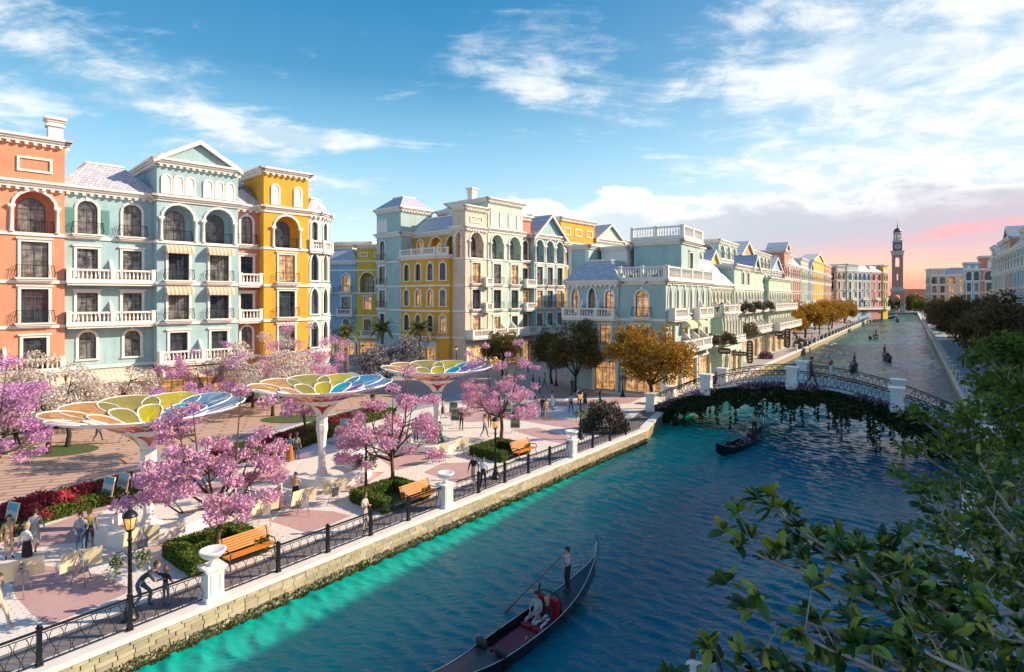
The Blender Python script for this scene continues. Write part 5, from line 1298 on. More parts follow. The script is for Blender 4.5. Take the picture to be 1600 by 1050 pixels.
wspots = [(75, 708, 'white blossom tree with a forked dark trunk behind the nearest canopy', 6.4), (106, 698, 'white blossom tree beside the forked one behind the nearest canopy', 6.0), (20, 672, 'white blossom tree below the orange house', 6.6), (175, 664, 'white blossom tree under the sea blue balconies', 5.0),
          (426, 650, 'white blossom tree with a slim dark trunk left of the middle canopy', 7.6), (395, 636, 'white blossom tree below the coral house', 7.8), (-60, 690, 'white blossom tree beyond the left edge of the photo', 6.6)]
for i, (px, py, l, h) in enumerate(wspots):
    o = make_tree('white_blossom_tree', l, h*.93, 1.8, 3.1, 7, 100+i*7, M['whiteblossom'], M['darkbark'], 7500, .10, .70, WT, .15, sub=5, low=.35); place(o, *gp(px, py))
M['shadedblossom'] = leaf_mat('shaded white blossom', [(.30, .30, .33), (.42, .40, .44), (.06, .06, .05), (.10, .09, .08), (.36, .34, .38)], .2)  # grey copy of the white blossom, with the shade put into its colours
o = make_tree('white_blossom_tree', 'greyish blossom tree in shade between the palms and the farthest canopy', 6.4, 1.6, 3.6, 8, 171, M['shadedblossom'], M['darkbark'], 10000, .13, 1.0, None, .16, sub=4); place(o, *gp(608, 612))
# grass rings under the two white trees
for k, (px, py) in enumerate(((90, 704), (455, 655))):
    x, y = gp(px, py); b = MB(); b.poly([(x+2.6*math.cos(a*PI/10), y+1.7*math.sin(a*PI/10), .014) for a in range(20)]); o = b.build('lawn', M['lawn']); o['kind'] = 'structure'
# palms
def palm(px, py, label, h, seed, fl=2.6):
    r = empty('palm_tree', (0, 0, 0), 0, label, 'palm tree', 'palms at the side street'); q = random.Random(seed); b = MB()
    b.tube([(0, 0, -.05), (.05, 0, h*.3), (.0, .04, h*.7), (0, 0, h)], [.34, .26, .24, .28], 9); b.build('trunk', mat('palm bark', (.16, .11, .07), .9, .3, 8, .8, 14), r)
    pm = leaf_mat('palm leaflet', [(.09, .12, .03), (.15, .18, .04), (.20, .21, .06), (.22, .19, .07)], .35) if 'palm leaflet' not in MATS else MATS['palm leaflet']
    for k in range(30):
        az = 2.4*k+q.uniform(-.2, .2); ele = 1.25-1.6*(k/30)+q.uniform(-.1, .1); L = fl*q.uniform(.85, 1.1); f = MB(); pts = []; p = Vector((0, 0, h)); e = ele
        for i in range(9):
            pts.append(p.copy()); p = p+Vector((math.cos(az)*math.cos(e), math.sin(az)*math.cos(e), math.sin(e)))*(L/8); e -= .17
        for i in range(1, 9):
            t = (pts[i]-pts[i-1]).normalized(); sd = t.cross(Vector((0, 0, 1))).normalized(); up = sd.cross(t)
            for j in (0, .5):
                c = pts[i-1].lerp(pts[i], j); wl_ = .62*math.sin(PI*min(1, (i+j)/9.2)**.6)+.12
                for s in (-1, 1):
                    tip = c+sd*s*wl_+t*wl_*.55-up*.18*wl_; n_ = t*.075
                    f.add([c-n_, c+n_, tip], ((0, 1, 2),))
        f.tube(pts, [.03*(1-i/10) for i in range(9)], 4); f.build('frond', pm, r)
    return place(r, *gp(px, py))
palm(541, 582, 'palm at the left of the three by the sky blue house', 5.6, 1); palm(597, 576, 'palm in front of the mint turret, middle of three', 5.9, 2); palm(656, 578, 'palm in front of the amber bay house, right of three', 5.9, 3)
# round dark and golden trees
def round_tree(name, x, y, label, h, spread, seed, m, n, size, group, bark='darkbark', fork=2.0, lump=1.0, tr=.15, nl=9, sub=4, squash=.8):
    o = make_tree(name, label, h, fork, spread, nl, seed, M[m], M[bark], n, size, lump, group, tr, sub=sub, squash=squash, hollow=.25); return place(o, x, y)
round_tree('olive_tree', *gp(862, 600), 'smaller dark olive tree left of the mint corner building', 6.8, 2.2, 201, 'olive', 6500, .15, 'dark trees before the mint corner building', lump=.95)
round_tree('olive_tree', *gp(899, 613), 'larger dark olive tree in front of the mint corner building', 8.0, 2.7, 202, 'olive', 9000, .15, 'dark trees before the mint corner building', lump=1.1)
round_tree('olive_tree', *gp(785, 588), 'low dark tree behind the farthest pink tree', 6.0, 2.4, 203, 'olive', 6000, .16, 'dark trees before the mint corner building', lump=.9)
o = round_tree('golden_tree', 13.2, 54.6, 'golden autumn tree beside the left end of the bridge', 8.2, 3.7, 210, 'gold', 17000, .13, None, fork=2.4, lump=1.05, tr=.17, nl=11, sub=5)
GT = 'golden trees along the far left quay'
def bankL(y): return 42.9+.705*(y-94)
gprot = None
for i, (y, off) in enumerate(((132, 7), (140, 10), (150, 6), (160, 11), (172, 6), (186, 10), (200, 6.5), (218, 10), (232, 6), (252, 9), (275, 6), (300, 8), (150, 13), (196, 14))):
    lab = 'golden tree on the far left quay '+('nearest the bridge beside the canal houses', 'behind the nearest one by the canal houses', 'overhanging the quay lawn', 'behind the quay lawn by the orange front', 'leaning to the quay railing past the lawn', 'in the second clump near the salmon houses', 'in front of the mint house at the bend', 'behind the one before the bend houses', 'before the deep sky blue house', 'below the deep sky blue house by the houses', 'before the rose red house', 'last in the row near the thin yellow tower', 'closest to the tower house of the canal row', 'under the lemon yellow house')[i]
    if i < 3:
        o = round_tree('golden_tree', 0, 0, lab, 8.6, 4.2, 220+i, 'gold', 6500, .26, GT, fork=2.2, lump=1.5, tr=.2); gps = (gprot or [])+[o]; gprot = gps
    else: o = copy_tree(gprot[i % 3])
    place(o, bankL(y)-off, y, 0, i*1.3, .95+.18*((i*7) % 5)/4, lab)
DT = 'dark brown trees in the shade of the right bank'
dprot = []
def bankR(y): return 51.7+.69*(y-66.8)
for i, (y, off) in enumerate(((62, 11), (72, 9), (80, 12), (90, 8), (100, 11), (112, 5.5), (124, 9), (138, 5.5), (152, 9), (170, 6), (190, 8), (212, 6), (238, 8))):
    lab = 'dark brown tree on the right bank '+('nearest the bridge', 'leaning over the quay past the bridge', 'below the sky blue house', 'third along the quay edge', 'before the gabled house', 'over the quay edge below the lemon house', 'in the middle of the shaded row', 'at the quay edge below the coral house', 'before the orange corner house', 'at the quay edge before the cream house', 'before the lit cream house', 'near the end of the right quay', 'last before the clock tower')[i]
    if i < 3:
        o = round_tree('brown_tree', 0, 0, lab, 10.0, 4.6, 240+i, 'brown', 9000, .24, DT, fork=2.5, lump=1.6, tr=.22); dprot.append(o)
    else: o = copy_tree(dprot[i % 3])
    place(o, bankR(y)+off, y, 0, i*1.9, .92+.16*((i*3) % 4)/3, lab)
# far wooded bank behind the tower
rs = np.random.RandomState(9); pts = []
for i in range(46):
    x = 215+i*3.6+rs.uniform(-2, 2); y = 455+rs.uniform(-8, 25)-(x-280)*.3; pts.append((x, y))
lum = [(x, y, rs.uniform(3, 9), rs.uniform(4.5, 7)) for x, y in pts]+[(x+rs.uniform(-3, 3), y+4, rs.uniform(8, 12), rs.uniform(3.5, 5)) for x, y in pts]
o = ob('distant_woods', crown_mesh('distant_woods', lum, 30000, .8, M['olive'], 77)); o['kind'] = 'stuff'
for i, (x, y, s, l) in enumerate(((268, 412, 1.0, 'round green tree left of the clock tower'), (291, 410, 1.05, 'round green tree right of the clock tower'), (297, 405, 1.1, 'round green tree at the end of the right quay'))):
    o = round_tree('round_tree', x, y, l, 9.5, 4, 260+i, 'greenleaf', 2500, .5, 'round trees beside the clock tower', lump=1.8, tr=.3)
# salmon arcade in front of the woods
def arcade(x, y, d, n, label):
    r = empty('arcade', (x, y, 0), math.atan2(d[1], d[0]), label, 'arcade'); b = MB(); sal = mat('salmon arcade plaster', (.62, .28, .17), .8); w = 13.0
    for k in range(n):
        T = lambda u, n_, z, k=k: (k*w+u, -n_, z); al = [(w/2+p, 9.0+q*.9) for p, q in archline(w-1.8, 1, 12)]
        for (x0, z0), (x1, z1) in zip(al, al[1:]):
            b.quad(T(x0, 0, z0), T(x1, 0, z1), T(x1, 0, 16.2), T(x0, 0, 16.2)); b.quad(T(x0, 0, z0), T(x0, -1.6, z0), T(x1, -1.6, z1), T(x1, 0, z1)); b.quad(T(x0, -1.6, z0), T(x1, -1.6, z1), T(x1, -1.6, 16.2), T(x0, -1.6, 16.2))
    for k in range(n+1): b.box(k*w-.9, k*w+.9, 0, 1.6, 5, 16.2)
    b.box(-1, n*w+1, -.3, 1.9, 16.2, 16.8); b.build('arches', sal, r)
    c = MB()
    for k in range(n+1): c.box(k*w-.8, k*w+.8, .1, 1.5, 0, 5)
    c.build('pillars', M['trim'], r)
arcade(250, 446, (.92, -.39), 2, 'salmon arcade showing left of the clock tower')
arcade(290, 426, (.92, -.39), 3, 'salmon arcade showing right of the clock tower')
# bushes and pots on the terraces and by the bridge
x, y = gp(952, 676)
bm = leaf_mat('oleander leaf and flower', [(.03, .05, .015), (.06, .08, .025), (.09, .09, .04), (.42, .26, .28), (.05, .065, .02)], .2)
clump('flowering_bush', 'big dark flowering bush at the quay railing left of the bridge', 'bush', x-.3, y+.6, 0, 1.9, 1.4, 2.3, bm, 9000, .10, 300)
tb_ = leaf_mat('dusty rose terrace bush', [(.07, .08, .03), (.13, .12, .06), (.30, .18, .16), (.20, .15, .10), (.09, .10, .04)], .2)
for i, (s, n_, z, r_, l) in enumerate(((29, 1.6, 8.4, 1.3, 'dusty rose bush spilling off the tall window terrace'), (18, 1.7, 4.5, 1.3, 'dusty bush at the near corner of the low shop terrace'), (31.5, .6, 4.6, 1.7, 'dusty bush beside the vertical sign on the canal row'), (36, .4, 4.7, 1.7, 'second dusty bush past the vertical sign on the canal row'),
                                       (43, .3, 8.5, 1.2, 'bush on the upper balcony under the pointed gable'), (50, .4, 8.5, 1.2, 'bush on the upper balcony right of the pointed gable'), (47, .8, .0, 1.2, 'rose bush at the foot of the canal shops'), (77, 2.0, .0, 1.6, 'bush at the far corner of the canal row'),
                                       (13.5, 1.2, 4.7, 1.1, 'dark bush under the yellow awnings on the mint corner building'), (12, 2.2, 0, 1.1, 'pink bush beside the shop front right of the golden tree'))):
    px_, py_ = pD(s, n_); clump('terrace_bush', l, 'bush', px_, py_, z, r_, r_*.8, r_*1.1, tb_ if i not in (6, 9) else M['purpleflower'], 1500, .16, 310+i, 'bushes on the canal row terraces')
pp_ = leaf_mat('broad terrace leaf', [(.03, .07, .03), (.05, .10, .04), (.07, .12, .05)], .15)
def terrace_palm(x, y, z, label, seed, s=1.0):
    r = empty('potted_palm', (x, y, z), 0, label, 'potted plant', 'potted palms on the mint terrace'); q = random.Random(seed)
    b = MB(); b.lathe([(.22, 0), (.34, .45), (.30, .45)], 10); b.build('pot', M['stone'], r)
    f = MB()
    for k in range(14):
        az = 2.4*k; e = 1.3-.08*k; p = Vector((0, 0, .45)); sd = Vector((-math.sin(az), math.cos(az), 0)); L = []
        for i in range(6):
            L.append((p.copy(), .16*math.sin(PI*(i+.4)/6)*s)); p = p+Vector((math.cos(az)*math.cos(e), math.sin(az)*math.cos(e), math.sin(e)))*.36*s; e -= .28
        vs = []
        for c, w in L: vs += [c-sd*w, c+sd*w]
        f.add(vs, [(2*i, 2*i+1, 2*i+3, 2*i+2) for i in range(5)])
    f.build('leaves', pp_, r)
x, y = along(CD, DD2, -3.9, -1.0); terrace_palm(x, y, 11.9, 'potted palm left on the balustraded mint terrace', 1, 1.2)
x, y = along(CD, DD2, -1.2, -1.0); terrace_palm(x, y, 11.9, 'potted palm right on the balustraded mint terrace', 2, 1.2)
x, y = pD(19.2, .2); terrace_palm(x, y, 8.2, 'potted palm on the canal row terrace beside the mansard', 3, 1.3)

# petals dropped under the pink trees
n = 2600; rs = np.random.RandomState(15); cs = [gp(338, 866), gp(612, 766), gp(783, 690), gp(-30, 770)]; C = []
for k in range(n):
    c = cs[k % 4]; a = rs.rand()*2*PI; r = 3.4*rs.rand()**.6; C.append((c[0]+r*math.cos(a)-.4, c[1]+r*math.sin(a), .018+.006*rs.rand()))
C = np.array(C); a = rs.rand(n)*PI; u = np.stack([np.cos(a), np.sin(a), 0*a], 1)*.035; v = np.stack([-np.sin(a), np.cos(a), 0*a], 1)*.025
V = np.stack([C-u, C+v, C+u, C-v], 1).reshape(-1, 3); o = ob('fallen_petals', mesh_np('fallen_petals', V, np.arange(4*n).reshape(n, 4), [M['blossom']])); o['kind'] = 'stuff'

# ------------------------------------------------------------------ people
SKIN = mat('skin', (.48, .27, .19), .55); SKIN2 = mat('deeper skin', (.33, .17, .11), .55)
CL = {k: mat('cloth '+k, v, .85, .10, 9) for k, v in {'white': (.72, .71, .69), 'black': (.018, .018, .022), 'navy': (.03, .045, .08), 'tan': (.50, .33, .19), 'grey': (.34, .36, .38), 'jeans': (.10, .16, .27), 'olive': (.30, .24, .07), 'red': (.42, .04, .05), 'teal': (.06, .20, .26),
      'rust': (.50, .17, .02), 'green': (.03, .26, .10), 'pink': (.62, .38, .34), 'brown': (.13, .075, .045), 'beige': (.52, .43, .35), 'lightblue': (.48, .58, .68), 'charcoal': (.06, .06, .07), 'cream': (.66, .58, .48)}.items()}
HAIR = {k: mat('hair '+k, v, .5) for k, v in {'black': (.012, .010, .009), 'brown': (.06, .03, .016), 'blond': (.42, .27, .11), 'auburn': (.14, .045, .02)}.items()}
SHOE = mat('dark shoe', (.02, .018, .018), .5); EYE = mat('eye', (.01, .01, .012), .2)
def striped():
    m = bpy.data.materials.new('red and white striped jersey'); m.use_nodes = True; t = NT(m.node_tree); tc = t.node('ShaderNodeTexCoord'); s = t.node('ShaderNodeSeparateXYZ'); t.l.new(tc.outputs['Object'], s.inputs[0])
    f = t.math('GREATER_THAN', t.math('FRACT', t.math('MULTIPLY', s.outputs[2], 13.0)), .5); t.put(t.n['Principled BSDF'].inputs['Base Color'], t.mix(f, (.72, .68, .66, 1), (.45, .06, .08, 1))); return m
CL['stripe'] = striped()
J0 = dict(pel=(0, 0, .96), sp=(0, .01, 1.13), ch=(0, .02, 1.34), nk=(0, .02, 1.49), hd=(0, 0, 1.56),
          sl=(.17, .02, 1.41), el=(.235, .04, 1.14), wl=(.25, -.03, .90), sr=(-.17, .02, 1.41), er=(-.235, .04, 1.14), wr=(-.25, -.03, .90),
          hl=(.09, 0, .90), kl=(.10, -.02, .50), al=(.10, .03, .09), tl=(.115, -.14, .04), hr=(-.09, 0, .90), kr=(-.10, -.02, .50), ar=(-.10, .03, .09), tr=(-.115, -.14, .04))
RAD = dict(pel=(.135, .105), sp=(.125, .09), ch=(.155, .10), nk=(.055, .055), hd=(.05, .05), sl=(.065, .06), el=(.042, .042), wl=(.030, .026), sr=(.065, .06), er=(.042, .042), wr=(.030, .026),
           hl=(.085, .085), kl=(.058, .06), al=(.038, .042), tl=(.036, .026), hr=(.085, .085), kr=(.058, .06), ar=(.038, .042), tr=(.036, .026))
BN = [('pel', 'sp'), ('sp', 'ch'), ('ch', 'nk'), ('nk', 'hd'), ('ch', 'sl'), ('sl', 'el'), ('el', 'wl'), ('ch', 'sr'), ('sr', 'er'), ('er', 'wr'), ('pel', 'hl'), ('hl', 'kl'), ('kl', 'al'), ('al', 'tl'), ('pel', 'hr'), ('hr', 'kr'), ('kr', 'ar'), ('ar', 'tr')]
# slots: 0 skin 1 top 2 bottom 3 shoe 4 forearm 5 shin 6 eye
REG = {('pel', 'sp'): 2, ('sp', 'ch'): 1, ('ch', 'nk'): 1, ('nk', 'hd'): 0, ('ch', 'sl'): 1, ('sl', 'el'): 1, ('el', 'wl'): 4, ('ch', 'sr'): 1, ('sr', 'er'): 1, ('er', 'wr'): 4, ('pel', 'hl'): 2, ('hl', 'kl'): 2, ('kl', 'al'): 5, ('al', 'tl'): 3, ('pel', 'hr'): 2, ('hr', 'kr'): 2, ('kr', 'ar'): 5, ('ar', 'tr'): 3}
POSES = {'stand': {},
 'stroll': dict(kl=(.10, -.16, .51), al=(.10, -.24, .12), tl=(.11, -.41, .09), kr=(-.10, .05, .50), ar=(-.10, .30, .16), tr=(-.11, .20, .05), el=(.24, .12, 1.16), wl=(.25, .14, .92), er=(-.24, -.06, 1.15), wr=(-.24, -.20, .94)),
 'look': dict(el=(.25, .02, 1.14), wl=(.14, -.17, 1.02), er=(-.25, .02, 1.14), wr=(-.12, -.18, 1.06), tl=(.16, -.12, .04)),
 'arms': dict(el=(.25, .0, 1.16), wl=(.06, -.20, 1.18), er=(-.25, .0, 1.16), wr=(-.04, -.21, 1.22)),
 'pockets': dict(el=(.28, .08, 1.15), wl=(.19, -.02, .95), er=(-.28, .08, 1.15), wr=(-.19, -.02, .95), kl=(.13, -.03, .50), al=(.15, .0, .09), tl=(.19, -.15, .04)),
 'lean': dict(pel=(0, .22, .84), sp=(0, .10, .98), ch=(0, -.12, 1.12), nk=(0, -.25, 1.21), hd=(0, -.31, 1.27), sl=(.17, -.18, 1.14), sr=(-.17, -.18, 1.14), el=(.22, -.34, .93), wl=(.12, -.52, .95), er=(-.22, -.34, .93), wr=(-.10, -.55, .93), hl=(.09, .22, .80), hr=(-.09, .22, .80), kl=(.12, -.10, .48), al=(.12, -.02, .09), tl=(.13, -.19, .04), kr=(-.12, .10, .44), ar=(-.12, .34, .12), tr=(-.13, .22, .04)),
 'point': dict(el=(.40, -.12, 1.38), wl=(.62, -.22, 1.44), er=(-.24, .0, 1.15), wr=(-.16, -.16, 1.05)),
 'sit': dict(pel=(0, 0, .55), sp=(0, .06, .72), ch=(0, .08, .93), nk=(0, .06, 1.08), hd=(0, .03, 1.15), sl=(.17, .07, 1.0), sr=(-.17, .07, 1.0), el=(.24, -.02, .76), wl=(.12, -.22, .70), er=(-.24, -.02, .76), wr=(-.10, -.24, .68), hl=(.10, -.03, .52), kl=(.17, -.43, .52), al=(.15, -.44, .11), tl=(.17, -.60, .05), hr=(-.10, -.03, .52), kr=(-.15, -.43, .52), ar=(-.12, -.38, .11), tr=(-.13, -.55, .05)),
 'row': dict(el=(.25, -.14, 1.18), wl=(.06, -.30, 1.16), er=(-.30, -.05, 1.22), wr=(-.16, -.30, 1.34), kl=(.10, -.04, .50), al=(.11, .04, .09), tl=(.13, -.13, .04)),
 'wave': dict(el=(.30, -.02, 1.58), wl=(.14, -.06, 1.80), er=(-.26, -.08, 1.18), wr=(-.14, -.26, 1.22)),
 'raise': dict(er=(-.30, -.06, 1.36), wr=(-.34, -.14, 1.62))}
BODY = {}
def head_into(mb, hd, yaw=0):
    c = Vector(hd)+Vector((0, -.015, .10)); n = 12
    prof = [(0, -.125), (.045, -.115), (.062, -.085), (.070, -.04), (.076, .01), (.074, .055), (.060, .095), (.034, .118), (0, .125)]
    vs = []
    for r, z in prof[1:-1]:
        for j in range(n):
            a = 2*PI*j/n; x, y = r*math.sin(a), -r*1.22*math.cos(a)
            if j == 0 and -.05 < z < .03: y -= .028 if z < 0 else .012
            if j in (3, 9) and -.05 < z < .05: x *= 1.16
            vs.append(c+Vector((x, y, z)))
    k = len(prof)-2; b = len(vs); vs += [c+Vector((0, -.02, -.125)), c+Vector((0, 0, .125))]
    fs = [(i*n+j, i*n+(j+1) % n, (i+1)*n+(j+1) % n, (i+1)*n+j) for i in range(k-1) for j in range(n)]+[(b, (j+1) % n, j) for j in range(n)]+[(b+1, (k-1)*n+j, (k-1)*n+(j+1) % n) for j in range(n)]
    mb.add(vs, fs, 0, True)
    for s in (-1, 1):
        mb.lathe([(.0, -.009), (.011, 0), (.0, .009)], 6, (c.x+s*.030, c.y-.080, c.z+.012), 6)
        mb.lathe([(.0, -.025), (.014, -.01), (.016, .015), (.0, .03)], 5, (c.x+s*.080, c.y+.012, c.z), 0)
    mb.box(c.x-.024, c.x+.024, c.y-.088, c.y-.07, c.z-.062, c.z-.050, 7)
def hand_into(mb, el, wr, side):
    el, wr = Vector(el), Vector(wr); d = (wr-el).normalized(); sd = d.cross(Vector((0, 1, 0))); sd = sd.normalized() if sd.length > .2 else Vector((1, 0, 0)); up = sd.cross(d)
    palm = wr+d*.05
    mb.tube([wr-d*.01, wr+d*.03, wr+d*.085], [.024, .032, .030], 6, 0)
    for i, L in enumerate((.062, .075, .070, .055)):
        o = wr+d*.08+up*(-.027+.018*i); mb.tube([o, o+d*L*.55+sd*.006*side, o+d*L+sd*.022*side], [.0095, .0085, .006], 5, 0)
    o = wr+d*.03-up*.026; mb.tube([o, o+d*.03-up*.022, o+d*.06-up*.026+sd*.012*side], [.011, .0095, .007], 5, 0)
def body_mesh(pose, slim):
    k = (pose, slim)
    if k in BODY: return BODY[k]
    J = dict(J0); J.update(POSES[pose]); names = list(J)
    me = bpy.data.meshes.new('body_skeleton'); me.from_pydata([J[n] for n in names], [(names.index(a), names.index(b)) for a, b in BN], [])
    o = bpy.data.objects.new('body_skeleton', me); link(o)
    o.modifiers.new('skin', 'SKIN'); me.skin_vertices.new() if not me.skin_vertices else None
    for i, n in enumerate(names):
        rx, ry = RAD[n]; f = .88 if slim else 1.0
        if slim and n == 'pel': f = .95
        sv = me.skin_vertices[0].data[i]; sv.radius = (rx*f, ry*f); sv.use_root = n == 'pel'
    sm = o.modifiers.new('smooth', 'SUBSURF'); sm.levels = 1; sm.render_levels = 1
    dg = bpy.context.evaluated_depsgraph_get(); dg.update(); ev = o.evaluated_get(dg); src = ev.to_mesh()
    mb = MB(); V = [v.co.copy() for v in src.vertices]
    segs = [(Vector(J[a]), Vector(J[b]), REG[(a, b)]) for a, b in BN]
    fs = [tuple(p.vertices) for p in src.polygons]; cs = [sum((V[i] for i in f), Vector())/len(f) for f in fs]
    mb.add(V, fs, 0, True)
    for i, c in enumerate(cs):
        best = 9; reg = 1
        for a, b, r in segs:
            ab = b-a; t = max(0, min(1, (c-a).dot(ab)/ab.dot(ab))); d = (a+ab*t-c).length
            if d < best: best = d; reg = r
        mb.m[i] = reg
    ev.to_mesh_clear(); bpy.data.objects.remove(o); bpy.data.meshes.remove(me)
    head_into(mb, J['hd']); hand_into(mb, J['el'], J['wl'], 1); hand_into(mb, J['er'], J['wr'], -1)
    BODY[k] = (mb.mesh('person', [SKIN]*8), J); return BODY[k]
HM = {}
def hair_mesh(style):
    if style in HM: return HM[style]
    mb = MB(); n = 12
    low = {'short': -.035, 'bob': -.10, 'long': -.10, 'bun': -.03}[style]
    rows = [(.090, .0, .03), (.088, 0, .075), (.066, 0, .118), (.034, 0, .142), (.004, 0, .148)]
    vs = []
    for r, _, z in rows:
        for j in range(n):
            a = 2*PI*j/n; f = math.cos(a); zz = z; 
            if z < .05: zz = (low if f < .45 else .055)
            vs.append((r*math.sin(a), -.005-r*1.22*f*(.94 if f > .45 else 1.03), zz))
    mb.add(vs, [(i*n+j, i*n+(j+1) % n, (i+1)*n+(j+1) % n, (i+1)*n+j) for i in range(4) for j in range(n)], 0, True)
    if style == 'long': mb.tube([(0, .085, .06), (0, .115, -.06), (0, .10, -.20), (0, .085, -.36)], [.062, .085, .08, .03], 8)
    if style == 'bun': mb.lathe([(0, -.04), (.04, -.02), (.045, .01), (0, .045)], 8, (0, .11, .07))
    HM[style] = mb.mesh('hair', [HAIR['black']]); return HM[style]
SK = {}
def skirt_mesh(L, flare):
    if (L, flare) in SK: return SK[(L, flare)]
    mb = MB(); n = 16; prof = [(.135, 1.10), (.145, 1.0), (.175, .90), (.19+flare*.4, .90-L*.5), (.19+flare, .90-L)]
    vs = [(r*(1+.06*math.sin(5*2*PI*j/n)*i/4)*math.cos(2*PI*j/n), .75*r*(1+.06*math.sin(5*2*PI*j/n)*i/4)*math.sin(2*PI*j/n), z) for i, (r, z) in enumerate(prof) for j in range(n)]
    mb.add(vs, [(i*n+j, i*n+(j+1) % n, (i+1)*n+(j+1) % n, (i+1)*n+j) for i in range(4) for j in range(n)], 0, True)
    SK[(L, flare)] = mb.mesh('skirt', [CL['black']]); return SK[(L, flare)]
def person(x, y, label, pose='stand', top='white', bot='jeans', hair=('short', 'black'), rz=0.0, h=1.75, skirt=None, slim=False, sleeve=False, bare=False, z=0.0, skin=None, bag=None, group=None, jacket=None, shoe=None):
    me, J = body_mesh(pose, slim); sk = skin or SKIN
    o = ob('person', me, None, (x, y, z), rz); f = h/1.75; o.scale = (f, f, f)
    tag(o, label, 'person', group)
    for i, m in enumerate((sk, CL[top], CL[bot] if not bare else sk, shoe or SHOE, CL[top] if sleeve else sk, CL[bot] if not bare else sk, EYE, CL['red'])):
        o.material_slots[i].link = 'OBJECT'; o.material_slots[i].material = m
    if bare and skirt: o.material_slots[2].material = sk
    hd = J['hd']; ob('hair', hair_mesh(hair[0]), o, (hd[0], hd[1]-.015, hd[2]+.09), 0, [HAIR[hair[1]]])
    if skirt:
        c, L, fl = skirt; ob('skirt', skirt_mesh(L, fl), o, (0, 0, 0), 0, [CL[c]])
    if bag:
        b = MB(); b.box(-.15, .15, -.08, .08, -.2, .2); b.tube([(-.1, 0, .2), (-.06, -.0, .3), (.06, 0, .3), (.1, 0, .2)], .012, 5)
        if bag == 'pack': b.build('backpack', CL['brown'], o, (0, .20, 1.24))
        else: b.build('shoulder_bag', CL[bag], o, (.30, .02, 1.0))
    return o
def face(px, py): return 0
PG = 'people strolling on the promenade'
def pp2(px, py, label, **k):
    x, y = gp(px, py); return person(x, y, label, group=PG, **k)
S = rad
pp2(14, 873, 'person in a tan suit with a dark shoulder bag at the left edge', pose='stand', top='tan', bot='tan', sleeve=True, rz=S(60), bag='black', hair=('short', 'brown'))
pp2(42, 888, 'person in a white blouse and black skirt with blond hair', pose='stroll', top='white', bot='black', bare=True, skirt=('black', .42, .03), rz=S(160), hair=('bob', 'blond'), slim=True, sleeve=True)
pp2(55, 862, 'person in a pale grey shirt walking behind the blond woman', pose='stroll', top='grey', bot='beige', bare=True, skirt=('grey', .40, .0), rz=S(200), sleeve=True, bag='cream')
pp2(126, 869, 'person in a grey shirt and jeans with a brown backpack', pose='look', top='grey', bot='jeans', rz=S(20), bag='pack', sleeve=True)
pp2(140, 862, 'person in olive jacket walking beside the backpack man', pose='stroll', top='olive', bot='charcoal', rz=S(40), sleeve=True, hair=('bob', 'auburn'), slim=True)
x, y = qpt(qs(232, 952), .75)[:2]; person(*gp(228, 950), 'person in navy crouching towards the child at the near railing', pose='lean', top='navy', bot='jeans', rz=S(100), h=1.85, hair=('short', 'brown'))
person(*gp(259, 948), 'child in a black vest pointing over the near railing', pose='point', top='black', bot='jeans', rz=S(170), h=1.36, hair=('bob', 'auburn'), slim=True, sleeve=False)
pp2(360, 808, 'person in a white coat under the nearest pink tree', pose='stroll', top='white', bot='grey', sleeve=True, rz=S(30))
pp2(385, 800, 'person in black and white behind the nearest pink tree', pose='stand', top='white', bot='black', sleeve=True, rz=S(150))
pp2(438, 797, 'person in a white top and pink skirt by the twin boards', pose='look', top='white', bot='pink', bare=True, skirt=('pink', .70, .04), rz=S(-60), hair=('long', 'black'), slim=True)
pp2(462, 793, 'person in a tan top and black skirt with folded arms', pose='arms', top='tan', bot='black', bare=True, skirt=('black', .62, .02), rz=S(10), hair=('bun', 'auburn'), slim=True)
pp2(429, 727, 'person in a white shirt and tan trousers in the group by the hedge', pose='look', top='white', bot='tan', sleeve=True, rz=S(150))
pp2(438, 724, 'child in a red shirt and jeans in the group by the hedge', pose='look', top='red', bot='navy', rz=S(180), h=1.5, hair=('short', 'black'))
pp2(453, 721, 'person in a teal shirt and long rust skirt in the group by the hedge', pose='arms', top='teal', bot='rust', skirt=('rust', .78, .06), rz=S(180), sleeve=True, hair=('bun', 'brown'))
pp2(464, 718, 'person in a white top and jeans at the right of the group by the hedge', pose='stand', top='white', bot='jeans', rz=S(170), slim=True, hair=('long', 'black'))
pp2(570, 830, 'person in a beige top and long trousers leaning at the quay railing', pose='arms', top='beige', bot='beige', rz=S(70), hair=('short', 'auburn'), h=1.72)
pp2(740, 762, 'person in a black jacket and beige trousers strolling by the railing', pose='stroll', top='black', bot='beige', sleeve=True, rz=S(-20), h=1.8)
pp2(755, 765, 'person in a pale blue shirt and dark trousers strolling by the railing', pose='stroll', top='lightblue', bot='black', sleeve=True, rz=S(10), hair=('short', 'brown'))
pp2(677, 698, 'person in a white top and green skirt beside the green dress', pose='stand', top='white', bot='green', bare=True, skirt=('green', .5, .05), rz=S(20), hair=('long', 'brown'), slim=True)
pp2(687, 698, 'person in a flared green dress by the farthest canopy', pose='look', top='green', bot='green', bare=True, skirt=('green', .55, .14), rz=S(-20), hair=('long', 'brown'), slim=True)
pp2(721, 673, 'person in a brown jacket looking at the dark paintings', pose='pockets', top='brown', bot='charcoal', sleeve=True, rz=S(160))
pp2(692, 655, 'person in a tan coat striding past the farthest canopy column', pose='stroll', top='tan', bot='brown', skirt=('brown', .4, .02), bare=True, rz=S(100), slim=True, sleeve=True)
pp2(670, 684, 'person in a blue shirt behind the farthest canopy column', pose='stand', top='teal', bot='beige', rz=S(170), sleeve=True)
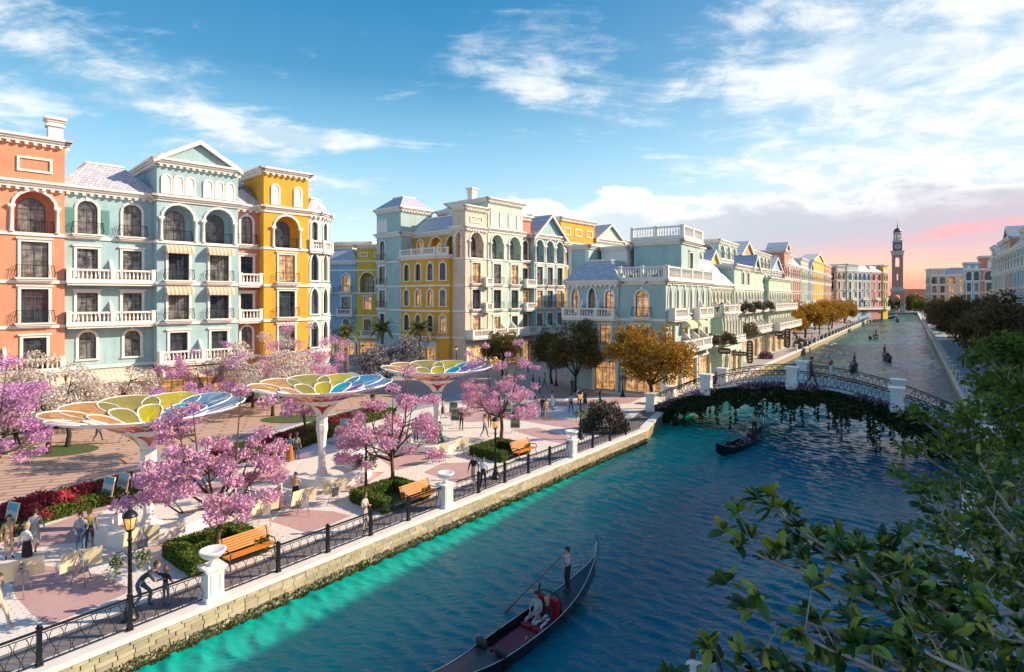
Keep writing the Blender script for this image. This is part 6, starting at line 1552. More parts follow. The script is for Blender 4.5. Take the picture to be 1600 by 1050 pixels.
pp2(650, 690, 'person in black by the middle pink tree', pose='stand', top='charcoal', bot='charcoal', rz=S(200), sleeve=True)
pp2(757, 684, 'person in a tan coat walking left of the farthest pink tree', pose='stroll', top='tan', bot='brown', rz=S(60), sleeve=True, slim=True, hair=('bob', 'brown'))
pp2(765, 668, 'person in dark clothes behind the farthest pink tree', pose='stand', top='charcoal', bot='brown', rz=S(200), sleeve=True)
pp2(838, 650, 'person in a white top and dark skirt right of the farthest pink tree', pose='look', top='white', bot='black', bare=True, skirt=('navy', .4, .03), rz=S(30), hair=('long', 'black'), slim=True)
pp2(853, 655, 'person in a long tan coat and trousers on the open paving', pose='stand', top='tan', bot='tan', rz=S(200), sleeve=True, hair=('short', 'brown'))
pp2(848, 650, 'person in black beside the long tan coat', pose='stand', top='black', bot='navy', rz=S(150), sleeve=True)
pp2(863, 641, 'person in a white blouse and white skirt on the open paving', pose='look', top='white', bot='white', bare=True, skirt=('lightblue', .45, .03), rz=S(70), hair=('bun', 'black'), slim=True)
pp2(892, 646, 'person in a light blue shirt and grey trousers by the lamp with baskets', pose='stroll', top='lightblue', bot='charcoal', rz=S(20), sleeve=True)
pp2(905, 633, 'person in white and black under the larger olive tree', pose='pockets', top='white', bot='black', rz=S(10), sleeve=True)
pp2(914, 638, 'person in a striped navy top under the larger olive tree', pose='look', top='navy', bot='grey', bare=True, skirt=('navy', .42, .02), rz=S(-30), hair=('long', 'black'), slim=True)
pp2(938, 641, 'person in a bright green dress walking to the bridge', pose='stroll', top='green', bot='green', bare=True, skirt=('green', .48, .08), rz=S(80), hair=('long', 'black'), slim=True)
pp2(894, 615, 'person in charcoal by the trunk of the larger olive tree', pose='stand', top='charcoal', bot='charcoal', rz=S(40), sleeve=True)
pp2(833, 611, 'person in a dark coat on the crossing left of the olive trees', pose='stroll', top='navy', bot='black', rz=S(50), sleeve=True)
pp2(843, 615, 'person in a brown coat on the crossing by the olive trees', pose='stand', top='brown', bot='charcoal', rz=S(100), sleeve=True)
pp2(851, 607, 'person in grey on the crossing before the olive trees', pose='stroll', top='grey', bot='navy', rz=S(250), sleeve=True)
pp2(825, 583, 'person in navy at the far shop fronts', pose='stand', top='navy', bot='charcoal', rz=S(20), sleeve=True)
pp2(153, 690, 'person in a white top and dark trousers crossing the tan plaza', pose='stroll', top='white', bot='navy', rz=S(90), hair=('long', 'black'))
pp2(193, 692, 'person in grey trousers walking under the canopy rim on the tan plaza', pose='stroll', top='beige', bot='grey', rz=S(120), sleeve=True)
pp2(10, 716, 'person in a white top and green skirt at the left edge of the plaza', pose='stroll', top='white', bot='green', bare=True, skirt=('green', .6, .06), rz=S(100), hair=('long', 'brown'), slim=True)
pp2(25, 704, 'person in black walking at the left edge of the plaza', pose='stroll', top='black', bot='charcoal', rz=S(90), sleeve=True)
pp2(582, 640, 'person in black jacket on the dim plaza behind the middle canopy', pose='stroll', top='black', bot='charcoal', rz=S(200), sleeve=True)
pp2(-2, 984, 'person in tan shoes cut off at the lower left edge', pose='stroll', top='beige', bot='beige', rz=S(90), sleeve=True, shoe=CL['tan'])
# people far off, small in the photo, on the far quays
ORD = 'first second third fourth fifth sixth seventh eighth ninth tenth eleventh twelfth thirteenth fourteenth'.split()
FP = 'distant people on the far quays'
r_ = random.Random(12)
far_spots = [(118, 3.2), (121, 5.5), (128, 3.0), (134, 4.8), (141, 2.6), (147, 7.8), (155, 3.2), (163, 8.2), (170, 3), (182, 4), (196, 7.2), (214, 3), (233, 4), (258, 3.4)]
for i, (y, off) in enumerate(far_spots):
    tp = ('white', 'navy', 'red', 'black', 'beige', 'lightblue', 'pink')[i % 7]
    person(bankL(y)-off, y, ORD[i]+' tiny distant person along the far left quay counted from the bridge', 'stroll' if i % 2 else 'stand', tp, ('charcoal', 'jeans', 'beige')[i % 3], ('short', 'black'), i*1.1, 1.9, group=FP, sleeve=True)
for i, (y, off) in enumerate(((58, 3), (64, 4.2), (70, 2.8), (77, 3.6), (86, 2.4), (96, 3.3))):
    person(bankR(y)+off, y, ORD[i]+' distant person along the shaded right quay counted from the bridge', 'stroll' if i % 2 else 'stand', ('white', 'black', 'lightblue')[i % 3], 'charcoal', ('short', 'black'), i*.9, 1.8, group='distant people on the right quay', sleeve=True)

# ------------------------------------------------------------------ bridge
BS, BT = Vector((12.7, 53.2)), Vector((.8217, -.5699)); BNM = Vector((-.5699, -.8217)); BL = 24.4; BW = 5.2
def dz(t): return max(.10, 3.35*(1-((t-BL/2)/(BL/2))**2))
def bpnt(t, n, z): p = BS+BT*t+BNM*n; return (p.x-BS.x, p.y-BS.y, z)     # n > 0 towards the viewer
bridge = empty('arched_bridge', (BS.x, BS.y, 0), 0, 'white arched footbridge hung with ivy over the canal', 'bridge')
M['bridge'] = mat('white bridge render', (.62, .60, .60), .7, .1, 1.2, .2, 20); M['deck'] = paver_mat('bridge deck paving', (.55, .50, .45), (.50, .45, .41), (.35, .32, .30), .5, .25, math.atan2(-.5699, .8217))
def soff(t):
    q = (t-BL/2)/(BL/2-1.2); return min(dz(t)-.45, -1.6+(dz(BL/2)-.55+1.6)*(1-q*q)) if abs(q) < 1 else -1.6
b = MB(); N = 40
for i in range(N):
    t0, t1 = BL*i/N, BL*(i+1)/N
    for n in (0, -BW):
        b.quad(bpnt(t0, n, soff(t0)), bpnt(t1, n, soff(t1)), bpnt(t1, n, dz(t1)), bpnt(t0, n, dz(t0)))
    b.quad(bpnt(t0, 0, soff(t0)), bpnt(t0, -BW, soff(t0)), bpnt(t1, -BW, soff(t1)), bpnt(t1, 0, soff(t1)))
b.build('arch', M['bridge'], bridge)
b = MB()
for i in range(N):
    t0, t1 = BL*i/N, BL*(i+1)/N; b.quad(bpnt(t0, .12, dz(t0)+.02), bpnt(t1, .12, dz(t1)+.02), bpnt(t1, -BW-.12, dz(t1)+.02), bpnt(t0, -BW-.12, dz(t0)+.02))
b.build('deck', M['deck'], bridge)
for n in (.0, -BW):
    b = MB()
    for i in range(N):
        t0, t1 = BL*i/N, BL*(i+1)/N
        L_ = [(n+.16, -.22), (n+.16, .24), (n-.16, .24), (n-.16, -.22)]
        for (n0, z0), (n1, z1) in zip(L_, L_[1:]+L_[:1]): b.quad(bpnt(t0, n0, dz(t0)+z0), bpnt(t1, n0, dz(t1)+z0), bpnt(t1, n1, dz(t1)+z1), bpnt(t0, n1, dz(t0)+z1))
    b.build('edge_kerb', M['bridge'], bridge)
pdm = MB(); pdm.box(-.40, .40, -.40, .40, -.3, 1.25); pdm.box(-.46, .46, -.46, .46, 1.25, 1.36); pdm.box(-.52, .52, -.52, .52, 1.36, 1.50); pdm.box(-.46, .46, -.46, .46, -.1, .30)
pdm = pdm.mesh('pedestal', [M['white']])
stops = [.2, 5.2, 12.0, 19.0, 24.2]; brz = math.atan2(BT.y, BT.x)
rg = MB(); rg.tube([(.40*math.cos(a*PI/10), 0, .40*math.sin(a*PI/10)) for a in range(20)], .022, 4, closed=True); rgm = rg.mesh('rail_ring', [M['iron']])
for n in (.0, -BW):
    for t in stops: ob('pedestal', pdm, bridge, bpnt(t, n, dz(t)+.1), brz)
    for t0, t1 in zip(stops, stops[1:]):
        a, c = t0+.5, t1-.5; k = max(3, int((c-a)/.45)); b = MB()
        for zz, r_t in ((1.26, .045), (1.13, .02), (.30, .02)):
            b.tube([bpnt(a+(c-a)*i/8, n, dz(a+(c-a)*i/8)+zz) for i in range(9)], r_t, 5)
        b.build('handrail', M['iron'], bridge)
        for i in range(k):
            t = a+(c-a)*(i+.5)/k; ob('rail_ring', rgm, bridge, bpnt(t, n, dz(t)+.715), brz)
# ivy on both faces, with strands hanging to the water, and flowers along the edge
rs = np.random.RandomState(21); C = []
def face_pts(n, cnt, lo, seed):
    t = .6+rs.rand(cnt)*(BL-1.2); d = np.array([dz(v) for v in t]); w = 1.0+.18*np.sin(t*1.7+seed)+.14*np.sin(t*4.3)
    z = d+.05-rs.rand(cnt)**1.2*w*lo; k = n+(rs.rand(cnt)*.28+.05)*(1 if n >= 0 else -1)
    return np.stack([BT.x*t+BNM.x*k, BT.y*t+BNM.y*k, z], 1)
C.append(face_pts(.05, 22000, 1.45, 0)); C.append(face_pts(-BW-.05, 3500, 1.0, 2))
for i in range(170):
    t = 1.2+rs.rand()*(BL-3); n = .12 if rs.rand() < .72 else -BW-.1; L = (.5+2.3*rs.rand()**1.6); k = int(L*26); zz = dz(t)-.9
    s = rs.rand(k); C.append(np.stack([BT.x*t+BNM.x*n+rs.normal(size=k)*.05, BT.y*t+BNM.y*n+rs.normal(size=k)*.05, zz-s*L], 1))
C = np.concatenate(C); V, Q = leaf_quads(C, .14, 31); o = ob('hanging_ivy', mesh_np('hanging_ivy', V, Q, [M['ivy']]), bridge); o['kind'] = 'stuff'
C = face_pts(.16, 5200, .42, 5); C[:, 2] += .28; keep = (np.sin(C[:, 0]*1.9)+np.sin(C[:, 0]*.83+1)+rs.normal(size=len(C))*.5) > -.3; C = C[keep]
V, Q = leaf_quads(C, .12, 33); o = ob('edge_flowers', mesh_np('edge_flowers', V, Q, [M['purpleflower']]), bridge); o['kind'] = 'stuff'
# bridal pair
p = BS+BT*13.2+BNM*-1.4; person(p.x, p.y, 'person in a brown suit striding across the bridge', 'stroll', 'brown', 'brown', ('short', 'black'), math.atan2(BT.y, BT.x)+rad(90), 2.3, sleeve=True, z=dz(13.2)+.02)
p = BS+BT*14.6+BNM*-1.9; o = person(p.x, p.y, 'person in a long white wedding dress on the bridge', 'stroll', 'white', 'white', ('long', 'auburn'), math.atan2(BT.y, BT.x)+rad(70), 2.15, skirt=('white', .84, .22), sleeve=True, slim=True, z=dz(14.6)+.02)
b = MB(); b.lathe([(.02, 0), (.12, .12), (.13, .2), (.05, .28)], 8); o2 = b.build('bouquet', leaf_mat('bouquet flower', [(.7, .6, .2), (.72, .7, .6)], .2)); o2.location = (p.x+.62, p.y-.42, dz(14.8)+1.25); tag(o2, 'small yellow bridal bouquet held out over the bridge rail', 'bouquet')

# ------------------------------------------------------------------ gondolas
M['hull'] = mat('black lacquer', (.008, .008, .011), .18); M['deckb'] = mat('dark boat deck', (.035, .035, .05), .45, .2, 5); M['carpet'] = mat('red boat carpet', (.33, .055, .07), .9, .15, 12); M['redseat'] = mat('red leather seat', (.34, .012, .02), .4); M['silver'] = mat('polished steel', (.62, .62, .64), .25, metal=.85); M['goldtrim'] = mat('gilt trim', (.55, .36, .10), .35, metal=.8)
def gondola_proto(detail=True):
    root = empty('gondola', (0, 0, 0), 0, '', 'gondola', 'black gondolas on the canal'); L, W = 10.0, .64
    def hw(s): return W*max(0.02, (1-abs(s)**2.3))
    def sh(s): return .48+(.80*max(0, s)**3.2 if s > 0 else .85*abs(s)**3.2)
    def kl(s): return -.25+.75*abs(s)**3.6
    N = 28; S_ = [-1+2*i/N for i in range(N+1)]; b = MB(); vs = []
    for s in S_:
        x = s*L/2; w = hw(s); z1, z0 = sh(s), kl(s); zm = z0*.55+z1*.45
        vs += [(x, -w, z1), (x, -w*.92, zm), (x, -w*.55, z0+.02), (x, w*.55, z0+.02), (x, w*.92, zm), (x, w, z1)]
    b.add(vs, [(6*i+j, 6*i+6+j, 6*i+7+j, 6*i+1+j) for i in range(N) for j in range(5)], 0, True)
    c0, c1 = -.42, .38      # open cockpit
    inn = []
    for s in S_:
        x = s*L/2; w = hw(s)-.06; inn += [(x, -w, sh(s)-.01), (x, -w*.85, .21), (x, w*.85, .21), (x, w, sh(s)-.01)]
    ii = [i for i in range(N) if c0 <= S_[i] and S_[i+1] <= c1+.01]
    for i in ii:
        k = 4*i; b.add([inn[k], inn[k+1], inn[k+4+1], inn[k+4]], ((0, 3, 2, 1),)); b.add([inn[k+2], inn[k+3], inn[k+7], inn[k+6]], ((0, 3, 2, 1),))
    for i in (ii[0], ii[-1]+1):
        k = 4*i; b.add([inn[k], inn[k+1], inn[k+2], inn[k+3]], ((0, 1, 2, 3),))
    b.build('hull', M['hull'], root)
    f = MB()
    for i in ii: k = 4*i; f.add([inn[k+1], inn[k+5], inn[k+6], inn[k+2]], ((0, 1, 2, 3),))
    f.build('floor', M['carpet'], root)
    for sel, nm in (([i for i in range(N) if i > ii[-1]], 'foredeck'), ([i for i in range(N) if i < ii[0]], 'afterdeck')):
        d = MB()
        for i in sel:
            s0, s1 = S_[i], S_[i+1]
            for a, c in ((-1, 0), (0, 1)):
                d.quad((s0*L/2, a*hw(s0)*.97, sh(s0)+(.07*hw(s0) if a == 0 else 0)), (s1*L/2, a*hw(s1)*.97, sh(s1)+(.07*hw(s1) if a == 0 else 0)), (s1*L/2, c*hw(s1)*.97, sh(s1)+(.07*hw(s1) if c == 0 else 0)), (s0*L/2, c*hw(s0)*.97, sh(s0)+(.07*hw(s0) if c == 0 else 0)))
        d.build(nm, M['deckb'], root)
    g = MB()
    for sgn in (-1, 1): g.tube([(s*L/2, sgn*(hw(s)+.004), sh(s)+.012) for s in S_], .018, 5)
    g.build('gunwale_strip', M['silver'], root)
    fe = MB(); P = [(x_, z_*.86-.22) for x_, z_ in [(4.85, 1.25), (5.02, 1.75), (5.12, 2.45), (5.0, 2.85), (5.22, 2.60), (5.30, 2.1), (5.18, 1.5), (5.02, .95)]]
    fe.add([(x, -.025, z) for x, z in P]+[(x, .025, z) for x, z in P], [tuple(range(8)), tuple(range(15, 7, -1))]+[(i, (i+1) % 8, 8+(i+1) % 8, 8+i) for i in range(8)])
    for i in range(6): fe.box(4.72+.05*i*.3, 5.02+.04*i, -.015, .015, 1.0+.14*i, 1.05+.14*i)
    fe.build('prow_iron', M['silver'], root)
    st = MB(); st.box(.95, 1.5, -.47, .47, .2, .46); st.box(1.45, 1.62, -.50, .50, .10, 1.02); st.build('seat', M['redseat'], root)
    sf = MB(); sf.tube([(1.66, -.52, .5), (1.66, -.52, 1.0), (1.66, -.3, 1.14), (1.66, .3, 1.14), (1.66, .52, 1.0), (1.66, .52, .5)], .03, 6); sf.build('seat_frame', M['hull'], root)
    for y in (-.25, .25):
        q = MB(); q.box(.45, .85, y-.21, y+.21, .2, .33); q.build('cushion', M['redseat'], root)
    for x, y in ((-1.7, -.42), (-1.7, .42)):
        q = MB(); q.lathe([(.22, -.05), (.25, 0), (.22, .05)], 14); o = q.build('chair_back', M['deckb'], root, (x, y, .62)); o.rotation_euler = (0, rad(80), 0)
        q = MB(); q.box(x-.05, x+.35, y-.18, y+.18, .12, .34); q.build('stool', M['hull'], root)
    for y in (-.53, .53):
        q = MB(); q.tube([(-.6, y*1.12, .52), (-.58, y*1.12, .66), (-.5, y*1.12, .70)], [.03, .025, .015], 6); q.build('sea_horse', M['goldtrim'], root)
    fo = MB(); fo.tube([(1.9, .56, .5), (1.92, .62, .8), (1.82, .62, 1.0), (1.95, .64, 1.14), (1.86, .64, 1.22)], [.06, .055, .045, .04, .02], 7); fo.build('oarlock', M['deckb'], root)
    return root
gpr = gondola_proto()
def oar(a, b_, label):
    q = MB(); a, b_ = Vector(a), Vector(b_); d = b_-a; q.tube([Vector(), d*.72, d*.86, d], [.022, .025, .05, .04], 6); o = q.build('oar', mat('oar wood', (.20, .11, .05), .5), None, a); return tag(o, label, 'oar', 'oars of the gondolas')
def gondola(x, y, d, label, first=False, s=1.0, crew=2, rower=True, facing=1):
    o = gpr if first else copy_tree(gpr); rz = math.atan2(d[1], d[0]); place(o, x, y, WATER_Z, rz, s, label)
    D = Vector(d).normalized(); Nn = Vector((-D.y, D.x))
    return o, rz, lambda u, v, z: (x+(D.x*u+Nn.x*v)*s, y+(D.y*u+Nn.y*v)*s, WATER_Z+z*s)
GP_ = 'people in the gondolas'
def crew(G, label, n, rower, big=1.0):
    o, rz, P = G; tops = ('grey', 'black', 'red')
    # passengers sit facing the stern, the gondolier stands on the deck behind the seat
    for i in range(n):
        c = P(1.15, .24-.48*i, -.02); person(c[0], c[1], ('dark haired person seated in '+label, 'another person seated in '+label)[i], 'sit', tops[i], 'jeans', ('short' if i == 0 else 'bob', 'black'), rz-rad(90), 1.7*big, z=c[2]-.10, group=GP_, sleeve=i == 1)
    if rower:
        c = P(2.95, .05, .62); person(c[0], c[1], 'gondolier standing in '+label, 'row', 'stripe', 'black', ('short', 'black'), rz-rad(60), 1.72*big, z=c[2], group=GP_)
        oar(P(2.75, .25, 1.95), P(-.6, 2.2, -.3), 'oar in use in '+label)
dn_ = (.627, .779)
G = gondola(.35, 19.2, dn_, 'black gondola with red carpet nearest the viewer, cut by the bottom edge', True, .94)
o, rz, P = G
c = P(1.12, .22, -.06); person(c[0], c[1], 'person in a pale grey shirt and cap seated in the nearest gondola', 'sit', 'grey', 'grey', ('short', 'black'), rz-rad(90), 1.72, z=c[2]-.06)
c = P(1.12, -.25, -.06); person(c[0], c[1], 'person with blond hair in black and pale jeans seated in the nearest gondola', 'sit', 'black', 'lightblue', ('bob', 'blond'), rz-rad(100), 1.66, z=c[2]-.06, sleeve=True, slim=True)
c = P(2.9, .0, .62); person(c[0], c[1], 'gondolier in a striped jersey and black trousers standing in the nearest gondola', 'row', 'stripe', 'black', ('short', 'black'), rz-rad(115), 1.66, z=c[2])
oar(P(2.75, .22, 2.0), P(1.0, 1.9, -.2), 'dark oar held by the gondolier in the striped jersey')
G = gondola(17.6, 44.2, (.70, .71), 'black gondola under the ivy of the bridge', s=.86); crew(G, 'the gondola under the bridge', 2, True)
for (px, py, d, l, s, n) in ((1386, 562, (.45, .9), 'gondola farther along the canal right of the middle', .95, 2), (1365, 529, (.72, .70), 'small gondola in mid distance on the blue water', 1.0, 2), (1334, 577, (.55, .83), 'gondola half hidden by the bridge rail near the bride', .9, 1), (1258, 549, (.65, .76), 'gondola close to the left quay beyond the bridge', 1.0, 2),
                             (1402, 503, (.5, .86), 'tiny gondola in front of the clock tower', 1.2, 2), (1376, 498, (.9, -.3), 'tiny gondola at the far end of the left quay', 1.4, 1), (1341, 505, (.9, .3), 'tiny green shaded gondola under the far left quay', 1.2, 1), (1359, 500, (.9, -.5), 'tiny gondola with a long oar at the far left quay', 1.3, 1)):
    x, y = gp(px, py, WATER_Z); G = gondola(x, y, d, l, s=s); crew(G, 'the '+l.replace('gondola ', 'boat ').replace('tiny ', '').replace('small ', ''), n, n > 1 or py > 570, 1.25*s)
# two people waving from a boat just below the frame
G = gondola(5.3, 16.2, (.94, .34), 'small gondola of the two waving people at the bottom edge', s=.55); o, rz, P = G
person(*P(.8, .1, 0)[:2], 'person with long brown hair and a raised arm at the bottom edge', 'wave', 'grey', 'grey', ('long', 'auburn'), rad(150), 1.62, slim=True, z=-.87)
person(*P(-.5, -.05, 0)[:2], 'person with one arm lifted half hidden by leaves at the bottom edge', 'raise', 'white', 'beige', ('bob', 'brown'), rad(170), 1.5, slim=True, z=-.87)
# birds over the water
for i, (x, y, z) in enumerate(((57.6, 100, .6), (62, 112, 1.2), (56, 102, -.1))):
    q = MB(); q.tube([(-.3, 0, 0), (0, 0, .04), (.32, 0, .02)], [.03, .10, .02], 6)
    for s in (-1, 1): q.add([(-.12, 0, .05), (.14, 0, .05), (.08, s*.42, .28), (-.12, s*.85, .18), (-.14, s*.4, .22)], ((0, 1, 2, 4), (4, 2, 3)))
    o = q.build('seagull', mat('white plumage', (.8, .8, .8), .7), None, (x, y, z), i*1.1+.6); tag(o, ('white gull flying low over the blue water', 'white gull flying highest over the blue water', 'white gull skimming the water below the others')[i], 'gull', 'gulls over the canal'); o.scale = (1.6, 1.6, 1.6)

# ------------------------------------------------------------------ railings and signs along the far quays
dp = MB(); dp.box(-.22, .22, -.22, .22, 0, 1.15); dp.box(-.28, .28, -.28, .28, 1.15, 1.3); dpm = dp.mesh('post', [M['trim']])
def far_railing(P0, P1, n, label, group):
    a, c = Vector(P0), Vector(P1); d = c-a; L = d.length; r = empty('quay_railing', (a.x, a.y, .14), math.atan2(d.y, d.x), label, 'railing', group); st = L/n
    bm_ = MB(); bm_.box(.22, st-.22, -.03, .03, 1.0, 1.08); bm_.box(.22, st-.22, -.03, .03, .1, .16); k = int(st/.32)
    for i in range(k): bm_.box(.25+(st-.5)*i/k, .25+(st-.5)*i/k+.14, -.02, .02, .16, 1.0)
    me = bm_.mesh('rail_panel', [M['iron']])
    for i in range(n): ob('rail_panel', me, r, (st*i, 0, 0))
    for i in range(n+1): ob('post', dpm, r, (st*i, 0, 0))
def lerp2(a, c, t): return (a[0]+(c[0]-a[0])*t, a[1]+(c[1]-a[1])*t)
LB_ = off_line(BANK_L[2:], .3)
far_railing(lerp2(LB_[0], LB_[1], .20), lerp2(LB_[0], LB_[1], .27), 4, 'dark railing with white posts just past the canal row', 'railings along the far left quay')
far_railing(lerp2(LB_[0], LB_[1], .285), lerp2(LB_[0], LB_[1], .99), 34, 'long dark railing with white posts along the far left quay', 'railings along the far left quay')
RB_ = off_line(BANK_R[::-1], .3)[::-1]
far_railing(lerp2(RB_[6], RB_[7], .0), lerp2(RB_[6], RB_[7], .6), 36, 'dark railing with white posts along the right quay past the bridge', 'railings along the right quay')
far_railing(RB_[5], RB_[6], 7, 'dark railing with white posts on the right quay at the bridge', 'railings along the right quay')
far_railing(RB_[4], RB_[5], 4, 'dark railing with white posts on the right quay before the bridge', 'railings along the right quay')
sgn = mat('dark shop sign', (.025, .02, .018), .4); let = mat('cream sign lettering', (.75, .68, .52), .5)
def sign(s, n, z, w, h, label, vertical=False, oval=False, facing=False):
    x, y = pD(s, n); rz = math.atan2(DD1[1], DD1[0]) if not facing else math.atan2(DD2[1], DD2[0]); r = empty('shop_sign', (x, y, z), rz, label, 'sign', 'signs of the canal shops'); b = MB()
    if oval or not vertical:
        pts = [(w/2*math.copysign(abs(math.cos(a*PI/12))**.6, math.cos(a*PI/12)), h/2*math.copysign(abs(math.sin(a*PI/12))**.6, math.sin(a*PI/12))) for a in range(24)]
    else: pts = [(w/2*math.copysign(abs(math.cos(a*PI/12))**.4, math.cos(a*PI/12)), h/2*math.copysign(abs(math.sin(a*PI/12))**.3, math.sin(a*PI/12))) for a in range(24)]
    b.add([(x_, -.06, z_) for x_, z_ in pts]+[(x_, .06, z_) for x_, z_ in pts], [tuple(range(24))[::-1], tuple(range(24, 48))]+[(i, (i+1) % 24, 24+(i+1) % 24, 24+i) for i in range(24)]); b.build('board', sgn, r)
    b = MB(); b.box(-.04, .04, .06, .7, -.04, .04); b.build('bracket', M['iron'], r)
    l = MB(); n_ = 7 if vertical else 6
    for i in range(n_):
        if vertical:
            c = h*.38-h*.76*i/(n_-1); l.box(-w*.22, w*.22, -.085, -.06, c-h*.035, c+h*.035); l.box(-w*.22, -w*.1, -.085, -.062, c-h*.035, c+h*.045)
        else:
            c = -w*.32+w*.64*i/(n_-1); l.box(c-w*.035, c+w*.035, -.085, -.06, -h*.16, h*.16)
    o = l.build('lettering', let, r); o['kind'] = 'stuff'
sign(31.2, 1.6, 2.4, .9, 3.4, 'tall black vertical shop sign near the bridge', True, facing=True); sign(59, 2.2, 2.9, 1.0, 3.6, 'tall black vertical shop sign farther down the canal row', True, facing=True)
sign(24.5, 1.6, 2.7, 2.6, .6, 'long rounded dark sign hanging in front of the canal shops', facing=True); sign(17.4, 1.5, 3.6, 1.6, .8, 'small dark oval sign beside the golden tree', oval=True, facing=True)
sign(52, 2.0, 4.0, 1.5, .9, 'small dark frame sign under the far balcony', oval=True, facing=True); sign(57, 1.8, 3.0, 2.2, .5, 'grey flat sign beside the farther vertical sign', facing=True)
# a parked van and a car on the street before the left row
def car(x, y, rz, label, c, L=4.6, hgt=1.6, cat='car'):
    r = empty('parked_'+cat, (x, y, 0), rz, label, cat); b = MB(); w = .9
    P = [(-L/2, .35), (-L/2, .95), (-L/2+.15, 1.0), (-L*.22, hgt), (L*.22, hgt), (L*.36, 1.0), (L/2-.05, .85), (L/2, .35)]
    n = len(P); b.add([(x_, -w, z) for x_, z in P]+[(x_, w, z) for x_, z in P], [tuple(range(n))[::-1], tuple(range(n, 2*n))]+[(i, (i+1) % n, n+(i+1) % n, n+i) for i in range(n)]); b.build('body', mat('car paint '+str(c), c, .25), r)
    g = MB()
    for s in (-1, 1): g.quad((-L*.30, s*(w+.004), 1.02), (L*.30, s*(w+.004), 1.02), (L*.20, s*(w+.004), hgt-.1), (-L*.21, s*(w+.004), hgt-.1))
    g.build('side_window', PANES[0], r)
    for x_ in (-L*.31, L*.31):
        for s in (-1, 1):
            q = MB(); q.lathe([(.20, -.1), (.33, -.1), (.33, .1), (.20, .1)], 14); o = q.build('wheel', M['iron'], r, (x_, s*.82, .33)); o.rotation_euler = (rad(90), 0, 0)
x, y = gp(412, 624); car(x, y, rad(40), 'pale green van parked behind the middle canopy', (.40, .46, .40), 5.0, 2.1, 'van')
x, y = gp(48, 672); car(x, y, rad(40), 'dark car parked behind the white blossom trees at the left', (.02, .022, .03))

# ------------------------------------------------------------------ leafy branches close to the viewer (trees of the right bank)
def V3(px, py, d): return Vector(((px-800)/F*d, d, HC-(py-HY)*d/F))
GB = M['greybark']
fl = []
for i, c in enumerate(((.030, .075, .018), (.055, .11, .02), (.17, .22, .028), (.26, .30, .04), (.028, .065, .02))):
    m = mat('glossy branch leaf %d' % i, c, .38, .15, 12, spec=.4); fl.append(m)
lf = MB(); W_ = [(0, 0), (.018, .022), (.023, .050), (.017, .080), (0, .104)]
vs = [(0, y, -.004*abs(y-.05)*40*.1) for _, y in W_]+[(w, y, .010) for w, y in W_[1:4]]+[(-w, y, .010) for w, y in W_[1:4]]
vs = [(x, y, z-.9*(y**2)*1.2) for x, y, z in vs]
lf.add(vs, ((0, 1, 5), (1, 2, 6, 5), (2, 3, 7, 6), (3, 4, 7), (0, 8, 1), (1, 8, 9, 2), (2, 9, 10, 3), (3, 10, 4)), 0, True)
LM = [lf.mesh('leaf', [m]) for m in fl]
fr = random.Random(5)
def branch_tree(label, trunk, crown_pts, seed, nleaf, big, limb_r=.05, whorl=5):
    """trunk foot, then limbs given as lists of points; leaves in whorls at the twig ends"""
    root = empty('foreground_tree', trunk, 0, label, 'tree', None); O = Vector(trunk); tb = MB(); whorls = []
    fork = O+Vector((0, 0, 3.2)); tb.tube([O-Vector((0, 0, .1)), O+Vector((.05, .05, 1.6)), fork], [.20, .16, .14], 8)
    q = random.Random(seed)
    for limb in crown_pts:
        k = len(limb); tb.tube([fork, fork.lerp(limb[0], .5)+Vector((0, 0, .4))]+limb, [.10, .07]+[limb_r*(1-.8*i/k) for i in range(k)], 6)
        for i in range(k-1):
            a, c = limb[i], limb[i+1]; L = (c-a).length; n = max(2, int(L/.095))
            for j in range(n):
                p = a.lerp(c, (j+q.random())/n); d = (c-a).normalized(); r = Vector((q.gauss(0, 1), q.gauss(0, 1), q.gauss(.5, .8))).normalized()
                tip = p+(d*.6+r*.75).normalized()*q.uniform(.12, .34); tb.tube([p, p.lerp(tip, .5)+Vector((0, 0, .01)), tip], [.007, .005, .003], 4); whorls.append((tip, (tip-p).normalized()))
        whorls.append((limb[-1], (limb[-1]-limb[-2]).normalized()))
    b = MB(); b.v = [tuple(Vector(v)-O) for v in tb.v]; b.f = tb.f; b.m = tb.m; b.sm = tb.sm; b.build('trunk', GB, root)
    q.shuffle(whorls); made = 0; VV = []; FF = []; MI = []
    base = [Vector(v.co) for v in LM[0].vertices]; fcs = [tuple(p.vertices) for p in LM[0].polygons]
    rest = MB()
    for tip, d in whorls:
        for j in range(whorl+q.randint(-1, 2)):
            r = Vector((q.gauss(0, 1), q.gauss(0, 1), q.gauss(.15, .8))).normalized(); dr = (d*.75+r).normalized(); up = Vector((q.gauss(0, .5), q.gauss(0, .5), 1)); x = dr.cross(up).normalized(); z = x.cross(dr)
            s = q.uniform(.72, 1.25)*big; Mx = Matrix((x, dr, z)).transposed().to_4x4(); Mx.translation = tip-O-d*q.uniform(0, .05); Mx = Mx @ Matrix.Scale(s, 4); mi = q.choice((0, 1, 1, 2, 3, 3, 4))
            if made < nleaf:
                o = ob('leaf', LM[mi], root); o.matrix_basis = Mx; made += 1
            else: rest.add([Mx @ v for v in base], fcs, mi, True)
    if rest.v: o = rest.build('foliage', fl, root); o['kind'] = 'stuff'
    return root
limbs = []
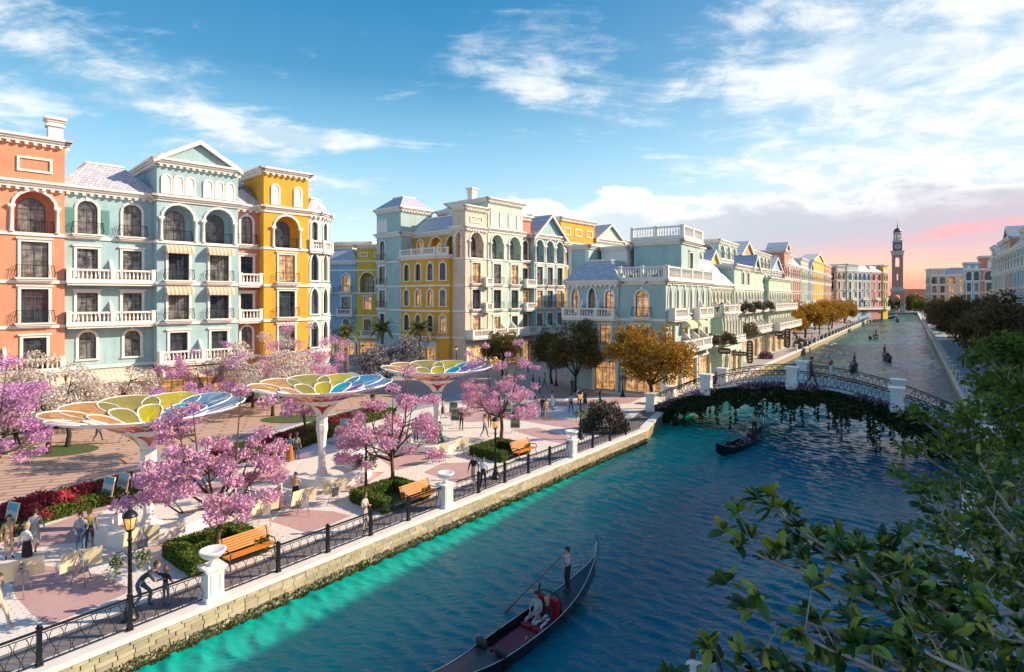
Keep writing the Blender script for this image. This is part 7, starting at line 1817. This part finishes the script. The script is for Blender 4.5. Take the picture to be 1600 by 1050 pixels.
for tip, mid, st, d in (((1150, 850), (1280, 905), (1520, 1040), 4.3), ((1200, 790), (1330, 880), (1560, 1010), 4.5), ((1165, 950), (1270, 975), (1480, 1090), 4.0), ((1390, 850), (1470, 920), (1640, 1060), 4.6), ((1330, 860), (1420, 950), (1590, 1120), 4.2),
                        ((1120, 1030), (1230, 1060), (1400, 1120), 3.9), ((1250, 990), (1340, 1030), (1500, 1130), 3.8), ((1420, 1000), (1490, 1040), (1600, 1110), 3.7), ((1045, 1068), (1120, 1095), (1300, 1150), 3.7), ((1270, 850), (1370, 915), (1540, 1070), 4.8), ((1560, 960), (1600, 1000), (1680, 1060), 4.0)):
    limbs.append([V3(st[0], st[1], d*1.04), V3((st[0]+mid[0])/2+8, (st[1]+mid[1])/2-6, d*1.02), V3(mid[0], mid[1], d), V3((mid[0]+tip[0])/2, (mid[1]+tip[1])/2+4, d), V3(tip[0], tip[1], d*.99)])
branch_tree('leafy grey-barked branches close to the viewer at the lower right', (6.6, 3.4, 0), limbs, 3, 300, 1.28, .022, 8)
limbs = []
for tip, mid, st, d in (((1440, 770), (1520, 850), (1640, 940), 6.2), ((1480, 830), (1560, 890), (1680, 990), 5.8), ((1530, 720), (1580, 800), (1680, 900), 6.5), ((1540, 790), (1590, 850), (1660, 930), 5.6)):
    limbs.append([V3(st[0], st[1], d*1.04), V3((st[0]+mid[0])/2+6, (st[1]+mid[1])/2-5, d*1.02), V3(mid[0], mid[1], d), V3((mid[0]+tip[0])/2, (mid[1]+tip[1])/2+4, d), V3(tip[0], tip[1], d*.99)])
branch_tree('second leafy branch above the lowest one at the right edge', (9.2, 5.4, 0), limbs, 8, 120, 1.2, .028, 6)
# medium trees on the right bank
def bank_tree(label, foot, lumps, n, size, seed, m='greenleaf'):
    r = empty('bank_tree', foot, 0, label, 'tree', 'green trees on the near right bank'); O = Vector(foot); tb = MB(); fk = Vector((0, 0, 3.0)); q = random.Random(seed)
    tb.tube([(0, 0, -.1), (.05, 0, 1.5), fk], [.22, .17, .15], 8); LL = []
    for (px, py, d, rr_) in lumps:
        p = V3(px, py, d)-O; LL.append((p.x, p.y, p.z, rr_)); m_ = fk.lerp(p, .5)+Vector((0, 0, .35)); tb.tube([fk, m_, p], [.085, .05, .012], 6)
        for j in range(4):
            e = p+Vector((q.uniform(-1, 1), q.uniform(-1, 1), q.uniform(-.6, .8)))*rr_; tb.tube([m_.lerp(p, q.uniform(.3, .9)), e], [.022, .007], 4)
    tb.build('trunk', GB, r); ob('crown', crown_mesh('crown', LL, n, size, M[m], seed, .0, .6), r); return r
bank_tree('green tree overhanging the right end of the bridge', (15.8, 17.5, 0), [(1500, 655, 15.5, .75), (1555, 640, 16, .9), (1600, 610, 17, 1.0), (1590, 690, 15.5, 1.0), (1535, 705, 15, .8), (1475, 690, 15, .55), (1432, 645, 16, .4), (1625, 650, 16, 1.1), (1570, 590, 17, .6), (1420, 700, 15, .35)], 2400, .115, 401)
bank_tree('green tree on the right bank below the bridge end', (12.6, 12.2, 0), [(1455, 760, 11.8, .5), (1520, 755, 12, .7), (1580, 745, 12, .8), (1475, 830, 11, .5), (1535, 830, 11, .7), (1590, 820, 11.3, .8), (1450, 870, 10.6, .35), (1500, 890, 10.8, .6), (1560, 900, 11, .7), (1610, 890, 11, .7), (1490, 950, 10.3, .5), (1405, 735, 12.5, .3)], 2700, .085, 402)
bank_tree('green tree with pale limbs farther along the right bank', (26.5, 29, 0), [(1525, 560, 27, .8), (1562, 540, 28, 1.2), (1605, 555, 28, 1.5), (1590, 610, 26, 1.3), (1640, 590, 27, 1.5), (1540, 600, 27, .9)], 2400, .18, 403)
